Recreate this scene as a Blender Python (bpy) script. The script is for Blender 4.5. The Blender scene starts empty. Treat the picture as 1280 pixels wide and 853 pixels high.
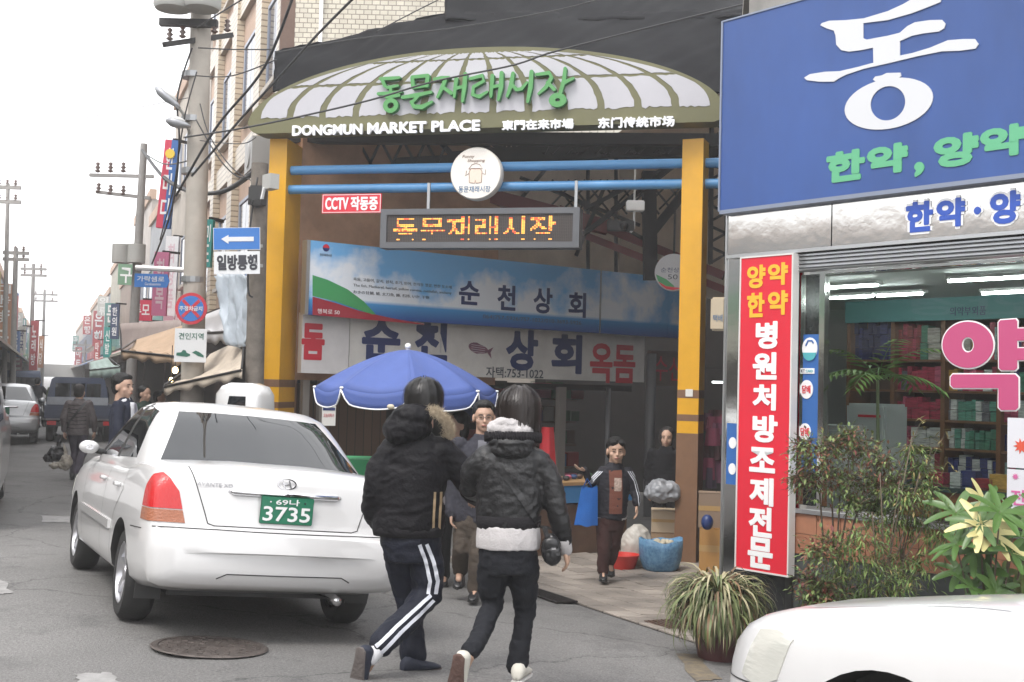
import bpy, bmesh, math, random
from mathutils import Vector, Matrix, noise
from mathutils.bvhtree import BVHTree
R = math.radians
random.seed(7)
scn = bpy.context.scene
COL = scn.collection

# ------------------------------------------------------------------ camera
FPX, EYE = 1450.0, 1.65
PITCH, ROLL = math.atan(58.5 / FPX), math.atan(0.026)
fwd = Vector((0, math.cos(PITCH), math.sin(PITCH)))
_up0 = Vector((0, -math.sin(PITCH), math.cos(PITCH)))
_rt0 = Vector((1, 0, 0))
rgt = _rt0 * math.cos(ROLL) + _up0 * math.sin(ROLL)
upv = _up0 * math.cos(ROLL) - _rt0 * math.sin(ROLL)
cam_d = bpy.data.cameras.new('camera')
cam = bpy.data.objects.new('camera', cam_d)
COL.objects.link(cam)
cam.matrix_world = Matrix(((rgt.x, upv.x, -fwd.x, 0), (rgt.y, upv.y, -fwd.y, 0), (rgt.z, upv.z, -fwd.z, EYE), (0, 0, 0, 1)))
cam_d.sensor_fit = 'HORIZONTAL'; cam_d.sensor_width = 36.0
cam_d.lens = FPX / 1280 * 36.0
cam_d.clip_end = 2000; cam_d.clip_start = 0.05
scn.camera = cam

# ------------------------------------------------------------------ sky, sun, exposure
SUN_EL, SUN_AZ = R(58), R(215)          # azimuth measured clockwise from +Y
world = bpy.data.worlds.new('World'); scn.world = world; world.use_nodes = True
_n = world.node_tree.nodes; _l = world.node_tree.links
_bg = _n['Background']
_sky = _n.new('ShaderNodeTexSky'); _sky.sky_type = 'NISHITA'; _sky.sun_disc = False
_sky.sun_elevation = SUN_EL; _sky.sun_rotation = SUN_AZ; _sky.air_density = 1.0; _sky.dust_density = 4.0
_mx = _n.new('ShaderNodeMixRGB'); _mx.inputs[0].default_value = 0.86
_mx.inputs[2].default_value = (8.6, 9.1, 9.6, 1)          # overcast cloud layer
_tc = _n.new('ShaderNodeTexCoord'); _nz = _n.new('ShaderNodeTexNoise'); _nz.inputs['Scale'].default_value = 1.6
_nz.inputs['Detail'].default_value = 4
_cr = _n.new('ShaderNodeValToRGB'); _cr.color_ramp.elements[0].color = (8.5, 8.6, 8.8, 1); _cr.color_ramp.elements[1].color = (9.6, 9.5, 9.5, 1)
_cr.color_ramp.elements[0].position = .3; _cr.color_ramp.elements[1].position = .7
_l.new(_tc.outputs['Generated'], _nz.inputs['Vector']); _l.new(_nz.outputs['Fac'], _cr.inputs[0]); _l.new(_cr.outputs[0], _mx.inputs[2])
_l.new(_sky.outputs[0], _mx.inputs[1]); _l.new(_mx.outputs[0], _bg.inputs[0])
_bg.inputs[1].default_value = 0.12
sun_d = bpy.data.lights.new('sun', 'SUN'); sun_d.energy = 1.0; sun_d.angle = R(16); sun_d.color = (1.0, .97, .93)
sun = bpy.data.objects.new('sun', sun_d); COL.objects.link(sun)
_sd = Vector((math.sin(SUN_AZ) * math.cos(SUN_EL), math.cos(SUN_AZ) * math.cos(SUN_EL), math.sin(SUN_EL)))
sun.rotation_euler = _sd.to_track_quat('Z', 'Y').to_euler()
scn.view_settings.view_transform = 'Standard'; scn.view_settings.look = 'None'
scn.view_settings.exposure = 1.22; scn.view_settings.gamma = 1.0

# ------------------------------------------------------------------ pixel helpers (photo 1280x853)
def ray(px, py):
    return (fwd * FPX + rgt * (px - 640) + upv * (426.5 - py)).normalized()
CAMP = Vector((0, 0, EYE))
def P(px, py, Y):
    r = ray(px, py); return CAMP + r * (Y / r.y)
def ss(t, a, b):
    t = min(1, max(0, (t - a) / (b - a))); return t * t * (3 - 2 * t)
def gz(x, y):
    s = .75 * x + .66 * y
    t = -.085 * (s - 3.95)
    lo, hi = -.43, .07
    t = hi - (abs(hi - t) + (hi - t)) / 2 if False else max(lo, min(hi, t))
    k = ss(x, -6.5, -2.5)
    return t * k + (-.05) * (1 - k) * ss(y, 8, 20)
def PG(px, py):
    r = ray(px, py); t = 1.0; last = t
    while t < 400:
        p = CAMP + r * t
        if p.z <= gz(p.x, p.y): break
        last = t; t *= 1.02
    for _ in range(20):
        m = (last + t) / 2; p = CAMP + r * m
        if p.z <= gz(p.x, p.y): t = m
        else: last = m
    return CAMP + r * t

class Frame:
    """upright plane: origin, rotation about z; local x along it, -y outward, z up"""
    def __init__(s, x, y, rz, z=0.0):
        s.o = Vector((x, y, z)); s.rz = rz
        s.u = Vector((math.cos(rz), math.sin(rz), 0)); s.n = Vector((math.sin(rz), -math.cos(rz), 0))
    def px(s, px, py, out=0.0):
        r = ray(px, py); o = s.o + s.n * out
        t = (o - CAMP).dot(s.n) / r.dot(s.n)
        p = CAMP + r * t - o
        return p.dot(s.u), p.z
    def w(s, x, y, z):
        return s.o + s.u * x - s.n * y + Vector((0, 0, z))

# ------------------------------------------------------------------ tagging
def tag(o, label=None, cat=None, group=None, kind=None):
    if label: o['label'] = label
    if cat: o['category'] = cat
    if group: o['group'] = group
    if kind: o['kind'] = kind
    return o
def thing(name, label, cat, loc=(0, 0, 0), rz=0.0, group=None, kind=None):
    o = bpy.data.objects.new(name, None); COL.objects.link(o)
    o.empty_display_size = .1; o.location = loc; o.rotation_euler = (0, 0, rz)
    return tag(o, label, cat, group, kind)
def fthing(name, label, cat, fr, x=0, y=0, z=0, group=None):
    return thing(name, label, cat, fr.w(x, y, z), fr.rz, group)
CHILD = {}
def link(name, me, parent=None, loc=None, rot=None):
    o = bpy.data.objects.new(name, me); COL.objects.link(o)
    if parent: o.parent = parent; CHILD.setdefault(parent.name, []).append(o)
    if loc is not None: o.location = loc
    if rot is not None: o.rotation_euler = rot
    return o
def copy_tree(o, parent=None):
    c = o.copy(); COL.objects.link(c); c.parent = parent
    if parent: CHILD.setdefault(parent.name, []).append(c)
    for ch in list(CHILD.get(o.name, [])): copy_tree(ch, c)
    return c

# ------------------------------------------------------------------ materials
MATS = {}
def mat(name, col, rough=.6, metal=0.0, bump=0.0, bscale=40, var=0.0, vscale=3.0, spec=.5, coat=0.0, emit=None, estr=0, alpha=1, trans=0, sheen=0, col2=None, stretch=None):
    if name in MATS: return MATS[name]
    m = bpy.data.materials.new(name); m.use_nodes = True
    nt = m.node_tree; b = nt.nodes['Principled BSDF']; N = nt.nodes.new; L = nt.links.new
    c = tuple(col) + (1,)
    b.inputs['Base Color'].default_value = c; b.inputs['Roughness'].default_value = rough
    b.inputs['Metallic'].default_value = metal; b.inputs['Specular IOR Level'].default_value = spec
    b.inputs['Coat Weight'].default_value = coat; b.inputs['Coat Roughness'].default_value = .05
    b.inputs['Sheen Weight'].default_value = sheen
    if trans: b.inputs['Transmission Weight'].default_value = trans
    if alpha < 1: b.inputs['Alpha'].default_value = alpha
    if emit: b.inputs['Emission Color'].default_value = tuple(emit) + (1,); b.inputs['Emission Strength'].default_value = estr
    if var or bump:
        tc = N('ShaderNodeTexCoord'); mp = N('ShaderNodeMapping'); L(tc.outputs['Object'], mp.inputs[0])
        if stretch: mp.inputs['Scale'].default_value = stretch
    if var:
        nz = N('ShaderNodeTexNoise'); nz.inputs['Scale'].default_value = vscale; nz.inputs['Detail'].default_value = 5
        nz.inputs['Roughness'].default_value = .65
        L(mp.outputs[0], nz.inputs['Vector'])
        rp = N('ShaderNodeValToRGB'); rp.color_ramp.elements[0].position = .32; rp.color_ramp.elements[1].position = .68
        c2 = col2 or [v * (1 - var) for v in col]
        rp.color_ramp.elements[0].color = tuple(c2) + (1,); rp.color_ramp.elements[1].color = tuple(min(1, v * (1 + var * .35)) for v in col) + (1,)
        L(nz.outputs['Fac'], rp.inputs[0]); L(rp.outputs[0], b.inputs['Base Color'])
    if bump:
        n2 = N('ShaderNodeTexNoise'); n2.inputs['Scale'].default_value = bscale; n2.inputs['Detail'].default_value = 6
        L(mp.outputs[0], n2.inputs['Vector'])
        bp = N('ShaderNodeBump'); bp.inputs['Strength'].default_value = min(1, bump); bp.inputs['Distance'].default_value = .02
        L(n2.outputs['Fac'], bp.inputs['Height']); L(bp.outputs[0], b.inputs['Normal'])
    MATS[name] = m
    return m

# ------------------------------------------------------------------ mesh builder
class MB:
    def __init__(s): s.v = []; s.f = []; s.mi = []
    def add(s, vs, fs, mi=0):
        o = len(s.v); s.v += [tuple(v) for v in vs]; s.f += [tuple(i + o for i in f) for f in fs]; s.mi += [mi] * len(fs); return s
    def box(s, x0, x1, y0, y1, z0, z1, mi=0):
        return s.add([(x0, y0, z0), (x1, y0, z0), (x1, y1, z0), (x0, y1, z0), (x0, y0, z1), (x1, y0, z1), (x1, y1, z1), (x0, y1, z1)],
                     [(3, 2, 1, 0), (4, 5, 6, 7), (0, 1, 5, 4), (1, 2, 6, 5), (2, 3, 7, 6), (3, 0, 4, 7)], mi)
    def quad(s, a, b, c, d, mi=0): return s.add([a, b, c, d], [(0, 1, 2, 3)], mi)
    def bar(s, a, b, w, h=None, mi=0):
        """square bar from a to b"""
        a = Vector(a); b = Vector(b); h = h or w; d = (b - a).normalized()
        r = d.cross(Vector((0, 0, 1)))
        r = Vector((1, 0, 0)) if r.length < 1e-3 else r.normalized()
        u = r.cross(d)
        vs = [p + r * sx * w / 2 + u * sy * h / 2 for p in (a, b) for sx, sy in ((-1, -1), (1, -1), (1, 1), (-1, 1))]
        return s.add(vs, [(0, 1, 2, 3), (7, 6, 5, 4), (0, 4, 5, 1), (1, 5, 6, 2), (2, 6, 7, 3), (3, 7, 4, 0)], mi)
    def tube(s, pts, rad, n=10, mi=0, caps=True, sx=1.0, round_caps=False):
        pts = [Vector(p) for p in pts]
        if not isinstance(rad, (list, tuple)): rad = [rad] * len(pts)
        if round_caps:
            d0 = (pts[0] - pts[1]).normalized(); d1 = (pts[-1] - pts[-2]).normalized()
            r0, r1 = rad[0], rad[-1]
            a0 = r0 if not isinstance(r0, tuple) else min(r0); a1 = r1 if not isinstance(r1, tuple) else min(r1)
            sc = lambda r, k: tuple(q * k for q in r) if isinstance(r, tuple) else r * k
            pts = [pts[0] + d0 * a0 * .95, pts[0] + d0 * a0 * .75, pts[0] + d0 * a0 * .4] + pts + [pts[-1] + d1 * a1 * .4, pts[-1] + d1 * a1 * .75, pts[-1] + d1 * a1 * .95]
            rad = [sc(r0, .3), sc(r0, .66), sc(r0, .92)] + list(rad) + [sc(r1, .92), sc(r1, .66), sc(r1, .3)]
        rings = []; ref = None
        for i, p in enumerate(pts):
            d = (pts[min(i + 1, len(pts) - 1)] - pts[max(i - 1, 0)]).normalized()
            if ref is None:
                ref = Vector((1, 0, 0)) if abs(d.x) < .9 else Vector((0, 1, 0))
            a = (ref - d * ref.dot(d))
            a = a.normalized() if a.length > 1e-4 else d.orthogonal().normalized()
            ref = a; b = d.cross(a)
            r = rad[i]; ra, rb = r if isinstance(r, tuple) else (r * sx, r)
            rings.append([p + a * math.cos(2 * math.pi * k / n) * ra + b * math.sin(2 * math.pi * k / n) * rb for k in range(n)])
        return s.loft(rings, mi, caps)
    def loft(s, rings, mi=0, caps=True, closed=True):
        n = len(rings[0]); vs = [v for r in rings for v in r]; fs = []
        for i in range(len(rings) - 1):
            for k in range(n if closed else n - 1):
                k2 = (k + 1) % n
                fs.append((i * n + k, i * n + k2, (i + 1) * n + k2, (i + 1) * n + k))
        if caps:
            fs.append(tuple(range(n - 1, -1, -1))); m = (len(rings) - 1) * n; fs.append(tuple(m + k for k in range(n)))
        return s.add(vs, fs, mi)
    def lathe(s, prof, n=20, c=(0, 0, 0), axis='z', mi=0, caps=True):
        rings = []
        for r, h in prof:
            ring = []
            for k in range(n):
                a = 2 * math.pi * k / n; x, y = r * math.cos(a), r * math.sin(a)
                if axis == 'z': q = (c[0] + x, c[1] + y, c[2] + h)
                elif axis == 'y': q = (c[0] + x, c[1] + h, c[2] - y)
                else: q = (c[0] + h, c[1] + x, c[2] + y)
                ring.append(q)
            rings.append(ring)
        return s.loft(rings, mi, caps)
    def prism(s, poly, y0, y1, mi=0, plane='xz'):
        """polygon in xz extruded y0..y1 (y0 front)"""
        n = len(poly)
        if plane == 'xz': vs = [(x, y0, z) for x, z in poly] + [(x, y1, z) for x, z in poly]
        elif plane == 'xy': vs = [(x, y, y0) for x, y in poly] + [(x, y, y1) for x, y in poly]
        else: vs = [(y0, x, z) for x, z in poly] + [(y1, x, z) for x, z in poly]
        fs = [tuple(range(n)), tuple(range(2 * n - 1, n - 1, -1))] + [(k, k + n, (k + 1) % n + n, (k + 1) % n) for k in range(n)]
        return s.add(vs, fs, mi)
    def ell(s, c, r, n=14, m=9, mi=0, rot=None):
        rings = []; c = Vector(c)
        for i in range(1, m):
            t = math.pi * i / m; ring = []
            for k in range(n):
                a = 2 * math.pi * k / n
                q = Vector((r[0] * math.sin(t) * math.cos(a), r[1] * math.sin(t) * math.sin(a), -r[2] * math.cos(t)))
                if rot: q = rot @ q
                ring.append(c + q)
            rings.append(ring)
        return s.loft(rings, mi)
    def grid(s, fn, nu, nv, mi=0, thick=None):
        vs = [fn(i / nu, j / nv) for j in range(nv + 1) for i in range(nu + 1)]
        fs = [(j * (nu + 1) + i, j * (nu + 1) + i + 1, (j + 1) * (nu + 1) + i + 1, (j + 1) * (nu + 1) + i) for j in range(nv) for i in range(nu)]
        return s.add(vs, fs, mi)
    def mesh(s, name, mats=(), smooth=False, fix=True):
        me = bpy.data.meshes.new(name); me.from_pydata(s.v, [], s.f)
        for m in (mats if isinstance(mats, (list, tuple)) else [mats]): me.materials.append(m)
        if any(s.mi): me.polygons.foreach_set('material_index', s.mi)
        if fix:
            bm = bmesh.new(); bm.from_mesh(me); bmesh.ops.recalc_face_normals(bm, faces=bm.faces); bm.to_mesh(me); bm.free()
        if smooth:
            me.polygons.foreach_set('use_smooth', [True] * len(me.polygons))
            if smooth == 'auto':
                try: me.set_sharp_from_angle(angle=R(38))
                except Exception: pass
        me.update()
        return me
    def build(s, name, mats, parent=None, smooth=False, loc=None, rot=None, bevel=0, fix=True):
        me = s.mesh(name, mats, smooth if not bevel else False, fix)
        if bevel:
            bm = bmesh.new(); bm.from_mesh(me)
            es = [e for e in bm.edges if len(e.link_faces) == 2 and e.calc_face_angle(0) > R(35)]
            bmesh.ops.bevel(bm, geom=es, offset=bevel, segments=2, affect='EDGES', clamp_overlap=True)
            bm.to_mesh(me); bm.free()
            me.polygons.foreach_set('use_smooth', [True] * len(me.polygons)); me.set_sharp_from_angle(angle=R(50))
        return link(name, me, parent, loc, rot)

def part(name, mats, parent, fn=None, **k):
    mb = MB(); fn(mb); return mb.build(name, mats, parent, **k)
def eval_mesh(o, mods):
    """apply modifiers, return new mesh data on same object"""
    for ty, kw in mods:
        m = o.modifiers.new('m', ty)
        for a, b in kw.items(): setattr(m, a, b)
    dg = bpy.context.evaluated_depsgraph_get(); dg.update()
    me = bpy.data.meshes.new_from_object(o.evaluated_get(dg), preserve_all_data_layers=False)
    o.modifiers.clear(); old = o.data; o.data = me; bpy.data.meshes.remove(old)
    return me

# ------------------------------------------------------------------ lettering
TXT = {}
def text_raw(body, bold=0.0, depth=0.0, res=3, shear=0, space=1.0):
    key = (body, bold, depth, res, shear, space)
    if key in TXT: return TXT[key]
    c = bpy.data.curves.new('t', 'FONT'); c.body = body; c.extrude = depth; c.offset = bold; c.resolution_u = res; c.shear = shear; c.space_character = space
    c.align_x = 'LEFT'
    o = bpy.data.objects.new('t', c); COL.objects.link(o)
    dg = bpy.context.evaluated_depsgraph_get()
    m = bpy.data.meshes.new_from_object(o.evaluated_get(dg))
    bpy.data.objects.remove(o); bpy.data.curves.remove(c)
    V = [tuple(v.co) for v in m.vertices]; F = [tuple(p.vertices) for p in m.polygons]
    bpy.data.meshes.remove(m)
    TXT[key] = (V, F); return TXT[key]
def text(name, body, x0, x1, z0, z1, y, m, parent, depth=.003, bold=0.0, shear=0, tilt=None, fat=0.0, fn=None, space=1.0, vert=False):
    """lettering fitted into local rectangle x0..x1, z0..z1, front face at y-depth (faces -y)"""
    if vert:
        n = len(body); hh = (z1 - z0) / n; mb = MB()
        for i, ch in enumerate(body):
            _txt(mb, ch, x0, x1, z1 - (i + .93) * hh, z1 - (i + .07) * hh, y, depth, bold, shear, fat, space)
    else:
        mb = MB(); _txt(mb, body, x0, x1, z0, z1, y, depth, bold, shear, fat, space)
    if fn: mb.v = [fn(*v) for v in mb.v]
    me = mb.mesh(name, m, fix=False)
    return link(name, me, parent)
def _txt(mb, body, x0, x1, z0, z1, y, depth, bold, shear, fat, space):
    V, F = text_raw(body, bold, 1.0, shear=shear, space=space)
    if not V: return
    ax = min(v[0] for v in V); bx = max(v[0] for v in V); ay = min(v[1] for v in V); by = max(v[1] for v in V)
    sx = (x1 - x0) / max(1e-6, bx - ax); sz = (z1 - z0) / max(1e-6, by - ay)
    offs = [(0, 0)]
    if fat: offs = [(-fat, 0), (fat, 0), (0, -fat), (0, fat)]
    for i, (ox, oz) in enumerate(offs):
        mb.add([(x0 + (v[0] - ax) * sx + ox, y - depth / 2 - v[2] * depth / 2 - i * .0004, z0 + (v[1] - ay) * sz + oz) for v in V], F)
# ================================================================== GROUND
def asphalt():
    m = bpy.data.materials.new('asphalt'); m.use_nodes = True; nt = m.node_tree; N = nt.nodes.new; L = nt.links.new
    b = nt.nodes['Principled BSDF']; tc = N('ShaderNodeTexCoord')
    n1 = N('ShaderNodeTexNoise'); n1.inputs['Scale'].default_value = .35; n1.inputs['Detail'].default_value = 6
    n2 = N('ShaderNodeTexNoise'); n2.inputs['Scale'].default_value = 70; n2.inputs['Detail'].default_value = 4
    n3 = N('ShaderNodeTexVoronoi'); n3.inputs['Scale'].default_value = 160
    for n in (n1, n2, n3): L(tc.outputs['Object'], n.inputs['Vector'])
    r1 = N('ShaderNodeValToRGB'); r1.color_ramp.elements[0].position = .3; r1.color_ramp.elements[1].position = .72
    r1.color_ramp.elements[0].color = (.120, .117, .114, 1); r1.color_ramp.elements[1].color = (.205, .200, .194, 1)
    L(n1.outputs['Fac'], r1.inputs[0])
    mx = N('ShaderNodeMixRGB'); mx.blend_type = 'OVERLAY'; mx.inputs[0].default_value = .8
    L(r1.outputs[0], mx.inputs[1]); L(n2.outputs['Fac'], mx.inputs[2])
    # dark stains and pale wear
    n4 = N('ShaderNodeTexNoise'); n4.inputs['Scale'].default_value = 1.7; n4.inputs['Detail'].default_value = 8; n4.inputs['Roughness'].default_value = .7
    L(tc.outputs['Object'], n4.inputs['Vector'])
    r4 = N('ShaderNodeValToRGB'); r4.color_ramp.elements[0].position = .3; r4.color_ramp.elements[0].color = (.66, .66, .67, 1); r4.color_ramp.elements[1].position = .46; r4.color_ramp.elements[1].color = (1, 1, 1, 1)
    L(n4.outputs['Fac'], r4.inputs[0])
    m2 = N('ShaderNodeMixRGB'); m2.blend_type = 'MULTIPLY'; m2.inputs[0].default_value = 1; L(mx.outputs[0], m2.inputs[1]); L(r4.outputs[0], m2.inputs[2])
    # small pale specks (gum, grit)
    v5 = N('ShaderNodeTexVoronoi'); v5.inputs['Scale'].default_value = 1.9; v5.inputs['Randomness'].default_value = 1; L(tc.outputs['Object'], v5.inputs['Vector'])
    r5 = N('ShaderNodeValToRGB'); r5.color_ramp.elements[0].position = .03; r5.color_ramp.elements[0].color = (1, 1, 1, 1); r5.color_ramp.elements[1].position = .045; r5.color_ramp.elements[1].color = (0, 0, 0, 1)
    L(v5.outputs['Distance'], r5.inputs[0])
    m3 = N('ShaderNodeMixRGB'); L(r5.outputs[0], m3.inputs[0]); L(m2.outputs[0], m3.inputs[1]); m3.inputs[2].default_value = (.2, .2, .19, 1)
    v6 = N('ShaderNodeTexVoronoi'); v6.feature = 'DISTANCE_TO_EDGE'; v6.inputs['Scale'].default_value = .42
    ad6 = N('ShaderNodeVectorMath'); ad6.operation = 'MULTIPLY_ADD'; ad6.inputs[1].default_value = (.5, .5, .5); L(n4.outputs['Color'], ad6.inputs[0]); L(tc.outputs['Object'], ad6.inputs[2]); L(ad6.outputs[0], v6.inputs['Vector'])
    r6 = N('ShaderNodeValToRGB'); r6.color_ramp.elements[0].position = .0; r6.color_ramp.elements[0].color = (.45, .45, .45, 1); r6.color_ramp.elements[1].position = .006; r6.color_ramp.elements[1].color = (1, 1, 1, 1); L(v6.outputs['Distance'], r6.inputs[0])
    m6 = N('ShaderNodeMixRGB'); m6.blend_type = 'MULTIPLY'; m6.inputs[0].default_value = 1; L(m3.outputs[0], m6.inputs[1]); L(r6.outputs[0], m6.inputs[2])
    L(m6.outputs[0], b.inputs['Base Color'])
    b.inputs['Roughness'].default_value = .78; b.inputs['Specular IOR Level'].default_value = .35
    bp = N('ShaderNodeBump'); bp.inputs['Strength'].default_value = .5; bp.inputs['Distance'].default_value = .012
    L(n3.outputs['Distance'], bp.inputs['Height']); L(bp.outputs[0], b.inputs['Normal'])
    return m
M_ASPH = asphalt()
def span(a, b, st): 
    n = max(1, int((b - a) / st)); return [a + (b - a) * i / n for i in range(n)]
gxs = [-400, -200, -100, -60] + span(-40, -8, 3) + span(-8, 6, .35) + span(6, 30, 3) + [30, 60, 120, 300]
gys = [-60, -30, -10] + span(-4, 3, .8) + span(3, 20, .35) + span(20, 60, 4) + [60, 90, 140, 220, 400, 700]
mb = MB(); nx = len(gxs)
mb.v = [(x, y, gz(x, y)) for y in gys for x in gxs]
mb.f = [(j * nx + i, j * nx + i + 1, (j + 1) * nx + i + 1, (j + 1) * nx + i) for j in range(len(gys) - 1) for i in range(nx - 1)]
mb.mi = [0] * len(mb.f)
tag(mb.build('road', M_ASPH, smooth=True), kind='structure')

# alley paving: sheet just above the road sheet, with real tiles in the near part
A0 = PG(676, 741); A1 = PG(872, 806)              # front edge of the paving
ed = (A1 - A0); ed.z = 0; ELEN = ed.length; eu = ed.normalized(); ev = Vector((-eu.y, eu.x, 0))
if ev.y < 0: ev = -ev
def EP(a, b, h=0.0):
    """a along the paving edge, b into the alley"""
    x = A0.x + eu.x * a + ev.x * b; y = A0.y + eu.y * a + ev.y * b
    return Vector((x, y, gz(x, y) + h))
def paving_mat():
    m = bpy.data.materials.new('paving'); m.use_nodes = True; nt = m.node_tree; N = nt.nodes.new; L = nt.links.new
    b = nt.nodes['Principled BSDF']; tc = N('ShaderNodeTexCoord'); oi = N('ShaderNodeObjectInfo')
    n1 = N('ShaderNodeTexNoise'); n1.inputs['Scale'].default_value = 2.2; n1.inputs['Detail'].default_value = 7
    geo = N('ShaderNodeNewGeometry'); L(geo.outputs['Position'], n1.inputs['Vector'])
    r = N('ShaderNodeValToRGB'); r.color_ramp.elements[0].position = .3; r.color_ramp.elements[1].position = .7
    r.color_ramp.elements[0].color = (.17, .15, .13, 1); r.color_ramp.elements[1].color = (.31, .27, .235, 1)
    L(n1.outputs['Fac'], r.inputs[0])
    hs = N('ShaderNodeHueSaturation'); mr = N('ShaderNodeMapRange'); mr.inputs['To Min'].default_value = .78; mr.inputs['To Max'].default_value = 1.15
    L(oi.outputs['Random'], mr.inputs['Value']); L(mr.outputs[0], hs.inputs['Value']); L(r.outputs[0], hs.inputs['Color']); L(hs.outputs[0], b.inputs['Base Color'])
    b.inputs['Roughness'].default_value = .7
    n2 = N('ShaderNodeTexNoise'); n2.inputs['Scale'].default_value = 60; L(geo.outputs['Position'], n2.inputs['Vector'])
    bp = N('ShaderNodeBump'); bp.inputs['Strength'].default_value = .3; bp.inputs['Distance'].default_value = .01
    L(n2.outputs['Fac'], bp.inputs['Height']); L(bp.outputs[0], b.inputs['Normal'])
    return m
M_PAVE = paving_mat()
M_JOINT = mat('joint_sand', (.035, .031, .028), .9, var=.3, vscale=8)
mb = MB()
na, nb = 26, 40
a_lo, a_hi, b_hi = -3.0, ELEN + 1.4, 14.0
vs = []
for j in range(nb + 1):
    for i in range(na + 1):
        vs.append(EP(a_lo + (a_hi - a_lo) * i / na, b_hi * j / nb, .006))
mb.add(vs, [(j * (na + 1) + i, j * (na + 1) + i + 1, (j + 1) * (na + 1) + i + 1, (j + 1) * (na + 1) + i) for j in range(nb) for i in range(na)])
alley = mb.build('alley_paving', M_JOINT); tag(alley, kind='structure')
T = .30
tb = MB(); g_ = .011
tb.box(g_, T - g_, g_, T - g_, -.012, .014)
tile_me = tb.mesh('paving_tile', M_PAVE)
bm = bmesh.new(); bm.from_mesh(tile_me); bmesh.ops.bevel(bm, geom=[e for e in bm.edges if all(v.co.z > 0 for v in e.verts)], offset=.004, segments=1, affect='EDGES'); bm.to_mesh(tile_me); bm.free()
random.seed(3)
cnt = 0; farb = MB()
for j in range(46):
    for i in range(int((a_hi - a_lo) / T)):
        a = a_lo + i * T + (T / 2 if j % 2 else 0); b = j * T
        o = EP(a, b); px_ = EP(a + T, b); py_ = EP(a, b + T)
        ux = (px_ - o).normalized(); uy = (py_ - o); uz = ux.cross(uy).normalized(); uy = uz.cross(ux)
        h = .004 + random.uniform(0, .004)
        if b < 4.3 and 0.0 < o.x < 3.0 or (b < 5 and -1.5 < o.x <= 0 and b > .3):
            if cnt < 300:
                t = link('paving_tile', tile_me, alley)
                t.matrix_world = Matrix(((ux.x, uy.x, uz.x, o.x), (ux.y, uy.y, uz.y, o.y), (ux.z, uy.z, uz.z, o.z + h), (0, 0, 0, 1)))
                cnt += 1; continue
        v = [o + ux * g_ + uy * g_, o + ux * (T - g_) + uy * g_, o + ux * (T - g_) + uy * (T - g_), o + ux * g_ + uy * (T - g_)]
        farb.add([q + uz * .012 for q in v] + [q - uz * .01 for q in v], [(0, 1, 2, 3), (0, 4, 5, 1), (1, 5, 6, 2), (2, 6, 7, 3), (3, 7, 4, 0)])
if farb.v:
    tag(farb.build('far_paving', M_PAVE, alley), kind='stuff')
# trench drain along the paving edge
M_IRON = mat('cast_iron', (.045, .04, .038), .55, .6, bump=.5, bscale=60, var=.3, vscale=6)
dr = thing('trench_drain', 'dark iron grating strip set between asphalt and alley paving', 'drain', EP(-.2, -.20, .006), math.atan2(eu.y, eu.x))
mb = MB(); 
slope = (EP(1.0, -.2).z - EP(-.2, -.2).z) / 1.2
mbb = MB(); mbb.add([(0, -.02, 0), (.95, -.02, slope * .95), (.95, .20, slope * .95), (0, .20, 0)], [(0, 1, 2, 3)]); mbb.build('trench', mat('drain_shade_black', (.01, .01, .01), .9), dr)  # flat black sheet stands in for the shade below the grating
for k in range(32):
    x = .015 + k * .03
    gb = MB(); gb.bar((x, 0, x * slope + .008), (x, .18, x * slope + .008), .012, .01)
    mb.add(gb.v, gb.f)
mb.bar((0, -.01, .008), (.96, -.01, .96 * slope + .008), .02, .014); mb.bar((0, .19, .008), (.96, .19, .96 * slope + .008), .02, .014)
mb.build('grating', M_IRON, dr)
# small square drain cover near the planter
c = PG(838, 785)
dc = thing('drain_cover', 'small square rusty drain cover beside the spider plant pot', 'drain cover', (c.x, c.y, gz(c.x, c.y) + .02), math.atan2(eu.y, eu.x))
def f(mb):
    mb.box(-.19, .19, -.14, .14, 0, .012)
    for k in range(6): mb.box(-.16, .16, -.12 + k * .042, -.105 + k * .042, .012, .02)
part('cover_plate', mat('rust_iron', (.10, .06, .045), .7, .3, var=.4, vscale=12, bump=.4, bscale=50), dc, f)
# manhole
c = PG(262, 810)
mh = thing('manhole_cover', 'round worn iron manhole cover in the asphalt behind the white sedan', 'manhole cover', (c.x, c.y, gz(c.x, c.y) + .007))
mh.rotation_euler = (math.atan((gz(c.x, c.y + .3) - gz(c.x, c.y - .3)) / .6), -math.atan((gz(c.x + .3, c.y) - gz(c.x - .3, c.y)) / .6), 0)
M_MAN = mat('manhole_iron', (.13, .11, .10), .6, .5, bump=.6, bscale=45, var=.45, vscale=9)
def f(mb): mb.lathe([(.30, 0), (.30, .006), (.335, .006), (.345, 0)], 40)
part('rim', M_MAN, mh, f)
def f(mb):
    mb.lathe([(.0001, 0), (.295, 0), (.295, .004), (.0001, .004)], 40)
    random.seed(5)
    for ring, n in ((.08, 6), (.14, 10), (.20, 15), (.26, 20)):
        for k in range(n):
            a = 2 * math.pi * (k + random.random() * .3) / n
            x, y = ring * math.cos(a), ring * math.sin(a); s_ = .016
            mb.box(x - s_, x + s_, y - s_ * .7, y + s_ * .7, .004, .009)
part('lid', M_MAN, mh, f)
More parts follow.
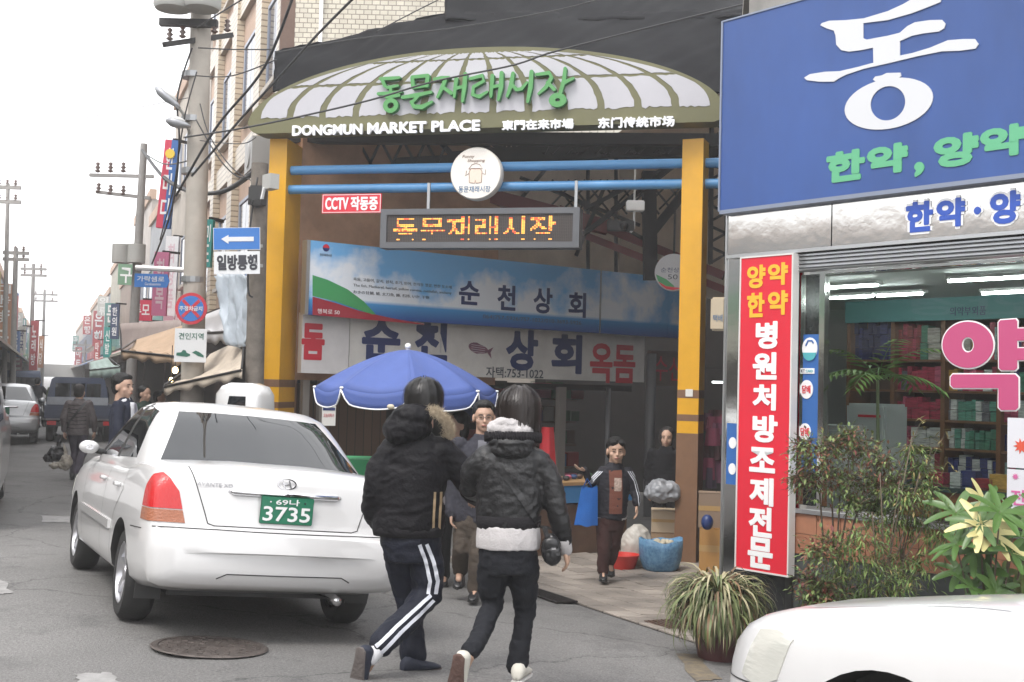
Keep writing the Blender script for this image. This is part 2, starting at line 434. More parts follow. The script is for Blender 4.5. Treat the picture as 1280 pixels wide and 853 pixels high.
# worn road paint
M_RP = mat('road_paint', (.25, .245, .24), .75, var=.5, vscale=10, col2=(.19, .185, .18))
def patch(pts, name='road_marking'):
    mb = MB(); w = []
    c = sum((PG(*p) for p in pts), Vector()) / len(pts)
    n = len(pts); out = []
    for i in range(n):
        a = PG(*pts[i]); b = PG(*pts[(i + 1) % n])
        for k in range(5):
            q = a.lerp(b, k / 5) + Vector((random.uniform(-.02, .02), random.uniform(-.02, .02), 0)); out.append((q.x, q.y, gz(q.x, q.y) + .005))
    mb.add([(c.x, c.y, gz(c.x, c.y) + .005)] + out, [(0, 1 + i, 1 + (i + 1) % len(out)) for i in range(len(out))])
    tag(mb.build(name, M_RP, fix=False) if False else mb.build(name, M_RP), kind='structure')
patch([(-6, 724), (8, 728), (14, 742), (-6, 744)])
patch([(95, 843), (140, 842), (150, 856), (95, 858)])
patch([(52, 645), (88, 646), (86, 654), (52, 653)])
patch([(96, 560), (110, 560), (108, 564), (94, 564)])
M_YP = mat('worn_yellow_paint', (.17, .135, .085), .8, var=.5, vscale=14, col2=(.09, .08, .07))
_k = M_RP; M_RP = M_YP
patch([(848, 818), (872, 818), (900, 850), (868, 853)])
M_RP = _k
patch([(700, 775), (735, 782), (790, 777), (735, 770)], 'paving_strip') if False else None

# ================================================================== MARKET GATE
G = Frame(-.44, 14.815, R(-13.06))
M_YEL = mat('yellow_paint', (.72, .37, .012), .38, var=.12, vscale=2, bump=.04, bscale=30, spec=.5)
M_BRN = mat('brown_base_paint', (.20, .105, .055), .5, var=.15, vscale=4)
M_OLV = mat('olive_paint', (.135, .13, .06), .55, var=.12, vscale=2)
M_OLVD = mat('olive_edge', (.07, .07, .035), .6)
M_LIT = mat('white_acrylic', (.44, .435, .465), .35, var=.06, vscale=2)
M_BLU = mat('blue_pipe_paint', (.10, .30, .58), .35, var=.1, vscale=3)
M_GRN = mat('green_letter', (.07, .27, .075), .4)
M_GRND = mat('green_letter_side', (.03, .20, .06), .5)
M_WHT = mat('white_paint', (.78, .78, .78), .45)
M_DARK = mat('dark_steel', (.028, .026, .026), .5, .3, var=.2, vscale=6)
M_BLK = mat('black_matte', (.012, .012, .012), .7)
gate = thing('market_gate', 'yellow pillared arch gate with an oval olive and white sign board over the alley mouth', 'gate', (G.o.x, G.o.y, -.4), G.rz)
gz0 = -.4      # local z offset
def L_(px, py, out=0): x, z = G.px(px, py, out); return x, z - gz0
for s, (pxa, pxb) in ((-1, (338, 359)), (1, (853, 880))):
    xa, ztop = L_(pxa, 172); xb, _ = L_(pxb, 172)
    xc = (xa + xb) / 2; w = (xb - xa) / 2 * 1.0
    tw = R(-9) if s < 0 else R(6)
    yaw = (R(4) if s < 0 else R(-9))
    pil = thing('pillar', None, None, (xc, 0, 0), 0); pil.parent = gate; CHILD.setdefault(gate.name, []).append(pil)
    d = .62 if s < 0 else .30
    # tapering box column, parts: upper yellow shaft and brown foot, separated by thin bands
    zs = [(-.05, 1.55, 1), (1.55, 1.60, 0), (1.60, 1.70, 0), (1.70, 1.78, 1), (1.78, 1.98, 0), (1.98, 2.08, 1), (2.08, ztop - .02, 0)]
    mbp = MB(); 
    for z0, z1, mi in zs:
        k = .003 if mi else 0
        mbp.box(-w - k, w + k, -k, d + k, z0, z1 + (.0), mi)
    pil_m = mbp.mesh('shaft', [M_YEL, M_BRN]); 
    pil.rotation_euler = (0, 0, yaw)
    o = link('shaft', pil_m, pil)
    part('base_plate', M_DARK, pil, lambda m: m.box(-w - .07, w + .07, -.07, d + .07, -.08, -.02))
    if s > 0:
        part('notice', mat('paper', (.7, .69, .65), .7), pil, lambda m: m.box(-.03, .06, -.012, -.004, 2.0, 2.09))
# sign board outline (half lens)
L0, zb = L_(320, 172); R0, zb2 = L_(908, 159); zb = (zb + zb2) / 2
cx, cw = (L0 + R0) / 2, (R0 - L0) / 2
_, zt = L_(620, 66, 0.0); H = zt - zb
def lens(t, k=1.0):
    """t -1..1 -> top edge height"""
    return H * (max(0, 1 - abs(t) ** 2.15)) ** .72
N_ = 60
SY = -.16
top = [(cx + cw * math.sin(math.pi / 2 * (i / N_ * 2 - 1)), ) for i in range(N_ + 1)]
poly = [(cx + cw * t, zb + max(lens(t), .0)) for t in [math.sin(math.pi / 2 * (i / N_ * 2 - 1)) for i in range(N_ + 1)]]
# rounded lower corners
poly = [(cx - cw * .965, zb), ] + [(x, max(z, zb + .10 * (1 - ((abs(x - cx) / cw - .965) / .035) if abs(x - cx) / cw > .965 else 1) * 0)) for x, z in poly] + [(cx + cw * .965, zb)]
pts_ = []
for i in range(N_ + 1):
    a = math.pi * (1 - i / N_)                       # left to right
    t = math.cos(a)
    x = cx + cw * t; h = H * (math.sin(a) ** 1.35) if math.sin(a) > 0 else 0
    h = H * (1 - abs(t) ** 2.3) ** .80
    base = .17 * (1 - abs(t) ** 14)
    pts_.append((x, zb + .13 + (H - .13) * max(0, 1 - t * t) ** .54))
low = [(cx + cw * (1 - .002), zb + .12), (cx + cw * .99, zb + .06), (cx + cw * .975, zb + .02), (cx + cw * .955, zb), (cx - cw * .955, zb), (cx - cw * .975, zb + .02), (cx - cw * .99, zb + .06), (cx - cw * .998, zb + .12)]
board_poly = pts_ + low
brd = MB(); brd.prism(board_poly, SY - .10, SY + .22)
brd.build('sign_board', M_OLV, gate, smooth='auto')
def ztop_at(x):
    t = (x - cx) / cw; return zb + .13 + (H - .13) * max(0, 1 - t * t) ** .54
# white panes between the painted olive lattice: curved cells with ragged lower edges
cells = []
rows = [(.00, .50), (.545, .86), (.89, .975)]
RB = zb + .20; 
def cell_pt(u, v):
    """u -1..1 longitudes, v 0..1 height between ragged base and rim"""
    k = math.sqrt(max(0, 1 - (v * .97) ** 2)) ** .9
    x = cx + cw * .955 * u * k
    return x, RB + (H - .255) * v
random.seed(11)
ncol = 13
for r, (v0, v1) in enumerate(rows):
    for c in range(ncol):
        u0 = -1 + 2 * c / ncol; u1 = -1 + 2 * (c + 1) / ncol
        g2 = .016; jit = lambda: random.uniform(-.008, .008)
        u0 += g2; u1 -= g2
        n = 8; b = []
        for i in range(n + 1): 
            u = u0 + (u1 - u0) * i / n; x, z = cell_pt(u, v0); b.append((x, z + (random.uniform(-.018, .018) if r == 0 else jit() * .7)))
        for i in range(1, n): x, z = cell_pt(u1, v0 + (v1 - v0) * i / n); b.append((x + jit(), z))
        for i in range(n + 1):
            u = u1 + (u0 - u1) * i / n; x, z = cell_pt(u, v1); b.append((x, z + jit()))
        for i in range(1, n): x, z = cell_pt(u0, v1 + (v0 - v1) * i / n); b.append((x + jit(), z))
        b = [(x, min(z, ztop_at(x) - .045)) for x, z in b]
        if max(z for x, z in b) - min(z for x, z in b) < .03: continue
        q = MB(); q.prism(b, SY - .106, SY - .098)
        me = q.mesh('white_pane', M_LIT, fix=True); link('white_pane', me, gate)
# lettering
def gtext(name, s, p0, p1, m, depth, y=SY - .105, **k):
    """photo boxes given as (left, bottom) (right, top)"""
    x0, z0 = L_(p0[0], p0[1], .26); x1, z1 = L_(p1[0], p1[1], .26)
    return text(name, s, x0, x1, z0, z1, y, m, gate, depth=depth, **k)
def stroke_poly(pts, w, n=8):
    """outline of a brush stroke with round ends"""
    P2 = [Vector(p) for p in pts]; L = []; Rr = []
    for i, p in enumerate(P2):
        d = (P2[min(i + 1, len(P2) - 1)] - P2[max(i - 1, 0)]).normalized(); nrm = Vector((-d.y, d.x))
        ww = w[i] if isinstance(w, (list, tuple)) else w
        L.append(p + nrm * ww / 2); Rr.append(p - nrm * ww / 2)
    w0 = (P2[0] - L[0]).length; w1 = (P2[-1] - L[-1]).length
    out = list(L)
    d = (P2[-1] - P2[-2]).normalized(); a0 = math.atan2((L[-1] - P2[-1]).y, (L[-1] - P2[-1]).x)
    for k in range(1, n): a = a0 - math.pi * k / n; out.append(P2[-1] + Vector((math.cos(a), math.sin(a))) * w1)
    out += Rr[::-1]
    a0 = math.atan2((Rr[0] - P2[0]).y, (Rr[0] - P2[0]).x)
    for k in range(1, n): a = a0 - math.pi * k / n; out.append(P2[0] + Vector((math.cos(a), math.sin(a))) * w0)
    return out
def ring_poly_mb(mb, c, r0, r1, y0, y1, n=28, mi=0):
    """elliptic ring prism"""
    A = [(c[0] + r1[0] * math.cos(2 * math.pi * k / n), c[1] + r1[1] * math.sin(2 * math.pi * k / n)) for k in range(n)]
    B = [(c[0] + r0[0] * math.cos(2 * math.pi * k / n), c[1] + r0[1] * math.sin(2 * math.pi * k / n)) for k in range(n)]
    vs = [(x, y0, z) for x, z in A] + [(x, y0, z) for x, z in B] + [(x, y1, z) for x, z in A] + [(x, y1, z) for x, z in B]
    fs = []
    for k in range(n):
        j = (k + 1) % n
        fs += [(k, j, n + j, n + k), (k, 2 * n + k, 2 * n + j, j), (n + k, n + j, 3 * n + j, 3 * n + k)]
    mb.add(vs, fs, mi)
def brush_letter(name, strokes, rings, conv, y, depth, mats, parent, wscale):
    mb = MB(); k = 0
    for pts, w in strokes:
        q = [conv(*p) for p in pts]; ww = [a * wscale for a in w] if isinstance(w, (list, tuple)) else w * wscale
        pl = stroke_poly(q, ww); yy = y - k * .0006; k += 1
        mb.prism([(p.x, p.y) for p in pl], yy - depth, y, 1)
        mb.add([(p.x, yy - depth - .0012, p.y) for p in pl], [tuple(range(len(pl)))], 0)
    for c, ro, ri in rings:
        cc = conv(*c); s_ = wscale; yy = y - k * .0006; k += 1
        ring_poly_mb(mb, cc, (ri[0] * s_, ri[1] * s_), (ro[0] * s_, ro[1] * s_), yy - depth, y, mi=1)
        ring_poly_mb(mb, cc, (ri[0] * s_, ri[1] * s_), (ro[0] * s_, ro[1] * s_), yy - depth - .0015, yy - depth - .0009, mi=0)
    return mb.build(name, mats, parent)
_k4 = 260 / 1280
def cv(x, y): return Vector(L_(470 + x * _k4, 80 + y * _k4, .30))
ws = (Vector(L_(600, 110, .3)) - Vector(L_(601, 110, .3))).length * _k4
W_ = 25
letters = [
 ([([(35, 98), (100, 95), (150, 90)], [20, 22, 16]), ([(45, 100), (60, 140), (75, 152), (140, 140)], [22, 20, 20, 16]), ([(98, 150), (96, 185)], 20), ([(22, 190), (90, 188), (160, 176)], [20, 24, 18]), ([(70, 212), (148, 200)], [18, 20])], [((98, 262), (48, 45), (20, 18))]),
 ([([(230, 90), (235, 148)], 24), ([(230, 88), (325, 78)], 22), ([(325, 80), (318, 140)], 24), ([(235, 150), (320, 138)], 22), ([(170, 212), (250, 200), (345, 180)], [20, 26, 18]), ([(265, 205), (240, 232)], 20), ([(225, 240), (240, 268), (290, 272), (350, 240)], [22, 26, 28, 16])], []),
 ([([(365, 100), (410, 92), (455, 90)], [18, 22, 18]), ([(435, 95), (415, 150), (385, 210)], [24, 24, 16]), ([(412, 145), (468, 185)], [20, 24]), ([(500, 100), (487, 208)], [24, 18]), ([(492, 158), (535, 148)], 20), ([(556, 68), (550, 150), (538, 235)], [22, 28, 18])], []),
 ([([(585, 98), (660, 78), (668, 112), (605, 148), (600, 195), (640, 208), (690, 178)], [18, 24, 22, 22, 24, 24, 14]), ([(722, 80), (712, 205)], [24, 18]), ([(716, 150), (760, 140)], 20), ([(778, 62), (775, 150), (758, 225)], [24, 28, 18])], []),
 ([([(848, 65), (835, 140), (812, 205)], [22, 26, 16]), ([(838, 130), (870, 165), (900, 160), (935, 120)], [20, 24, 22, 14]), ([(962, 55), (955, 150), (938, 238)], [24, 28, 18])], []),
 ([([(992, 72), (1070, 62), (1085, 90), (1050, 150), (1005, 190)], [18, 24, 24, 24, 14]), ([(1060, 120), (1100, 162)], [20, 24]), ([(1168, 35), (1160, 110), (1140, 180)], [20, 24, 22]), ([(1155, 125), (1218, 95)], [24, 16])], [((1122, 228), (52, 42), (14, 10))]),
]
for st, rg in letters:
    brush_letter('channel_letter', st, rg, cv, SY - .11, .08, [M_GRN, M_GRND], gate, ws)
M_LW = mat('white_letter', (.85, .86, .88), .4)
def gt2(name, s, x0, z0, x1, z1, **k):
    a = L_(x0, z0, .28); b = L_(x1, z1, .28)
    return text(name, s, a[0], b[0], a[1], b[1], SY - .103, M_LW, gate, depth=.035, **k)
def shearfix(o, dx, dz):    # follow the board's slight slope
    return o
gt2('lettering', 'DONGMUN', 366, 170, 453, 155.5, bold=.012, fat=.006)
gt2('lettering', 'MARKET', 460, 167.5, 533, 152.5, bold=.012, fat=.006)
gt2('lettering', 'PLACE', 540, 165, 600, 150.5, bold=.012, fat=.006)
gt2('lettering', '東門在来市場', 628, 163, 717, 149, fat=.006)
gt2('lettering', '东门传统市场', 748, 160.5, 843, 145.5, fat=.006)

# blue pipes
pr = .062
for pyl, pyr in ((212, 203), (236, 229)):
    xa, za = G.px(363, pyl, -.1); xb, zb_ = G.px(913, pyr, -.1)
    za = zb_ = (za + zb_) / 2
    if pyl > 220: xa2 = G.px(326, 235, -.1)[0]
    else: xa2 = xa
    def f(mb): mb.tube([(xa2, .15, za - gz0), (xb + .15, .15, za - gz0)], pr, 16)
    part('crossbar_pipe', M_BLU, gate, f, smooth='auto')
# medallion
mx_, mz_ = L_(595, 217, .12); mr = (L_(627, 217, .12)[0] - L_(563, 217, .12)[0]) / 2
med = fthing('round_sign', 'round white medallion sign with a faint figure hung on the blue pipes', 'sign', G, mx_, -.05, mz_ + gz0)
part('disc', mat('cream_acrylic', (.78, .74, .68), .35, var=.08, vscale=3), med, lambda m: m.lathe([(.001, -.09), (mr * .96, -.09), (mr, -.07), (mr, .05), (mr * .98, .07), (.001, .07)], 48, axis='y'), smooth='auto')
M_INK = mat('brown_ink', (.22, .13, .09), .6); M_INKB = mat('blue_ink', (.05, .15, .3), .6)
text('lettering', 'Funny', -.18, -.02, .185, .235, -.092, M_INK, med, depth=.003, shear=.2)
text('lettering', 'Shopping', -.11, .12, .135, .18, -.092, M_INK, med, depth=.003, shear=.2)
text('lettering', '동문재래시장', -.22, .20, -.245, -.165, -.092, M_INKB, med, depth=.003)
mb = MB()      # plain generic standing figure outline
def sk(pts, w=.006): 
    pl = stroke_poly([(a, b) for a, b in pts], w, 4); mb.prism([(p.x, p.y) for p in pl], -.095, -.0905)
sk([(-.08, -.12), (-.085, .02), (-.06, .06), (.06, .06), (.085, .02), (.08, -.12)])
sk([(-.08, -.12), (-.01, -.13), (0, -.09), (.01, -.13), (.08, -.12)])
sk([(-.09, .055), (-.05, .11), (0, .125), (.05, .11), (.09, .055), (-.09, .055)])
sk([(-.085, .0), (-.13, -.03), (-.12, .03)]); sk([(.085, .0), (.13, -.02), (.13, .04)])
mb.build('outline_figure', M_INK, med)
def f(mb): mb.prism([(-.078, -.118), (-.01, -.126), (.01, -.126), (.078, -.118), (.082, .02), (.058, .055), (-.058, .055), (-.082, .02)], -.0925, -.0902)
part('figure_fill', mat('pale_peach', (.75, .62, .52), .6), med, f)

# LED board
bx0, bz1 = L_(477, 262, .2); bx1, bz0 = L_(724, 310, .2)
led = fthing('led_board', 'dark grey LED board with amber scrolling letters under the round medallion', 'display board', G, (bx0 + bx1) / 2, -.2, (bz0 + bz1) / 2 + gz0)
hw, hh = (bx1 - bx0) / 2, (bz1 - bz0) / 2
M_LEDF = mat('led_frame', (.10, .105, .115), .45, var=.1)
def f(mb):
    t = .075
    mb.box(-hw, hw, 0, .22, -hh, hh); mb.box(-hw, hw, -.03, .0, hh - t, hh); mb.box(-hw, hw, -.03, 0, -hh, -hh + t)
    mb.box(-hw, -hw + t * 1.1, -.03, 0, -hh + t, hh - t); mb.box(hw - t * 1.1, hw, -.03, 0, -hh + t, hh - t)
part('frame', M_LEDF, led, f)
part('screen', mat('led_screen', (.035, .028, .026), .5), led, lambda m: m.box(-hw + .08, hw - .08, -.006, -.002, -hh + .075, hh - .075))
def lit_cells(s, nx, ny):
    V, F = text_raw(s, .008, 1.0); bv = BVHTree.FromPolygons([Vector(v) for v in V], F)
    ax = min(v[0] for v in V); bx = max(v[0] for v in V); ay = min(v[1] for v in V); by = max(v[1] for v in V)
    return [[bv.ray_cast(Vector((ax + (i + .5) / nx * (bx - ax), by - (j + .5) / ny * (by - ay), 5)), Vector((0, 0, -1)))[0] is not None for i in range(nx)] for j in range(ny)]
NX, NY = 92, 17
g_l = lit_cells('동문재래시장', NX, NY)
mbA = MB(); mbB = MB(); 
tx0, tx1 = -hw + .17, hw - .30; cs = (tx1 - tx0) / NX; tz1 = hh - .10; ch = (2 * hh - .20) / 16
random.seed(2)
for j in range(16):
    src = j if j < 12 else (13 if j == 15 else None)
    if src is None: continue
    for i in range(NX):
        if g_l[src][i]:
            x = tx0 + i * cs; z = tz1 - (j + 1) * ch
            (mbA if random.random() < .72 else mbB).box(x + cs * .12, x + cs * .88, -.012, -.006, z + ch * .12, z + ch * .88)
mbA.build('lettering', mat('led_amber', (.1, .03, .0), .4, emit=(1, .42, .07), estr=1.1), led)
mbB.build('lettering', mat('led_red', (.1, .01, .0), .4, emit=(1, .12, .04), estr=.8), led)
# faint unlit dot matrix rows
def f(mb):
    for j in range(17): z = -hh + .08 + j * ch; mb.box(-hw + .085, hw - .085, -.0085, -.0065, z, z + .004)
    for i in range(112): x = -hw + .085 + i * cs; mb.box(x, x + .004, -.0088, -.0068, -hh + .08, hh - .08)
part('dot_grid', mat('led_grid', (.075, .06, .055), .6), led, f)
def f(mb):
    for px_ in (484, 540 - 56, 720): 
        x = G.px(px_, 250, .1)[0] - (bx0 + bx1) / 2
    for x in (-hw + .62, hw - .06):
        mb.box(x - .018, x + .018, .02, .05, hh, hh + .34)
part('hanger', mat('galvanised', (.35, .36, .37), .4, .6), led, f)

# CCTV sign
a = G.px(402, 267, .06); b = G.px(477, 242, .06)
cs_ = fthing('cctv_sign', 'small red CCTV notice board with white letters beside the left yellow pillar', 'sign', G, (a[0] + b[0]) / 2, -.06, (a[1] + b[1]) / 2)
w, h = (b[0] - a[0]) / 2, (b[1] - a[1]) / 2
M_RED = mat('sign_red', (.62, .015, .035), .4, var=.08, vscale=2)
part('panel', M_RED, cs_, lambda m: m.box(-w, w, 0, .02, -h, h))
part('border', M_WHT, cs_, lambda m: (m.box(-w + .01, w - .01, -.003, -.0005, h - .016, h - .009), m.box(-w + .01, w - .01, -.003, -.0005, -h + .009, -h + .016), m.box(-w + .01, -w + .017, -.003, -.0005, -h + .016, h - .016), m.box(w - .017, w - .01, -.003, -.0005, -h + .016, h - .016)))
text('lettering', 'CCTV', -w * .88, -w * .1, -h * .62, h * .62, -.001, M_WHT, cs_, bold=.02, fat=.003)
text('lettering', '작동중', -w * .02, w * .88, -h * .7, h * .7, -.001, M_WHT, cs_, bold=.02, fat=.003)
# ================================================================== ROOF TARP, TRUSSES, TILE WALL
M_TARP = mat('black_tarpaulin', (.006, .0063, .008), .7, spec=.10, var=.15, vscale=1.5, bump=.35, bscale=2.2, stretch=(1, 1, 3))
def drape(name, f0, f1, nu=60, nv=16, amp=.07, parent=None, m=None, thick=.02, freq=1.0):
    """wrinkled sheet between two 3d curves (functions of u)"""
    mb = MB(); th = []
    def fn(u, v):
        a = f0(u); b = f1(u); p = a.lerp(b, v)
        d = (b - a).normalized(); n = (f0(min(1, u + .01)) - f0(max(0, u - .01))).normalized().cross(d)
        k = amp * (noise.noise(Vector((u * 7 * freq + v * 2, v * 2.2, .3))) + .5 * noise.noise(Vector((u * 22 * freq - v * 6, v * 3, 5))) + .35 * abs(noise.noise(Vector((u * 30 * freq + v * 9, v * 1, 9)))))
        return p + n * k
    mb.grid(fn, nu, nv)
    o = mb.build(name, m or M_TARP, parent, smooth=True, )
    md = o.modifiers.new('s', 'SOLIDIFY'); md.thickness = thick
    return o
roof = thing('tarpaulin_roof', 'black wrinkled tarpaulin roof over the arcade above the oval gate sign', 'canopy', (0, 0, 0))
def curve(pts, Y):
    """pts in photo pixels at depths"""
    W = [P(px, py, y) for px, py, y in pts]
    cum = [0]
    for a, b in zip(W, W[1:]): cum.append(cum[-1] + (b - a).length)
    def f(u):
        t = u * cum[-1]
        for i in range(len(W) - 1):
            if t <= cum[i + 1] + 1e-9: return W[i].lerp(W[i + 1], (t - cum[i]) / (cum[i + 1] - cum[i]))
        return W[-1]
    return f
lowf = curve([(342, 116, 15.7), (420, 110, 15.5), (640, 92, 15.2), (800, 98, 14.95), (870, 116, 14.9), (925, 118, 14.9)], 0)
topf = curve([(344, 66, 16.2), (450, 44, 16.5), (560, 17, 16.8), (760, 18, 16.6), (930, 14, 16.4), (985, 14, 16.4)], 0)
lowf2 = curve([(342, 190, 15.9), (640, 190, 15.6), (925, 190, 15.0)], 0)
drape('lower_sheet', lowf, topf, 110, 24, parent=roof, amp=.048, freq=1.6)
midf = curve([(556, 26, 16.6), (760, 26, 16.4), (930, 22, 16.2), (990, 20, 16.2)], 0)
topB = curve([(556, -22, 17.4), (700, -40, 18), (900, -30, 18), (952, -8, 18.0), (972, 12, 17.8)], 0)
drape('upper_sheet', midf, topB, 100, 20, parent=roof, amp=.035, freq=1.5)
# the roof goes on backwards over the alley
def rb(u): p = topf(u); return p + Vector((.3, 2.4, -.1))
drape('rear_sheet', topf, rb, parent=roof, amp=.1)
def rb1(u): p = topB(u); return p + Vector((.3, 2.0, -.2))
drape('upper_rear_sheet', topB, rb1, parent=roof, amp=.05)

# white tiled building behind
M_WTILE = bpy.data.materials.new('white_wall_tile'); M_WTILE.use_nodes = True
def tile_mat(m, c1, c2, cm, w, h, ms=.02, rough=.35):
    nt = m.node_tree; N = nt.nodes.new; L = nt.links.new; b = nt.nodes['Principled BSDF']
    tc = N('ShaderNodeTexCoord'); sp = N('ShaderNodeSeparateXYZ'); cb = N('ShaderNodeCombineXYZ'); br = N('ShaderNodeTexBrick')
    L(tc.outputs['Object'], sp.inputs[0]); L(sp.outputs[0], cb.inputs[0]); L(sp.outputs[2], cb.inputs[1]); L(cb.outputs[0], br.inputs['Vector'])
    br.inputs['Scale'].default_value = 1; br.inputs['Brick Width'].default_value = w; br.inputs['Row Height'].default_value = h
    br.inputs['Mortar Size'].default_value = ms; br.inputs['Color1'].default_value = c1 + (1,); br.inputs['Color2'].default_value = c2 + (1,); br.inputs['Mortar'].default_value = cm + (1,)
    n = N('ShaderNodeTexNoise'); n.inputs['Scale'].default_value = .8; n.inputs['Detail'].default_value = 6; L(tc.outputs['Object'], n.inputs['Vector'])
    mx = N('ShaderNodeMixRGB'); mx.blend_type = 'MULTIPLY'; mx.inputs[0].default_value = .45; L(br.outputs[0], mx.inputs[1])
    r = N('ShaderNodeValToRGB'); r.color_ramp.elements[0].position = .35; r.color_ramp.elements[0].color = (.6, .57, .52, 1); r.color_ramp.elements[1].position = .6; L(n.outputs['Fac'], r.inputs[0]); L(r.outputs[0], mx.inputs[2])
    L(mx.outputs[0], b.inputs['Base Color']); b.inputs['Roughness'].default_value = rough
    bp = N('ShaderNodeBump'); bp.inputs['Strength'].default_value = .4; bp.inputs['Distance'].default_value = .02; bp.invert = True; L(br.outputs['Fac'], bp.inputs['Height']); L(bp.outputs[0], b.inputs['Normal'])
tile_mat(M_WTILE, (.60, .58, .50), (.52, .50, .43), (.22, .20, .17), .21, .13, .012)
wb = thing('tiled_building', 'pale grid tiled building rising behind the black tarpaulin', 'building', (-2, 30, 0))
def f(mb): mb.box(-4.1, 6.5, 0, 8, -1, 16)
part('wall', M_WTILE, wb, f)
part('pipe', M_WHT, wb, lambda m: m.tube([(-3.2, -.1, 0), (-3.2, -.1, 15)], .05, 8), smooth=True)

# roof trusses seen under the sign
tr = thing('roof_truss', 'dark steel roof trusses with fanning struts under the arcade roof', 'truss', (0, 0, 0))
M_TRS = mat('truss_paint', (.012, .010, .010), .5, .2)
def TB(nm, a, b, w=.05):
    q = MB(); q.bar(P(*a), P(*b), w); q.build(nm, M_TRS, tr)
# heavy dark beams
TB('main_beam', (385, 214, 17), (560, 205, 17), .22); TB('main_beam', (560, 203, 17), (760, 188, 17), .26); TB('main_beam', (760, 186, 17), (960, 186, 16.4), .26)
TB('main_beam', (340, 172, 16.2), (940, 176, 15.6), .16)
fan = (633, 196, 17.2)
for tx in (560, 586, 602, 616, 628, 640, 654, 672, 700, 740): TB('fan_strut', fan, (tx, 168 if tx > 600 else 172, 17.2), .055)
TB('fan_strut', (545, 172, 17.2), (575, 205, 17.2), .08)
random.seed(4)
xs_ = list(range(690, 960, 18))
for i, x in enumerate(xs_):
    TB('fan_strut', (x, 172, 16.5), (x + (14 if i % 2 else -10), 192, 16.5), .04); TB('fan_strut', (x, 192, 16.5), (x + 20, 172, 16.5), .03)
for k in range(6):
    x0 = 392 + k * 28; TB('fan_strut', (x0, 176, 16.6), (x0 + 16, 206, 16.6), .04); TB('fan_strut', (x0 + 28, 176, 16.6), (x0 + 14, 206, 16.6), .035)
for (a, b) in (((392, 262, 17.0), (560, 186, 17.6)), ((560, 262, 17.6), (450, 190, 17.2)), ((700, 190, 19), (640, 262, 19)), ((845, 205, 16.4), (720, 300, 17.2)), ((770, 190, 19.4), (770, 345, 19.4)), ((735, 190, 19.6), (735, 345, 19.6))): TB('lattice_bar', a, b, .06)
# right side lattice (behind and beside right pillar)
for k in range(9):
    y0 = 100 + k * 26
    TB('lattice_bar', (886, y0, 16), (925, y0 + 18, 16), .035); TB('lattice_bar', (925, y0, 16), (886, y0 + 22, 16), .035)
TB('lattice_bar', (890, 95, 16), (888, 330, 16), .06); TB('lattice_bar', (910, 90, 16), (908, 330, 16), .05)
for k in range(8):
    x0 = 690 + k * 20; TB('lattice_bar', (x0, 225, 18.5), (x0 + 34, 268, 18.5), .03); TB('lattice_bar', (x0 + 30, 225, 18.5), (x0 - 6, 262, 18.5), .03)
TB('lattice_bar', (720, 320, 17.8), (755, 235, 17.8), .06); TB('lattice_bar', (730, 262, 17.8), (860, 196, 17.8), .06); TB('lattice_bar', (808, 300, 17.5), (860, 235, 17.5), .14); TB('lattice_bar', (700, 240, 18), (860, 330, 18), .05)
TB('lattice_bar', (650, 222, 18), (800, 282, 18), .05)
mb = MB(); mb.bar(P(813, 350, 17.4), P(811, 215, 17.4), .20); mb.build('post', M_TRS, tr)
# white dome / sky hole glimpse is the tiled wall; pale translucent tarp and tan walls behind
M_CREAM = mat('cream_tarp', (.66, .55, .43), .7, var=.2, vscale=1.5, bump=.3, bscale=3)
ct = thing('cream_side_sheet', 'cream tarpaulin side sheet hanging behind the roof trusses on the right', 'tarpaulin', (0, 0, 0))
drape('sheet', curve([(690, 215, 20.6), (800, 150, 20.2), (945, 70, 18.6)], 0), curve([(700, 345, 20.8), (800, 345, 20.2), (935, 390, 18.8)], 0), 30, 12, .06, ct, M_CREAM)
M_RBEAM = mat('maroon_beam', (.16, .018, .018), .45)
rbm = thing('maroon_beam', None, None); bpy.data.objects.remove(rbm)
for i, (a, b, w) in enumerate((((700, 262, 18.6), (905, 345, 17.6), .13), ((715, 288, 18.4), (930, 372, 17.4), .11), ((560, 232, 18), (760, 285, 18), .22))):
    mb = MB(); mb.bar(P(*a), P(*b), w); o = mb.build('roof_beam', M_RBEAM)
    tag(o, ['upper maroon steel beam sloping behind the right pillar', 'lower maroon steel beam sloping behind the right pillar', 'thick maroon beam just behind the round medallion'][i], 'beam', 'maroon roof beams')

# ================================================================== LEFT ALLEY SHOP (angled front)
S = Frame(-2.74, 15.9, R(35.7))
M_TAN = mat('tan_render', (.50, .29, .18), .8, var=.35, vscale=1.2, bump=.3, bscale=8)
M_WOODP = bpy.data.materials.new('wood_panel_brown'); M_WOODP.use_nodes = True
tile_mat(M_WOODP, (.12, .065, .035), (.09, .05, .028), (.03, .017, .01), .14, 5.0, .008, .5)
SG = -.45
shop = fthing('fish_shop', 'two storey tan shop building with dark open front behind the gate', 'shop', S, 0, 0, SG)
def sx(px, py, out=0): x, z = S.px(px, py, out); return x, z - SG
xA = sx(384, 300)[0] + .6; xB = 6.3
zU = sx(560, 480)[1]; zTop = 6.2
part('upper_wall', M_TAN, shop, lambda m: m.box(xA - .6, 3.25, .25, .5, zU, zTop))
part('rear_upper_wall', M_CREAM, shop, lambda m: m.box(3.25, xB, .9, 1.1, zU + .3, zTop))
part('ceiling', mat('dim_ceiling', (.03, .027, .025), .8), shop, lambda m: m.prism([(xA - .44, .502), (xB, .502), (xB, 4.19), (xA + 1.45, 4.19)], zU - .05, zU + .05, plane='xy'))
part('back_wall', mat('dim_wall', (.020, .016, .014), .8, var=.5, vscale=2), shop, lambda m: m.box(xA + 1.2, xB, 4.2, 4.4, -.3, zU + .1))
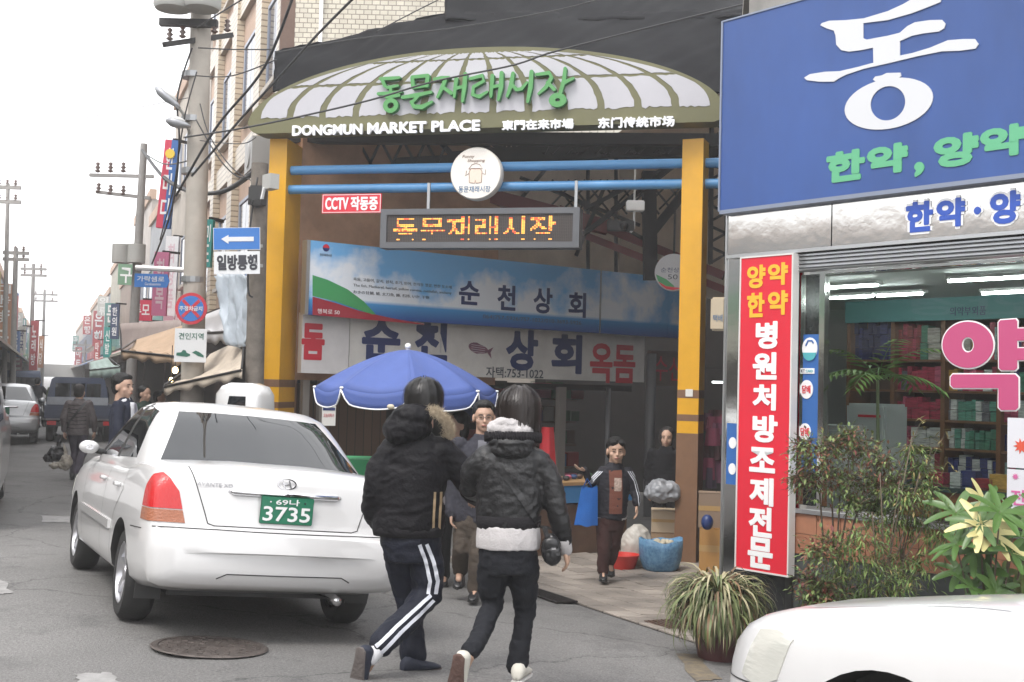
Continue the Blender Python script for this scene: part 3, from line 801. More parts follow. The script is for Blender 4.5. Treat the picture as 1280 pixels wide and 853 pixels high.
part('side_wall', M_TAN, shop, lambda m: m.prism([(xA - .6, .502), (xA - .45, .502), (xA + 1.45, 4.2), (xA + 1.25, 4.2)], -.3, zTop, plane='xy'))
x1 = sx(415, 560)[0]; x2 = sx(520, 560)[0]
part('timber_panel', M_WOODP, shop, lambda m: m.box(x1, x2, .9, 1.0, -.2, zU - .02))
M_GPO = mat('grey_post', (.2, .18, .16), .6)
for px_, w_ in ((386, .05), (407, .05), (708, .07)):
    x = sx(px_, 520)[0]; part('door_post', M_GPO, shop, lambda mb: mb.box(x - w_, x + w_, .1, .2, -.3, zU))
x = sx(808, 500)[0]
part('steel_column', mat('grey_column', (.13, .13, .135), .5, .1), shop, lambda m: m.tube([(x, -.1, -.3), (x, -.1, zU + .6)], .085, 14), smooth=True)
x = sx(780, 500)[0]
part('thin_post', mat('grey_col2', (.25, .25, .26), .5, .3), shop, lambda m: m.tube([(x, .4, -.3), (x, .4, zU)], .04, 10), smooth=True)
# shelves with dim goods inside
random.seed(21)
gm = [mat('goods_%s' % n, c, .6) for n, c in (('red', (.20, .012, .012)), ('brown', (.06, .03, .018)), ('white', (.2, .19, .18)), ('blue', (.015, .04, .12)), ('green', (.02, .07, .03)), ('dark', (.02, .02, .02)), ('pink', (.4, .1, .16)))]
def stock(parent, frx0, frx1, y, z0, rows, dh, wmin, wmax, mats, name='goods', fill=.85, seed=1, d=.2, hk=.75):
    rnd = random.Random(seed); n = 0
    for r in range(rows):
        x = frx0
        while x < frx1:
            w = rnd.uniform(wmin, wmax)
            if rnd.random() < fill:
                mb = MB(); h = dh * rnd.uniform(.4, hk); mb.box(x, x + w * .92, y, y + d, z0 + r * dh, z0 + r * dh + h)
                mb.build(name, rnd.choice(mats), parent); n += 1
            x += w
    return n
sh = fthing('goods_shelf', 'dim wooden shelf of packed goods inside the fish shop', 'shelf', S, 0, 0, SG)
x0 = sx(640, 560)[0]; x3 = sx(705, 560)[0]; x4 = sx(795, 560)[0]
def f(mb):
    for r in range(5): mb.box(x0, x4, 1.6, 2.0, .3 + r * .4, .33 + r * .4)
part('board', mat('dark_wood', (.07, .035, .02), .6), sh, f)
stock(sh, x0, x4, 1.65, .335, 5, .4, .12, .3, gm, seed=3)
# signboards ---------------------------------------------------
def banner_mat():
    m = bpy.data.materials.new('banner_print'); m.use_nodes = True; nt = m.node_tree; N = nt.nodes.new; L = nt.links.new
    b = nt.nodes['Principled BSDF']; tc = N('ShaderNodeTexCoord'); sp = N('ShaderNodeSeparateXYZ'); L(tc.outputs['Object'], sp.inputs[0])
    n = N('ShaderNodeTexNoise'); n.inputs['Scale'].default_value = .9; n.inputs['Detail'].default_value = 8; n.inputs['Roughness'].default_value = .55; L(tc.outputs['Object'], n.inputs['Vector'])
    ad = N('ShaderNodeMath'); ad.operation = 'MULTIPLY_ADD'; ad.inputs[1].default_value = .28; L(sp.outputs[2], ad.inputs[0]); L(n.outputs['Fac'], ad.inputs[2])
    r = N('ShaderNodeValToRGB'); e = r.color_ramp.elements; e[0].position = .47; e[0].color = (.74, .78, .84, 1); e[1].position = .60; e[1].color = (.16, .42, .74, 1)
    L(ad.outputs[0], r.inputs[0])
    # sea band at the bottom
    r2 = N('ShaderNodeValToRGB'); e = r2.color_ramp.elements; e[0].position = 0; e[0].color = (.01, .05, .26, 1); e[1].position = 1; e[1].color = (.05, .3, .62, 1)
    mr = N('ShaderNodeMapRange'); mr.inputs['From Min'].default_value = -.50; mr.inputs['From Max'].default_value = -.27; L(sp.outputs[2], mr.inputs['Value']); L(mr.outputs[0], r2.inputs[0])
    lt = N('ShaderNodeMapRange'); lt.inputs['From Min'].default_value = -.30; lt.inputs['From Max'].default_value = -.25; L(sp.outputs[2], lt.inputs['Value'])
    mx = N('ShaderNodeMixRGB'); L(lt.outputs[0], mx.inputs[0]); L(r2.outputs[0], mx.inputs[1]); L(r.outputs[0], mx.inputs[2])
    L(mx.outputs[0], b.inputs['Base Color']); b.inputs['Roughness'].default_value = .4
    return m
M_BAN = banner_mat()
a = S.px(388, 297, .35); a2 = S.px(388, 397, .35); b = S.px(751, 343, .35); c = S.px(852, 355, .35)
bz = (a[1] + a2[1]) / 2; bh = .50
ban = fthing('banner_sign', 'long blue sky print shop banner with a green and red swoosh at left', 'banner', S, 0, -.35, bz)
# the banner tilts down slightly with the print as one strip split in framed panels
bxs = [a[0], b[0], S.px(836, 350, .35)[0]]
def f(mb): mb.box(bxs[0], bxs[1] - .012, 0, .12, -bh, bh)
part('panel', M_BAN, ban, f)
ban2 = fthing('banner_sign', 'plain blue sky print banner panel without letters, right of the lettered one', 'banner', S, 0, -.35, bz)
def f(mb): mb.box(bxs[1] + .012, bxs[2] - .012, 0, .12, -bh, bh); mb.box(bxs[2] + .012, bxs[2] + .9, 0.02, .12, -bh, bh)
part('panel', M_BAN, ban2, f)
M_ALU = mat('aluminium', (.5, .5, .5), .35, .8)
part('frame_strip', M_ALU, ban, lambda mb: mb.box(bxs[1] - .012, bxs[1] + .012, -.012, .12, -bh, bh)); part('frame_strip', M_ALU, ban, lambda mb: mb.box(bxs[0] - .05, bxs[0], -.01, .13, -bh, bh))
def bp_(px, py): x, z = S.px(px, py, .36); return x, z - bz
# swoosh patches
def swoosh(top, bot, m, y, name):
    mb = MB(); mb.prism([bp_(*p) for p in top] + [bp_(*p) for p in bot[::-1]], y - .003, y - .0005); mb.build(name, m, ban)
swoosh([(391, 344), (410, 350), (435, 362), (455, 377), (470, 393)], [(391, 370), (420, 377), (450, 388), (466, 393.5)], mat('swoosh_green', (.05, .3, .10), .4), -.001, 'swoosh')
swoosh([(391, 371), (420, 379), (450, 389), (490, 398), (530, 405)], [(391, 394), (440, 398), (490, 402.5), (530, 406)], mat('swoosh_red', (.3, .015, .03), .4), -.001, 'swoosh')
M_NAVY = mat('navy_ink', (.012, .025, .12), .4)
M_GREY = mat('grey_ink', (.06, .07, .09), .5)
for ch, xa, xb_, yb, yt in (('순', 574, 600, 380, 353), ('천', 622, 645, 387, 358), ('상', 667, 691, 391, 361), ('회', 711, 733, 396, 367)):
    q0 = bp_(xa, yb); q1 = bp_(xb_, yt); text('lettering', ch, q0[0], q1[0], q0[1], q1[1], -.001, M_NAVY, ban, bold=.02, fat=.004)
q0 = bp_(604, 397); q1 = bp_(727, 393); text('lettering', '064)757-5926/757-1022/010-3693-5926', bp_(604, 397)[0], bp_(727, 403)[0], q0[1] - .03, q0[1] + .045, -.001, M_GREY, ban)
for i, s_ in enumerate(('옥돔, 고등어, 갈치, 삼치, 조기, 민어, 한치등 젓갈, 반찬 도소매', 'The fish, Mackerel, hairtail, yellow corvina, cuttlefish, anchovy', 'おきの甘鯛, 鯖, 太刀魚, 鰆, 石持, いか, 干物')):
    q0 = bp_(442, 350 + i * 8); q1 = bp_((565, 565, 537)[i], 352 + i * 8)
    text('lettering', s_, q0[0], q1[0], q0[1] - .012, q0[1] + .035, -.001, M_GREY, ban)
q0 = bp_(397, 391); q1 = bp_(425, 384); text('lettering', '행복로 50', q0[0], q1[0], q0[1] - .01, q0[1] + .055, -.003, M_WHT, ban)
q = bp_(408, 310)
part('round_emblem', mat('emblem_navy', (.02, .03, .15), .4), ban, lambda m: m.lathe([(.001, -.004), (.05, -.004), (.05, 0), (.001, 0)], 24, (q[0], 0, q[1]), 'y'))
part('emblem_half', M_RED, ban, lambda m: m.prism([(q[0] + .048 * math.cos(t / 10 * math.pi), q[1] + .048 * math.sin(t / 10 * math.pi)) for t in range(11)], -.006, -.003))
text('lettering', '동문재래시장', q[0] - .09, q[0] + .09, q[1] - .115, q[1] - .08, -.001, M_GREY, ban)

# lower white signboard
a = S.px(386, 398, .12); b = S.px(386, 449, .12); wz0 = S.px(560, 470, .12)[1]
ws_ = fthing('shop_signboard', 'old white shop signboard with navy letters and a fish picture under the blue banner', 'sign', S, 0, -.12, 0)
M_WSB = mat('dirty_white_board', (.64, .62, .59), .5, var=.18, vscale=2)
def wp(px, py): return S.px(px, py, .125)
zlo, zhi = wp(805, 486)[1], wp(400, 398)[1]
zlo = (wp(400, 453)[1] + wp(640, 474)[1] + wp(800, 487)[1]) / 3; zhi = zlo + .80
xs0, xs1, xs2 = wp(378, 420)[0], wp(437, 430)[0], wp(806, 460)[0]
part('left_panel', mat('white_board', (.62, .60, .60), .5, var=.1), ws_, lambda m: m.box(xs0, xs1 - .008, .0, .12, zlo - .02, zhi))
part('main_panel', M_WSB, ws_, lambda m: m.box(xs1 + .008, xs2, .01, .12, zlo, zhi))
M_RINK = mat('red_ink', (.5, .02, .04), .45)
def wtext(s_, p0, p1, m, **k): q0 = wp(*p0); q1 = wp(*p1); return text('lettering', s_, q0[0], q1[0], q0[1], q1[1], -.001 if k.pop('left', 0) else .009, m, ws_, **k)
wtext('돔', (377, 449), (406, 406), M_RINK, left=1, bold=.03, fat=.008)
for ch, xa, xb_, yb, yt in (('순', 453, 501, 449, 401), ('천', 519, 560, 450, 403), ('상', 633, 673, 462, 414), ('회', 690, 728, 466, 420)):
    wtext(ch, (xa, yb), (xb_, yt), M_NAVY, bold=.03, fat=.01)
wtext('자택:753-1022', (608, 472), (680, 461), M_GREY, bold=.01)
wtext('옥돔', (738, 478), (795, 432), M_RINK, bold=.02, fat=.006)
# fish picture
q = wp(600, 436)
def f(mb):
    n = 18; pts = []
    for k in range(n): t = math.pi * 2 * k / n; pts.append((q[0] - .02 + .17 * math.cos(t) * 1.05, q[1] + .085 * math.sin(t) * (1 if math.cos(t) < 0 else .8) - .03 * math.cos(t)))
    mb.prism(pts, .004, .009); mb.prism([(q[0] + .12, q[1] - .03), (q[0] + .25, q[1] + .03), (q[0] + .20, q[1] - .05), (q[0] + .22, q[1] - .14)], .003, .0085)
part('fish_picture', mat('fish_pink', (.25, .09, .12), .4, var=.6, vscale=20, stretch=(.3, 1, 3), col2=(.06, .05, .09)), ws_, f)
def f(mb):
    for k in range(4): z = q[1] + .05 - k * .032; mb.prism([(q[0] - .15, z), (q[0] + .10, z - .02), (q[0] + .10, z - .012), (q[0] - .15, z + .009)], .002, .0038)
part('fish_stripe', mat('fish_stripe', (.45, .38, .42), .4), ws_, f)
# second faded sign right of column
q0 = S.px(815, 482, .05); q1 = S.px(850, 440, .05)
fs_ = fthing('shop_signboard', 'faded brown signboard half hidden behind the right yellow pillar', 'sign', S, 0, 0, 0)
part('panel', mat('faded_board', (.16, .10, .09), .6, var=.2), fs_, lambda m: m.box(q0[0] - .02, q1[0] + .6, -.05, .05, q0[1], q1[1]))
text('lettering', '수산시', q0[0] + .03, q1[0] + .4, q0[1] + .08, q1[1] - .08, -.052, M_RINK, fs_)
# round hanging sign 50
q = S.px(843, 341, .9)
rs = fthing('round_sign', 'round white shop number sign reading 50 behind the right pillar', 'sign', Frame(0, 0, R(-10)), 0, 0, 0)
p = P(842, 341, 16.6); rs.location = p
M_PW = mat('plastic_white', (.6, .6, .62), .4, var=.05)
part('disc', M_PW, rs, lambda m: m.lathe([(.001, -.03), (.255, -.03), (.27, -.02), (.27, .03), (.001, .03)], 36, axis='y'), smooth='auto')
text('lettering', '순천상회', -.18, .16, .0, .07, -.032, M_NAVY, rs); text('lettering', '50', -.08, .06, -.10, -.03, -.032, M_GREY, rs)
part('swoosh', mat('swoosh_green', (0, 0, 0)), rs, lambda m: m.prism([(-.25, -.03), (-.1, -.10), (.02, -.2), (-.03, -.235), (-.15, -.2), (-.22, -.12)], -.034, -.031))
part('swoosh', M_RED, rs, lambda m: m.prism([(-.22, -.13), (-.1, -.2), (.12, -.225), (.0, -.255), (-.1, -.24), (-.17, -.19)], -.036, -.033))
part('bracket', M_DARK, rs, lambda m: m.bar((0, .05, .27), (0, .05, .9), .03))
# cream box sign on the right wall
bs = thing('box_sign', 'small cream plastic box sign with blue print beside the pharmacy corner', 'sign', P(900, 393, 13.2), R(-30))
part('box', mat('cream_plastic', (.5, .42, .3), .5), bs, lambda m: m.box(-.09, .09, -.08, .08, -.19, .19), bevel=.02)
text('lettering', '택배', -.05, .06, -.09, -.01, -.083, M_INKB, bs)

# alley's far closing walls and right-hand shop row
rw = thing('right_shop_row', 'dark row of stalls along the right side of the covered alley', 'shop', (0, 0, 0))
b0 = P(905, 600, 10.2); 
def f(mb):
    a = Vector((2.85, 12.2)); b = Vector((6.6, 24)); d = (b - a).normalized(); n = Vector((d.y, -d.x)) * .3
    mb.add([(a.x, a.y, -.6), (b.x, b.y, -.6), (b.x + n.x, b.y + n.y, -.6), (a.x + n.x, a.y + n.y, -.6), (a.x, a.y, 6.4), (b.x, b.y, 6.4), (b.x + n.x, b.y + n.y, 6.4), (a.x + n.x, a.y + n.y, 6.4)],
           [(3, 2, 1, 0), (4, 5, 6, 7), (0, 1, 5, 4), (1, 2, 6, 5), (2, 3, 7, 6), (3, 0, 4, 7)])
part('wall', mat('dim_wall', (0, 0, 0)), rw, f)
bk = thing('alley_end_wall', 'plain dark wall added to keep the far end of the alley dark', 'wall', (0, 0, 0))
part('wall', mat('dim_wall2', (.018, .015, .014), .8, var=.4), bk, lambda m: m.box(0.5, 8, 24, 24.3, -.6, 6.5))  # near-black slab added so the depth of the alley reads dark
# colourful hanging clothes by the right wall
random.seed(8)
clo = [mat('cloth_%d' % i, c, .85, bump=.3, bscale=30) for i, c in enumerate([(.16, .03, .06), (.22, .13, .15), (.12, .02, .03), (.04, .025, .045), (.15, .10, .09), (.10, .03, .06), (.015, .015, .018), (.06, .02, .025)])]
rack = thing('clothes_display', 'patterned clothes hanging in layers beside the right gate pillar', 'clothes display', P(893, 560, 14.6))
for k in range(26):
    px_ = random.uniform(884, 906); py_ = random.uniform(505, 588); w = random.uniform(.10, .2); h = random.uniform(.14, .3)
    p = P(px_, py_, random.uniform(14.4, 14.9)) - rack.location; mb = MB()
    mb.grid(lambda u, v: (p.x + (u - .5) * w * (1 + .3 * v), p.y + .03 * math.sin(u * 9 + k), p.z - v * h), 6, 4)
    mb.build('garment', random.choice(clo), rack, smooth=True)
part('rail', M_DARK, rack, lambda m: m.bar((-.3, .1, 1.0), (.4, .1, 1.0), .03))
# lit fluorescent glimpse inside right side
lt = thing('tube_lamp', 'lit fluorescent tube glimpsed in the alley right of the yellow pillar', 'lamp', P(898, 478, 15.5))
part('tube', mat('tube_glow', (.8, .8, .8), .5, emit=(.9, 1, 1), estr=2.0), lt, lambda m: m.tube([(-.08, 0, 0), (.16, .1, 0.0)], .014, 8))
# ================================================================== PHARMACY ON THE RIGHT
F = Frame(1.72, 9.0, R(-48.9))
FG = -.35
M_BSIGN = mat('blue_sign_face', (.030, .080, .27), .5, var=.25, vscale=1.0, stretch=(1, 1, .35), bump=.03, bscale=6)
M_SILV = mat('brushed_silver', (.55, .56, .57), .28, .9, bump=.05, bscale=8)
M_STEEL = mat('polished_steel', (.72, .72, .70), .12, 1.0, bump=.12, bscale=3.0)
M_DGR = mat('dark_granite', (.030, .032, .034), .25, var=.4, vscale=25)
M_OTILE = mat('orange_tile', (.36, .16, .09), .5, var=.2, vscale=5)
M_GLASS = bpy.data.materials.new('window_glass'); M_GLASS.use_nodes = True
nt = M_GLASS.node_tree; nt.nodes.remove(nt.nodes['Principled BSDF'])
_t = nt.nodes.new('ShaderNodeBsdfTransparent'); _g = nt.nodes.new('ShaderNodeBsdfGlossy'); _f = nt.nodes.new('ShaderNodeFresnel'); _x = nt.nodes.new('ShaderNodeMixShader')
_t.inputs[0].default_value = (.93, .96, .95, 1); _g.inputs['Roughness'].default_value = .01; _f.inputs[0].default_value = 1.3
nt.links.new(_f.outputs[0], _x.inputs[0]); nt.links.new(_t.outputs[0], _x.inputs[1]); nt.links.new(_g.outputs[0], _x.inputs[2]); nt.links.new(_x.outputs[0], nt.nodes['Material Output'].inputs[0])
XR = 4.6
ph = fthing('pharmacy', 'corner pharmacy with a lit glass front, steel fascia and orange tiled base', 'shop', F, 0, 0, FG)
def fx(px, py, out=0): x, z = F.px(px, py, out); return x, z - FG
_, zSB = fx(917, 262, .1)       # bottom of blue sign
_, zST = fx(917, 26, .1)
zs0 = (fx(926, 319, .04)[1] + fx(1280, 291, .04)[1]) / 2      # bottom of steel fascia
zs1 = (fx(920, 266, .04)[1] + fx(1280, 219, .04)[1]) / 2
xw0 = fx(995, 500)[0]; xm = fx(1025, 500)[0]
zsh = (fx(1000, 340, .02)[1] + fx(1280, 322, .02)[1]) / 2
zwb = (fx(1000, 640)[1] + fx(1160, 661)[1]) / 2             # window sill height
# shell of the building (skewed left side wall)
def skew(p): return p
Dp = 3.6
Lx = lambda y: -.78 * y - .02
def f(mb):
    poly = [(.0, .35), (Lx(Dp), Dp), (Lx(Dp) + .14, Dp), (.14, .30)]
    mb.prism([(a, b) for a, b in poly], -.6, zST, plane='xy')
part('side_wall', mat('side_wall_grey', (.12, .11, .10), .7, var=.3), ph, f)
part('upper_wall', mat('concrete_upper', (.25, .24, .22), .8, var=.3), ph, lambda m: m.box(.0, XR, .12, .35, zsh, zST + .8))
part('roof_slab', mat('concrete_upper', (0, 0, 0)), ph, lambda m: m.prism([(0, .1), (Lx(Dp + .3), Dp + .3), (XR, Dp + .3), (XR, .1)], zST + .8, zST + .95, plane='xy'))
part('ceiling', mat('shop_ceiling', (.52, .56, .56), .6), ph, lambda m: m.prism([(.05, .12), (Lx(Dp), Dp), (XR, Dp), (XR, .12)], zsh + .02, zsh + .07, plane='xy'))
part('back_wall', mat('shop_wall', (.40, .42, .40), .6), ph, lambda m: m.box(Lx(Dp), XR, Dp, Dp + .15, -.6, zST))
part('inner_floor', mat('shop_floor', (.25, .24, .22), .3), ph, lambda m: m.prism([(.0, .12), (Lx(Dp), Dp), (XR, Dp), (XR, .12)], .10, .14, plane='xy'))
part('right_wall', mat('shop_wall', (0, 0, 0)), ph, lambda m: m.box(XR, XR + .15, 0, Dp + .15, -.6, zST + .8))
part('corner_column', M_STEEL, ph, lambda m: m.box(-.055, .06, -.02, .30, -.6, zSB - .01))
part('column_trim', M_SILV, ph, lambda m: m.box(-.07, -.057, -.035, .0, -.6, zSB - .01))
xd0 = fx(984, 500, .03)[0]
part('granite_pier', M_DGR, ph, lambda m: m.box(.06, xw0 - .005, -.0, .30, -.6, zs0))
part('pier_edge', mat('black_trim', (.02, .02, .02), .3), ph, lambda m: m.box(xd0, xw0 + .004, -.02, .001, -.6, zs0 - .01))
part('granite_base', mat('grey_green_base', (.06, .068, .066), .5, var=.35, vscale=5), ph, lambda m: m.box(xw0, XR, .0, .25, -.6, zwb - .30))
# tiled band under the window, tile by tile
xt = xw0 + .003; i = 0
while xt < 3.4:
    for r in range(2):
        mb = MB(); mb.box(xt, xt + .194, -.012, .05, zwb - .295 + r * .147, zwb - .152 + r * .147)
        mb.build('wall_tile', M_OTILE, ph)
    xt += .2
part('tile_backing', mat('grout', (.1, .09, .08), .9), ph, lambda m: m.box(xw0, XR, .0, .25, zwb - .298, zwb - .004))
part('window_sill', M_SILV, ph, lambda m: m.box(xw0, XR, -.03, .14, zwb, zwb + .03))
# blue sign
bsn = fthing('pharmacy_sign', 'big blue pharmacy sign board with a large white brush letter and green letters', 'sign', F, 0, 0, 0)
zA, zB = zSB + FG, zST + FG
part('box', M_BSIGN, bsn, lambda m: m.box(-.06, XR, -.12, .12, zA, zB))
part('edge_frame', mat('dull_edge', (.22, .25, .32), .5, .4), bsn, lambda m: (m.box(-.075, -.06, -.13, .13, zA - .01, zB + .01), m.box(-.06, XR, -.128, .13, zB, zB + .012), m.box(-.06, XR, -.128, .13, zA - .03, zA)))
k6 = 380 / 1013
def c6(x, y): a = F.px(900 + x * k6, y * k6, .125); return a
outl = [(335, 85), (340, 78), (365, 70), (420, 68), (480, 62), (560, 38), (610, 15), (650, -8), (700, -14), (738, -6), (735, 8), (700, 22), (640, 45), (560, 68), (478, 78), (478, 128), (490, 133), (560, 120), (600, 110), (625, 88), (650, 75), (700, 68), (740, 67), (752, 80), (748, 95), (730, 106), (680, 112), (640, 120), (600, 138), (600, 186), (640, 178), (700, 160), (760, 135), (810, 131), (850, 131), (862, 148), (852, 163), (800, 170), (740, 172), (660, 188), (560, 212), (480, 230), (420, 250), (400, 260), (380, 273), (330, 273), (290, 268), (281, 260), (300, 248), (350, 240), (400, 238), (460, 224), (512, 210), (511, 160), (470, 168), (430, 173), (405, 168), (388, 150), (386, 120), (380, 103), (355, 95)]
mb = MB(); mb.prism([c6(*p) for p in outl], -.129, -.1205)
mb.prism([c6(*p) for p in [(510, 266), (518, 256), (540, 252), (556, 244), (602, 243), (604, 254), (592, 264), (600, 275), (530, 280)]], -.1286, -.1205)
n = 40; A = []; B = []
for k in range(n):
    t = 2 * math.pi * k / n; A.append(c6(563 + 147 * math.cos(t), 346 + 84 * math.sin(t) - 22 * math.cos(t))); B.append(c6(560 + 58 * math.cos(t), 345 + 57 * math.sin(t) - 6 * math.cos(t)))
vs = [(x, y, z) for y in (-.1282, -.1205) for x, z in A] + [(x, y, z) for y in (-.1282, -.1205) for x, z in B]; fs = []
for k in range(n):
    j = (k + 1) % n; fs += [(k, j, 2 * n + j, 2 * n + k), (k, n + k, n + j, j), (2 * n + k, 2 * n + j, 3 * n + j, 3 * n + k)]
mb.add(vs, fs); mb.build('brush_letter', mat('sign_white', (.56, .57, .59), .4), bsn)
M_GLET = mat('sign_green', (.10, .38, .20), .4)
def ftext(s_, bl, tr, y, m, parent, dz=0, **k):
    a = F.px(*bl, -y); b = F.px(*tr, -y)
    return text('lettering', s_, a[0], b[0], a[1] - dz, b[1] - dz, y, m, parent, **k)
for ch, x0, y0, x1, y1 in (('한', 1034, 229, 1081, 186), ('약', 1084.5, 220, 1134.5, 178), (',', 1144, 221, 1155, 203), ('양', 1168, 211, 1223, 165), ('약', 1226, 199, 1281, 154)):
    ftext(ch, (x0, y0), (x1, y1), -.12, M_GLET, bsn, bold=.035, fat=.006, depth=.006)
# steel fascia
fas = fthing('steel_fascia', 'polished steel fascia strip with blue white edged letters under the blue sign', 'sign', F, 0, 0, 0)
zs0w, zs1w = zs0 + FG, zs1 + FG
part('panel', M_STEEL, fas, lambda m: (m.box(-.03, .895, -.05, .1, zs0w, zs1w), m.box(.905, 2.4, -.05, .1, zs0w, zs1w)) and None)
part('rim', M_SILV, fas, lambda m: (m.box(-.035, XR, -.062, -.05, zs1w - .02, zs1w + .01), m.box(-.035, XR, -.062, -.05, zs0w - .015, zs0w + .01)))
M_BL2 = mat('royal_blue', (.025, .08, .40), .4)
for ch, x0, y0, x1, y1 in (('한', 1133, 291, 1166, 251), ('약', 1171, 285, 1206, 247), ('·', 1218, 268, 1226, 259), ('양', 1238, 281, 1275, 238), ('약', 1281, 276, 1318, 232)):
    ftext(ch, (x0, y0), (x1, y1), -.053, M_WHT, fas, bold=.035, fat=.019, depth=.003)
    ftext(ch, (x0, y0), (x1, y1), -.057, M_BL2, fas, bold=.03, fat=.004, depth=.003)
# roller shutter housing, slat by slat
shb = fthing('shutter_box', 'silver roller shutter slats rolled up above the pharmacy window', 'shutter', F, 0, 0, 0)
nsl = 5; hs = (zs0w - (zsh + FG) - .016) / nsl
for k in range(nsl):
    mb = MB(); z = zsh + FG + k * hs
    mb.prism([(-.03, z + .003), (-.045, z + hs * .5), (-.03, z + hs - .003), (0.02, z + hs - .003), (.02, z + .003)], xw0, XR, plane='yz')
    mb.build('slat', M_SILV, shb)
# window frames + glass
win = fthing('shop_window', 'large pharmacy display window with steel mullion and dim reflections', 'window', F, 0, 0, 0)
zw0, zw1 = zwb + FG + .03, zsh + FG
part('frame', M_STEEL, win, lambda m: (m.box(xw0, xw0 + .03, .0, .06, zw0, zw1), m.box(xw0 + .03, 3.6, .0, .06, zw1 - .02, zw1), m.box(xw0 + .03, 3.6, .0, .06, zw0, zw0 + .03)) and None)
part('mullion', M_STEEL, win, lambda m: m.box(xm - .015, xm + .03, -.005, .06, zw0 + .03, zw1 - .02))
part('pane', M_GLASS, win, lambda m: m.box(xw0 + .03, xm - .015, .028, .034, zw0 + .03, zw1 - .02))
part('pane', M_GLASS, win, lambda m: m.box(xm + .03, 3.6, .028, .034, zw0 + .03, zw1 - .02))
# red vertical sign
c1 = F.px(925, 321, .10); c2 = F.px(993, 317, .10); c3 = F.px(985, 721, .10); c4 = F.px(919, 712, .10)
rx0, rx1 = (c1[0] + c4[0]) / 2, (c2[0] + c3[0]) / 2; rz0, rz1 = (c3[1] + c4[1]) / 2, (c1[1] + c2[1]) / 2
red = fthing('vertical_sign', 'tall red vertical sign with yellow and white letters on the pharmacy corner', 'sign', F, 0, 0, 0)
part('panel', M_RED, red, lambda m: m.box(rx0 + .012, rx1 - .012, -.10, -.03, rz0 + .012, rz1 - .012))
M_EDGE = mat('white_trim', (.62, .6, .58), .4)
part('trim', M_EDGE, red, lambda m: (m.box(rx0, rx0 + .012, -.106, -.03, rz0, rz1), m.box(rx1 - .012, rx1, -.106, -.03, rz0, rz1), m.box(rx0 + .012, rx1 - .012, -.106, -.03, rz1 - .012, rz1), m.box(rx0 + .012, rx1 - .012, -.106, -.03, rz0, rz0 + .012)) and None)
M_YLET = mat('letter_yellow', (.80, .42, .03), .4)
for ch, x0, y0, x1, y1 in (('양', 934, 361, 957, 331), ('약', 960, 357, 985, 328), ('한', 934, 397, 956, 366), ('약', 960, 394, 985, 363)):
    ftext(ch, (x0, y0), (x1, y1), -.101, M_YLET, red, bold=.03, fat=.002)
for ch, x0, y0, x1, y1 in (('병', 945, 436, 972, 402), ('원', 941, 474, 971, 441), ('처', 941, 512, 970, 481), ('방', 941, 552, 972, 520), ('조', 937, 589, 969, 561), ('제', 937, 630, 967, 599), ('전', 936, 669, 965, 636), ('문', 935, 708, 966, 675)):
    ftext(ch, (x0, y0), (x1, y1), -.101, M_WHT, red, bold=.03, fat=.003)
# sticker column on the narrow pane
stc = fthing('sticker_panel', 'blue sticker panel with round notices on the narrow pharmacy pane', 'sticker', F, 0, 0, 0)
M_STB = mat('sticker_blue', (.03, .12, .36), .4); M_STC = mat('sticker_cyan', (.08, .38, .42), .4)
def fr_(px, py): return F.px(px, py, -.02)
sa, sb = fr_(1002, 590), fr_(1026, 418)
part('sheet', M_STB, stc, lambda m: m.box(sa[0], sb[0], .016, .022, sa[1], sb[1]))
def disc(mb, c, r, y0, y1, rz=1.25): mb.prism([(c[0] + r * math.cos(t / 12 * math.pi), c[1] + r * rz * math.sin(t / 12 * math.pi)) for t in range(24)], y0, y1)
for (pxx, pyy, r) in ((1013, 436, .065), (1009, 487, .055), (1007, 540, .050)):
    q = fr_(pxx, pyy); part('round_notice', M_WHT, stc, lambda m: disc(m, q, r, .010, .0155))
q = fr_(1013, 441); part('cyan_half', M_STC, stc, lambda m: m.prism([(q[0] + .057 * math.cos(math.pi + t / 10 * math.pi), q[1] + .06 * math.sin(math.pi + t / 10 * math.pi)) for t in range(11)], .006, .0095))
q = fr_(1013, 430); mb = MB(); pl = stroke_poly([(q[0] - .03, q[1] - .012), (q[0] - .012, q[1] + .022), (q[0] + .02, q[1] + .022), (q[0] + .032, q[1] + .006)], .012, 4); mb.prism([(p.x, p.y) for p in pl], .006, .0095); mb.build('phone_mark', M_STB, stc)
for (pxx, pyy) in ((1009, 487), (1007, 540)):
    q = fr_(pxx, pyy); text('lettering', '담배', q[0] - .036, q[0] + .036, q[1] - .03, q[1] + .03, .0095, M_RED, stc, bold=.02)
q = fr_(1010, 464); part('white_band', M_WHT, stc, lambda m: m.box(q[0] - .055, q[0] + .06, .010, .0155, q[1] - .02, q[1] + .02))
text('lettering', 'KT', q[0] - .05, q[0] - .02, q[1] - .012, q[1] + .012, .0095, M_GREY, stc); text('lettering', 'CARD', q[0] - .01, q[0] + .05, q[1] - .01, q[1] + .01, .0095, M_STC, stc)
# blue stickers left of the red sign on the steel column
st2 = fthing('sticker_panel', 'small blue sticker on the steel corner column left of the red sign', 'sticker', F, 0, 0, 0)
q = F.px(914, 570, .03); part('sheet', M_STB, st2, lambda m: m.box(q[0] - .05, q[0] + .05, -.026, -.021, q[1] - .22, q[1] + .25))
part('round_notice', M_WHT, st2, lambda m: (disc(m, (q[0] + .01, q[1] + .1), .035, -.030, -.0265), disc(m, (q[0] + .01, q[1] - .1), .035, -.030, -.0265)) and None)

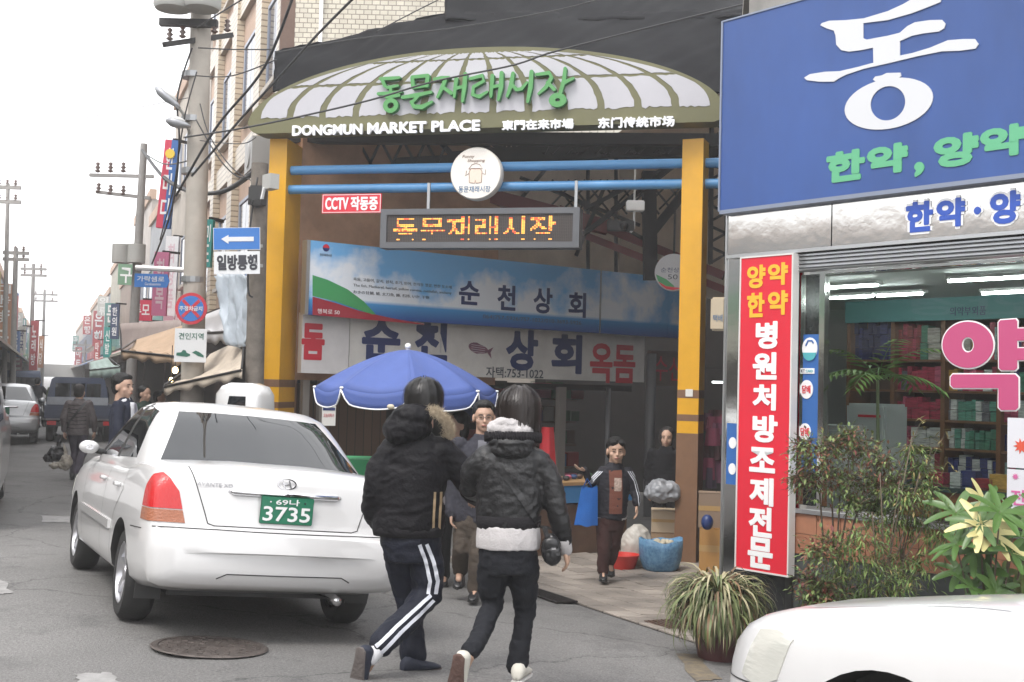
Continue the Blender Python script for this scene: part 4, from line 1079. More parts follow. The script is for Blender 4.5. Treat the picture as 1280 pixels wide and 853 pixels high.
# pink letter on the glass
k5 = 380 / 1080
def c5(x, y): return F.px(900 + x * k5, 300 + y * k5, -.015)
pk = fthing('window_lettering', 'huge pink letter with white outline stuck on the pharmacy glass', 'window letter', F, 0, 0, 0)
M_PINK = mat('pink_vinyl', (.45, .065, .17), .45)
def rrect(x0, y0, x1, y1, r=12):
    o = []
    for cx_, cy_, a0 in ((x1 - r, y0 + r, -90), (x1 - r, y1 - r, 0), (x0 + r, y1 - r, 90), (x0 + r, y0 + r, 180)):
        for k in range(5): a = R(a0 + k * 22.5); o.append((cx_ + r * math.cos(a), cy_ + r * math.sin(a)))
    return o
def offs(poly, d):
    n = len(poly); out = []
    for i in range(n):
        a = Vector(poly[i - 1]); b = Vector(poly[i]); c = Vector(poly[(i + 1) % n])
        d1 = (b - a).normalized(); d2 = (c - b).normalized()
        nn = Vector((d1.y, -d1.x)) + Vector((d2.y, -d2.x)); nn = nn.normalized() if nn.length > 1e-6 else Vector((0, 0))
        out.append((b.x + nn.x * d, b.y + nn.y * d))
    return out
ya = [(997, 286), (1050, 282), (1056, 290), (1056, 315), (1180, 312), (1180, 355), (1056, 358), (1056, 385), (1180, 382), (1180, 425), (1056, 428), (1056, 455), (1048, 463), (1000, 463), (992, 455), (990, 295)]
gk = [(828, 478), (1048, 478), (1060, 490), (1060, 595), (1050, 605), (1000, 605), (990, 595), (990, 527), (830, 526), (820, 516), (820, 488)]
mbw = MB(); mbp = MB()
for pl in (ya, gk):
    mbw.prism([c5(*p) for p in offs(pl, 5)], .017, .022); mbp.prism([c5(*p) for p in pl], .011, .0165)
def ering(mb, c, ro, ri, y0, y1, n=40):
    A = [c5(c[0] + ro[0] * math.cos(2 * math.pi * k / n), c[1] + ro[1] * math.sin(2 * math.pi * k / n)) for k in range(n)]
    B = [c5(c[0] + ri[0] * math.cos(2 * math.pi * k / n), c[1] + ri[1] * math.sin(2 * math.pi * k / n)) for k in range(n)]
    vs = [(x, y0, z) for x, z in A] + [(x, y0, z) for x, z in B] + [(x, y1, z) for x, z in A] + [(x, y1, z) for x, z in B]; fs = []
    for k in range(n):
        j = (k + 1) % n; fs += [(k, j, n + j, n + k), (k, 2 * n + k, 2 * n + j, j), (n + k, n + j, 3 * n + j, 3 * n + k), (2 * n + k, 3 * n + k, 3 * n + j, 2 * n + j)]
    mb.add(vs, fs)
ering(mbw, (881, 373), (95, 87), (18, 23), .0172, .022); ering(mbp, (881, 373), (90, 82), (22, 27), .0112, .0165)
mbw.build('white_outline', M_WHT, pk); mbp.build('pink_letter', M_PINK, pk)
# poster at right edge
po = fthing('window_poster', 'white poster with red burst marks taped low on the pharmacy glass', 'poster', F, 0, 0, 0)
qa, qb = F.px(1259, 640, -.01), F.px(1335, 525, -.01); qm = F.px(1259, 585, -.01)
part('paper', mat('poster_paper', (.62, .62, .66), .6), po, lambda m: (m.box(qa[0], qb[0], .004, .009, qa[1], qm[1] - .006), m.box(qa[0], qb[0], .004, .009, qm[1] + .004, qb[1])))
M_ORG = mat('poster_red', (.6, .08, .04), .5); M_PK2 = mat('poster_pink', (.55, .12, .3), .5)
def star(mb, c, r, y0, n=9): mb.prism([(c[0] + (r if k % 2 else r * .5) * math.cos(math.pi * k / n), c[1] + (r if k % 2 else r * .5) * math.sin(math.pi * k / n)) for k in range(2 * n)], y0, .0035)
q = F.px(1277, 558, -.01); part('burst_mark', M_ORG, po, lambda m: star(m, q, .05, .001))
q = F.px(1270, 596, -.01); part('burst_mark', M_PK2, po, lambda m: star(m, q, .022, .001))
q = F.px(1270, 622, -.01); text('lettering', '전품목', q[0] - .03, q[0] + .26, q[1] - .05, q[1] + .05, .0035, M_PK2, po, bold=.02)
# ---------------------------------------------------------------- interior
z0f = FG + .14
cz = zsh + FG
tubes = [(F.px(1069, 355, -.9), .9), (F.px(1066, 372, -1.6), 1.6), (F.px(1126, 369, -1.6), 1.6), (F.px(1221, 348, -.9), .9), (F.px(1285, 346, -.9), .9), (F.px(1262, 366, -1.6), 1.6), (F.px(1008, 367, -1.6), 1.6)]
M_TUBE = mat('fluorescent_tube', (.9, .9, .9), .4, emit=(.93, 1, .97), estr=20)
tz = cz - .11
lab = ['twin tube ceiling lamp nearest the mullion in the pharmacy', 'rear ceiling lamp left of the palm inside the pharmacy', 'rear ceiling lamp above the palm inside the pharmacy', 'front ceiling lamp above the pink ring letter', 'ceiling lamp cut by the right edge of the photo', 'rear ceiling lamp above the pink vertical letter', 'ceiling lamp seen through the narrow pane with stickers']
for i, ((x, z), y) in enumerate(tubes):
    # same pixel direction but hung at the ceiling height: keep x,z from the ray, clamp height
    t = fthing('ceiling_lamp', lab[i], 'lamp', F, x, y, min(z, cz - .03), 'fluorescent ceiling lamps')
    part('housing', M_WHT, t, lambda m: m.box(-.22, .22, -.05, .05, .012, .035))
    part('tube', M_TUBE, t, lambda m: m.tube([(-.21, -.02, 0), (.21, -.02, 0)], .010, 8))
# ceiling clear of lamps: lower room band sign and shelves
bandz = F.px(1180, 386, -2.75)[1]
bs_ = fthing('shelf_valance', 'teal valance strip with printed letters above the medicine shelves', 'sign', F, 0, 0, 0)
xl, xr_ = F.px(1060, 390, -2.75)[0], F.px(1330, 390, -2.75)[0]
part('strip', mat('teal_strip', (.05, .21, .22), .5), bs_, lambda m: m.box(xl, xr_, 2.7, 2.75, bandz - .11, bandz + .10))
q = F.px(1210, 389, -2.7); text('lettering', '의약부외품', q[0] - .17, q[0] + .17, q[1] - .04, q[1] + .04, 2.695, M_NAVY, bs_)
med = [mat('pack_%d' % i, c, .45, var=.55, vscale=22, stretch=(.4, 1, 2.5)) for i, c in enumerate([(.015, .02, .11), (.03, .04, .18), (.42, .03, .07), (.55, .10, .18), (.06, .22, .14), (.10, .3, .22), (.6, .6, .58), (.5, .45, .4), (.3, .02, .03), (.55, .3, .05), (.15, .15, .17), (.35, .5, .5)])]
shf = fthing('medicine_shelf', 'wooden wall shelves packed with medicine boxes behind the pharmacy glass', 'shelf', F, 0, 0, 0)
M_SWD = mat('shelf_wood', (.20, .085, .035), .5, var=.2, vscale=6)
ry = [400, 432, 462, 500, 530, 565, 598]
zrow = [F.px(1150, y + 18, -2.85)[1] for y in (432, 470, 506, 540, 574, 605)]
x0, x1 = F.px(1062, 450, -2.85)[0], F.px(1420, 450, -2.85)[0]
for z in zrow: part('board', M_SWD, shf, lambda m: m.box(x0, x1, 2.8, 3.15, z - .02, z))
for xx in (F.px(1062, 450, -2.8)[0], F.px(1117, 450, -2.8)[0], F.px(1180, 450, -2.8)[0], F.px(1250, 450, -2.8)[0], F.px(1330, 450, -2.8)[0]):
    part('upright', M_SWD, shf, lambda m: m.box(xx - .02, xx + .02, 2.78, 3.15, zrow[-1] - .4, zrow[0] + .5))
part('backing', mat('shelf_back', (.10, .06, .04), .7), shf, lambda m: m.box(x0, x1, 3.15, 3.18, zrow[-1] - .5, zrow[0] + .5))
rnd = random.Random(5)
def packs(xa, xb_, z, ms, hmax, layers=1, y=2.84):
    x = xa
    while x < xb_:
        w = rnd.uniform(.035, .085); h = rnd.uniform(.75, 1.0) * hmax / layers; m = rnd.choice(ms)
        for l in range(layers):
            mb = MB(); mb.box(x, min(x + w * .94, xb_), y + rnd.uniform(0, .03), y + .16, z + l * h + .002, z + (l + 1) * h - .004); mb.build('medicine_box', m, shf)
        x += w
gX = lambda px: F.px(px, 450, -2.85)[0]
rh = [(zrow[i - 1] - zrow[i]) - .03 if i else .38 for i in range(len(zrow))]
packs(gX(1066), gX(1113), zrow[0], med[0:2], .40, 3); packs(gX(1119), gX(1150), zrow[0], [med[2], med[8]], .38, 3); packs(gX(1150), gX(1176), zrow[0], [med[4], med[7], med[10]], .34, 2); packs(gX(1184), gX(1400), zrow[0], med, .34, 1)
for i in range(1, 6):
    packs(gX(1119), gX(1140), zrow[i], [med[2], med[3], med[10]] if i < 4 else med, rh[i] * .9, 2)
    packs(gX(1140), gX(1178), zrow[i], [[med[2], med[3]], [med[2], med[3]], [med[6], med[6], med[5]], [med[2], med[6]], med][i - 1], rh[i] * .9, 2 if i in (2, 3) else 1)
    packs(gX(1183), gX(1247), zrow[i], [med, [med[5], med[6], med[10]], [med[4], med[5], med[6]], [med[1], med[6]], med][i - 1], rh[i] * .9, 2)
    packs(gX(1253), gX(1420), zrow[i], med, rh[i] * .9, 1)
# counter
ctr = fthing('counter', 'wooden pharmacy counter with a dark glass top', 'counter', F, 0, 0, 0)
q0, q1 = F.px(1130, 605, -1.2), F.px(1420, 605, -1.2)
part('cabinet', mat('counter_wood', (.36, .13, .04), .4, var=.15, vscale=5), ctr, lambda m: m.box(q0[0], q1[0], 1.15, 1.6, z0f, q0[1] - .03))
part('top', mat('counter_glass', (.03, .06, .055), .1), ctr, lambda m: m.box(q0[0] - .04, q1[0], 1.1, 1.65, q0[1] - .03, q0[1] + .01))
for i, (pxx, w, h, c) in enumerate(((1195, .05, .10, med[6]), (1210, .06, .12, med[1]), (1228, .08, .07, med[8]), (1248, .07, .11, med[9]), (1170, .06, .09, med[2]))):
    q = F.px(pxx, 603, -1.3); mb = MB(); mb.box(-w, w, 0, .1, 0, h); o = mb.build('carton', c); o.location = F.w(q[0], 1.3, q0[1] + .012); o.rotation_euler = (0, 0, F.rz)
    tag(o, ['small white carton on the pharmacy counter', 'small blue carton on the pharmacy counter', 'flat dark red carton on the pharmacy counter', 'orange carton on the right part of the pharmacy counter', 'red carton at the left end of the pharmacy counter'][i], 'carton', 'cartons on the pharmacy counter')
# white cabinet / machine by the window
q = F.px(1078, 520, -1.0)
wc = fthing('water_purifier', 'white cabinet shaped machine standing behind the glass by the palm', 'machine', F, q[0], 1.1, z0f)
part('body', mat('appliance_white', (.5, .53, .52), .4), wc, lambda m: m.box(-.22, .14, 0, .35, 0, F.px(1078, 520, -1.1)[1] - z0f + .10), bevel=.02)
part('front_label', M_RED, wc, lambda m: m.box(-.10, .10, -.006, .0, F.px(1078, 520, -1.1)[1] - z0f - .01, F.px(1078, 520, -1.1)[1] - z0f + .01))
q = F.px(1047, 548, -.5)
wc2 = fthing('display_stand', 'low rounded white stand close behind the pharmacy glass', 'stand', F, q[0], .45, z0f)
part('body', mat('appliance_white', (0, 0, 0)), wc2, lambda m: m.box(-.24, .16, 0, .3, 0, F.px(1047, 532, -.5)[1] - z0f), bevel=.04)
# ================================================================== PLANTS
def leaf_mat(name, c1, c2, rough=.5):
    m = bpy.data.materials.new(name); m.use_nodes = True; nt = m.node_tree; b = nt.nodes['Principled BSDF']
    g = nt.nodes.new('ShaderNodeNewGeometry'); r = nt.nodes.new('ShaderNodeValToRGB')
    cols = [c1, [(a + b_) / 2 for a, b_ in zip(c1, c2)], c2]
    r.color_ramp.elements[0].color = tuple(c1) + (1,); r.color_ramp.elements[1].color = tuple(c2) + (1,)
    nt.links.new(g.outputs['Random Per Island'], r.inputs[0]); nt.links.new(r.outputs[0], b.inputs['Base Color'])
    b.inputs['Roughness'].default_value = rough; b.inputs['Specular IOR Level'].default_value = .35
    b.inputs['Subsurface Weight'].default_value = 0
    return m
L_SP1 = leaf_mat('spider_leaf_green', (.07, .10, .035), (.17, .19, .08)); L_SP2 = leaf_mat('spider_leaf_pale', (.28, .26, .15), (.42, .38, .24)); L_SP3 = leaf_mat('spider_leaf_dry', (.12, .08, .045), (.20, .12, .06))
def blade(mb, base, az, length, w, arch, droop, n=7, fold=.3, twist=0, mi=0, tip=.04):
    """strap leaf that rises then droops"""
    d = Vector((math.cos(az), math.sin(az), 0)); p = Vector(base); el = arch; st = length / n; L = []
    side0 = Vector((-d.y, d.x, 0))
    for i in range(n + 1):
        t = i / n; ww = w * (math.sin(math.pi * min(1, t * .92 + .12)) ** .7) * (1 - t * .25) if t < 1 else w * tip
        side = (side0 + Vector((0, 0, 1)) * twist * t).normalized()
        L.append((p - side * ww / 2, p + Vector((0, 0, -fold * ww * .3)), p + side * ww / 2))
        p = p + (d * math.cos(el) + Vector((0, 0, math.sin(el)))) * st; el -= droop / n * (1 + t)
    vs = [q for r in L for q in r]; fs = []
    for i in range(n): a = i * 3; fs += [(a, a + 1, a + 4, a + 3), (a + 1, a + 2, a + 5, a + 4)]
    mb.add(vs, fs, mi)
M_POT = mat('terracotta_plum', (.10, .035, .035), .5, var=.25, vscale=6)
M_SOIL = mat('soil', (.03, .022, .016), .95, bump=.6, bscale=60)
def pot(parent, r, h, m=None):
    part('pot', m or M_POT, parent, lambda mb: mb.lathe([(.001, 0), (r * .72, 0), (r * .95, h * .86), (r * 1.02, h * .86), (r * 1.04, h), (r * .92, h), (r * .9, h * .9), (.001, h * .9)], 28), smooth='auto')
    part('soil', M_SOIL, parent, lambda mb: mb.lathe([(.001, h * .9 + .004), (r * .89, h * .9 + .004), (r * .89, h * .9), (.001, h * .9)], 20))
c = PG(896, 824); rnd = random.Random(9)
cx_, cy_ = c.x, c.y
sp = thing('spider_plant', 'bushy striped spider plant spilling over its plum coloured pot by the alley corner', 'potted plant', (cx_, cy_, gz(cx_, cy_)))
sp.scale = [cy_ / 7.6] * 3
pot(sp, .17, .26)
mb = MB()
for k in range(1150):
    az = rnd.uniform(0, 2 * math.pi); low = k % 2; ln = rnd.uniform(.28, .46) if low else rnd.uniform(.26, .46); r0 = rnd.uniform(0, .13)
    mi = rnd.choices([0, 1, 2], [.62, .25, .13])[0]
    blade(mb, (math.cos(az) * r0, math.sin(az) * r0, .27 + rnd.uniform(0, .16)), az + rnd.uniform(-.3, .3), ln, rnd.uniform(.012, .022), rnd.uniform(.1, .75) if low else rnd.uniform(.7, 1.45), rnd.uniform(1.8, 2.6) if low else rnd.uniform(1.9, 3.2), 7, .3, rnd.uniform(-.4, .4), mi)
tag(mb.build('foliage', [L_SP1, L_SP2, L_SP3], sp, smooth=True), kind='stuff')
# ---- shrubs in front of the window
def leafbit(mb, p, d, l, w, mi=0, up=None):
    d = d.normalized(); s = d.cross(up or Vector((0, 0, 1))); s = s.normalized() if s.length > .05 else Vector((1, 0, 0))
    n = s.cross(d); 
    mb.add([p, p + d * l * .45 + s * w / 2 + n * l * .04, p + d * l - n * l * .08, p + d * l * .45 - s * w / 2 + n * l * .04], [(0, 1, 2, 3)], mi)
L_N1 = leaf_mat('nandina_green', (.06, .11, .03), (.19, .24, .08)); L_N2 = leaf_mat('nandina_red', (.14, .035, .03), (.20, .10, .05))
M_STEM = mat('thin_bark', (.10, .075, .05), .8)
def rdir(rnd, up=.3): return Vector((rnd.gauss(0, 1), rnd.gauss(0, 1), rnd.gauss(up, .8))).normalized()
def shrub(root, stems, clusters, ln, lw, mats, rnd, nleaf, spread, redfn=None, droop=0.0):
    for s_ in stems: 
        mb = MB(); n = len(s_[0]); mb.tube(s_[0], [s_[1] * (1 - .6 * i / n) for i in range(n)], 6); mb.build('stem', M_STEM, root, smooth=True)
    mb = MB(); tw = MB()
    for c_, r_ in clusters:
        c_ = Vector(c_)
        for k in range(nleaf):
            d = rdir(rnd); p0 = c_ + d * r_ * rnd.uniform(.1, 1) ; dirn = (rdir(rnd, .1) + Vector((0, 0, -droop))).normalized()
            if k % 3 == 0: tw.tube([p0, p0 + dirn * ln * 2.4], .0018, 3, caps=False)
            for q in range(rnd.randint(2, 4)):
                a = rdir(rnd, 0) * .7 + dirn + Vector((0, 0, -droop * .7))
                leafbit(mb, p0 + dirn * ln * (q * .8), a, ln * rnd.uniform(.7, 1.2), lw * rnd.uniform(.7, 1.2), 1 if (redfn and rnd.random() < redfn(p0)) else 0)
    tag(mb.build('foliage', mats, root, fix=False), kind='stuff')
    tag(tw.build('twigs', M_STEM, root, fix=False), kind='stuff')
def base_at(px, py, y): p = P(px, py, y); return Vector((p.x, p.y, gz(p.x, p.y)))
rnd = random.Random(31)
b = base_at(1050, 700, 7.55); nd = thing('nandina_shrub', 'tall thin stemmed shrub with reddish green crown in front of the window', 'shrub', b)
pot(nd, .15, .25, mat('grey_pot', (.12, .12, .12), .6))
def rel(px, py, y, o): return P(px, py, y) - o
stems = [([(0.02 * i, 0, .2), rel(px, 690, 7.55, b), rel(px2, 620, 7.5, b), rel(px3, 575, 7.5, b)], .008) for i, (px, px2, px3) in enumerate(((1030, 1025, 1012), (1042, 1040, 1035), (1050, 1062, 1060), (1056, 1078, 1085), (1046, 1050, 1070)))]
cl = []
for px, py, r in ((1010, 580, .12), (1030, 565, .14), (1055, 560, .15), (1078, 565, .14), (1100, 580, .12), (1022, 605, .12), (1050, 598, .13), (1075, 605, .13), (1098, 610, .10), (1115, 600, .07), (1000, 600, .07), (1065, 630, .08), (1005, 560, .07), (1062, 549, .07), (1090, 635, .07)):
    cl.append((rel(px, py, 7.5 + rnd.uniform(-.15, .2), b), r))
shrub(nd, stems, cl, .042, .017, [L_N1, L_N2], rnd, 85, .2, lambda p: .33 if p.z > 1.3 else .1, .2)
b = base_at(1100, 740, 7.3); bm_ = thing('bamboo_shrub', 'low leafy green bamboo like shrub drooping over the orange tiled wall', 'shrub', b)
pot(bm_, .17, .25, mat('grey_pot', (0, 0, 0)))
L_B1 = leaf_mat('bamboo_green', (.05, .10, .025), (.18, .25, .07)); L_B2 = leaf_mat('bamboo_yellow', (.22, .20, .07), (.30, .24, .10))
stems = [([(0.02 * i, 0, .2), rel(px, 700, 7.3, b), rel(px2, py2, 7.25, b)], .006) for i, (px, px2, py2) in enumerate(((1080, 1060, 660), (1095, 1090, 640), (1110, 1125, 600), (1120, 1150, 590), (1130, 1165, 640), (1112, 1140, 545), (1105, 1100, 590)))]
cl = []
for px, py, r in ((1050, 690, .12), (1075, 670, .13), (1100, 655, .13), (1125, 650, .13), (1150, 655, .12), (1172, 672, .1), (1060, 720, .13), (1090, 705, .14), (1120, 700, .14), (1150, 705, .12), (1100, 735, .13), (1070, 745, .12), (1130, 730, .12), (1135, 625, .07), (1115, 610, .06), (1160, 610, .06), (1150, 585, .05), (1140, 560, .04), (1035, 735, .10), (1020, 750, .09), (1170, 630, .06), (1085, 755, .12)):
    cl.append((rel(px, py, 7.25 + rnd.uniform(-.2, .2), b), r))
shrub(bm_, stems, cl, .055, .012, [L_B1, L_B2], rnd, 56, .2, lambda p: .10, .55)
b = base_at(1030, 745, 7.25); nr = thing('low_nandina', 'low reddish leafed shrub beside the dark pharmacy pier', 'shrub', b)
pot(nr, .12, .2, mat('grey_pot', (0, 0, 0)))
cl = [(rel(px, py, 7.2 + rnd.uniform(-.1, .1), b), r) for px, py, r in ((1015, 745, .10), (1035, 755, .10), (1030, 735, .08), (1045, 765, .09), (1012, 725, .06), (1020, 690, .07), (1040, 680, .06))]
shrub(nr, [([(0, 0, .15), rel(1030, 740, 7.2, b)], .006)], cl, .045, .02, [L_N1, L_N2], rnd, 60, .2, lambda p: .35, .1)
# bare twiggy sprig above
b = base_at(1128, 700, 7.4); tw_ = thing('bare_sprig', 'nearly bare yellowing twigs rising before the medicine shelves', 'shrub', b)
for (p1, p2, p3) in (((1128, 690), (1140, 620), (1180, 545)), ((1130, 690), (1150, 610), (1165, 560)), ((1126, 690), (1120, 600), (1150, 530))):
    mb = MB(); mb.tube([(0, 0, .1), rel(*p1, 7.4, b), rel(*p2, 7.4, b), rel(*p3, 7.35, b)], [.006, .005, .004, .002], 5); mb.build('stem', M_STEM, tw_, smooth=True)
mb = MB()
for px, py in ((1180, 545), (1170, 555), (1160, 565), (1165, 590), (1150, 600), (1150, 530), (1135, 560), (1185, 580), (1142, 585)):
    for k in range(7): leafbit(mb, rel(px + rnd.uniform(-9, 9), py + rnd.uniform(-9, 9), 7.35, b), rdir(rnd, -.2), .055, .012)
tag(mb.build('foliage', L_B2, tw_, fix=False), kind='stuff')
# lady palm at right with whorls of broad leaflets
L_P1 = leaf_mat('lady_palm_green', (.03, .08, .018), (.09, .17, .04), .35); L_P2 = leaf_mat('lady_palm_pale', (.50, .44, .17), (.62, .58, .28), .4)
b = base_at(1235, 760, 7.0); lp = thing('lady_palm', 'lady palm with broad glossy fingered leaves, some pale yellow, behind the white hood', 'potted plant', b)
pot(lp, .2, .3, mat('grey_pot', (0, 0, 0)))
rnd = random.Random(77)
wh = [(1195, 640, .26, 0), (1225, 655, .26, .3), (1215, 690, .25, 0), (1250, 640, .25, 0), (1232, 632, .24, .9), (1240, 668, .24, .8), (1270, 650, .27, 0), (1265, 690, .26, .05), (1195, 680, .22, .1), (1230, 715, .24, 0), (1280, 720, .26, 0), (1200, 715, .22, 0), (1290, 670, .26, 0), (1255, 720, .25, 0), (1300, 640, .25, 0), (1215, 735, .22, 0), (1245, 740, .22, 0), (1275, 745, .22, 0)]
for px, py, ln, pale in wh:
    c_ = rel(px, py, 6.9 + rnd.uniform(-.25, .25), b); cam_d_ = (CAMP - (c_ + b)).normalized()
    mb = MB(); mb.tube([(c_.x * .15, c_.y * .15, .3), (c_.x * .6, c_.y * .6, c_.z * .7), c_], [.008, .006, .004], 5); mb.build('stalk', M_STEM, lp, smooth=True)
    nl = rnd.randint(6, 9); ax = (Vector((rnd.uniform(-.6, .6), rnd.uniform(-.9, -.1), rnd.uniform(.2, .9)))).normalized()
    e1 = ax.orthogonal().normalized(); e2 = ax.cross(e1)
    for k in range(nl):
        a = 2 * math.pi * k / nl + rnd.uniform(-.2, .2); d = (e1 * math.cos(a) + e2 * math.sin(a) + ax * .25).normalized()
        mb = MB(); n = 6; L = []; p = Vector(c_); dd = Vector(d); w = rnd.uniform(.040, .054)
        for i in range(n + 1):
            t = i / n; s_ = dd.cross(ax); s_ = s_.normalized() if s_.length > .1 else e1; ww = w * (math.sin(math.pi * (t * .84 + .1)) ** .6)
            nn = s_.cross(dd)
            L += [p - s_ * ww / 2, p - nn * ww * .15, p + s_ * ww / 2]; p = p + dd * ln * rnd.uniform(.68, .88) / n; dd = (dd + Vector((0, 0, -.10))).normalized()
        fs = []
        for i in range(n): q = i * 3; fs += [(q, q + 1, q + 4, q + 3), (q + 1, q + 2, q + 5, q + 4)]
        mb.add(L, fs); mb.build('leaf', L_P2 if rnd.random() < pale else L_P1, lp, smooth=True)
# parlour palm inside
q = F.px(1097, 545, -.7); o_ = F.w(q[0], .7, z0f)
pp = thing('indoor_palm', 'feathery green palm standing inside the pharmacy by the glass', 'potted plant', o_)
pot(pp, .14, .24, M_WHT)
crown = F.w(*[(lambda t: t[0])(F.px(1097, 475, -.7)), .7, F.px(1097, 475, -.7)[1]]) - o_
part('trunk', mat('palm_stem', (.14, .17, .07), .6), pp, lambda m: m.tube([(0, 0, .2), (0.01, 0, crown.z * .6), crown], [.02, .016, .012], 8), smooth=True)
L_IP = leaf_mat('indoor_palm_leaf', (.10, .22, .04), (.26, .40, .10))
rnd = random.Random(4)
for k in range(9):
    az = 2 * math.pi * k / 9 + rnd.uniform(-.2, .2); el = rnd.uniform(.3, 1.1); p = crown.copy(); d = Vector((math.cos(az) * math.cos(el), math.sin(az) * math.cos(el), math.sin(el)))
    mb = MB(); pts = [p.copy()]
    for i in range(9):
        p = p + d * .055; d = (d + Vector((0, 0, -.13))).normalized(); pts.append(p.copy())
        if i > 0:
            for sgn in (-1, 1):
                s_ = d.cross(Vector((0, 0, 1))).normalized() * sgn; leafbit(mb, p, s_ * .8 + d * .7 + Vector((0, 0, -.25)), .19 * (1 - i * .05), .030)
    mb.tube(pts, .003, 4, caps=False); mb.build('frond', L_IP, pp, fix=False)
# ================================================================== CARS
def lerp_tab(tab, x):
    if x <= tab[0][0]: return tab[0][1]
    for i in range(len(tab) - 1):
        (a, va), (b, vb) = tab[i], tab[i + 1]
        if x <= b:
            t = (x - a) / (b - a); 
            v0 = tab[i - 1] if i > 0 else tab[i]; v3 = tab[i + 2] if i + 2 < len(tab) else tab[i + 1]
            m0 = (vb - v0[1]) / max(1e-6, b - v0[0]) * (b - a); m1 = (v3[1] - va) / max(1e-6, v3[0] - a) * (b - a)
            s0 = (vb - va); 
            if s0 == 0: return va
            m0 = max(min(m0, 3 * s0), 0) if s0 > 0 else min(max(m0, 3 * s0), 0); m1 = max(min(m1, 3 * s0), 0) if s0 > 0 else min(max(m1, 3 * s0), 0)
            t2, t3 = t * t, t * t * t
            return (2 * t3 - 3 * t2 + 1) * va + (t3 - 2 * t2 + t) * m0 + (-2 * t3 + 3 * t2) * vb + (t3 - t2) * m1
    return tab[-1][1]
def bvh_of(o):
    me = o.data; return BVHTree.FromPolygons([v.co.copy() for v in me.vertices], [tuple(p.vertices) for p in me.polygons])
def project(bv, pts3, direction, off, fallback=True):
    out = []; d = Vector(direction).normalized()
    for p in pts3:
        h = bv.ray_cast(Vector(p) - d * 3, d)
        if h[0] is None: h2 = bv.find_nearest(Vector(p)); q, n = h2[0], h2[1]
        else: q, n = h[0], h[1]
        if n.dot(d) > 0: n = -n
        out.append(q + n * off)
    return out
def patch_mesh(mb, bv, top, bot, direction, off, nu=14, nv=8, mi=0, thick=.004):
    """strip patch between two polylines (3d points), wrapped on the surface seen along direction"""
    def rs(pl, u):
        L = [0]; 
        for a, b in zip(pl, pl[1:]): L.append(L[-1] + (Vector(b) - Vector(a)).length)
        t = u * L[-1]
        for i in range(len(pl) - 1):
            if t <= L[i + 1] + 1e-9: return Vector(pl[i]).lerp(Vector(pl[i + 1]), (t - L[i]) / max(1e-9, L[i + 1] - L[i]))
        return Vector(pl[-1])
    raw = [rs(bot, i / nu).lerp(rs(top, i / nu), j / nv) for j in range(nv + 1) for i in range(nu + 1)]
    P1 = project(bv, raw, direction, off); W = nu + 1
    o = len(mb.v); mb.add(P1, [(j * W + i, j * W + i + 1, (j + 1) * W + i + 1, (j + 1) * W + i) for j in range(nv) for i in range(nu)], mi)
    # skirt so the piece has thickness
    rim = [i for i in range(W)] + [j * W + nu for j in range(1, nv + 1)] + [nv * W + i for i in range(nu - 1, -1, -1)] + [j * W for j in range(nv - 1, 0, -1)]
    P0 = project(bv, [raw[i] for i in rim], direction, -.004)
    n = len(rim); vs = [P1[i] for i in rim] + P0
    mb.add(vs, [(k, (k + 1) % n, n + (k + 1) % n, n + k) for k in range(n)], mi)
def seam(mb, bv, pts, direction, w=.006, off=.002, n=24):
    """thin dark line on the surface"""
    P_ = []
    for a, b in zip(pts, pts[1:]):
        for k in range(n): P_.append(Vector(a).lerp(Vector(b), k / n))
    P_.append(Vector(pts[-1])); Q = project(bv, P_, direction, off); d = Vector(direction).normalized()
    vs = []
    for i, q in enumerate(Q):
        t = (Q[min(i + 1, len(Q) - 1)] - Q[max(i - 1, 0)]); s_ = t.cross(d); s_ = s_.normalized() if s_.length > 1e-6 else Vector((0, 0, 1))
        vs += [q - s_ * w / 2, q + s_ * w / 2]
    mb.add(vs, [(2 * i, 2 * i + 1, 2 * i + 3, 2 * i + 2) for i in range(len(Q) - 1)])
M_TYRE = mat('tyre_rubber', (.018, .018, .018), .75, bump=.2, bscale=60)
M_RIM = mat('alloy', (.5, .5, .52), .3, .85)
M_CHR = mat('chrome', (.7, .7, .72), .12, 1.0)
M_CGL = mat('car_glass', (.010, .012, .014), .03, spec=.5)
M_BPL = mat('black_plastic', (.02, .02, .02), .5)
M_SEAM = mat('panel_gap', (.03, .03, .03), .7)
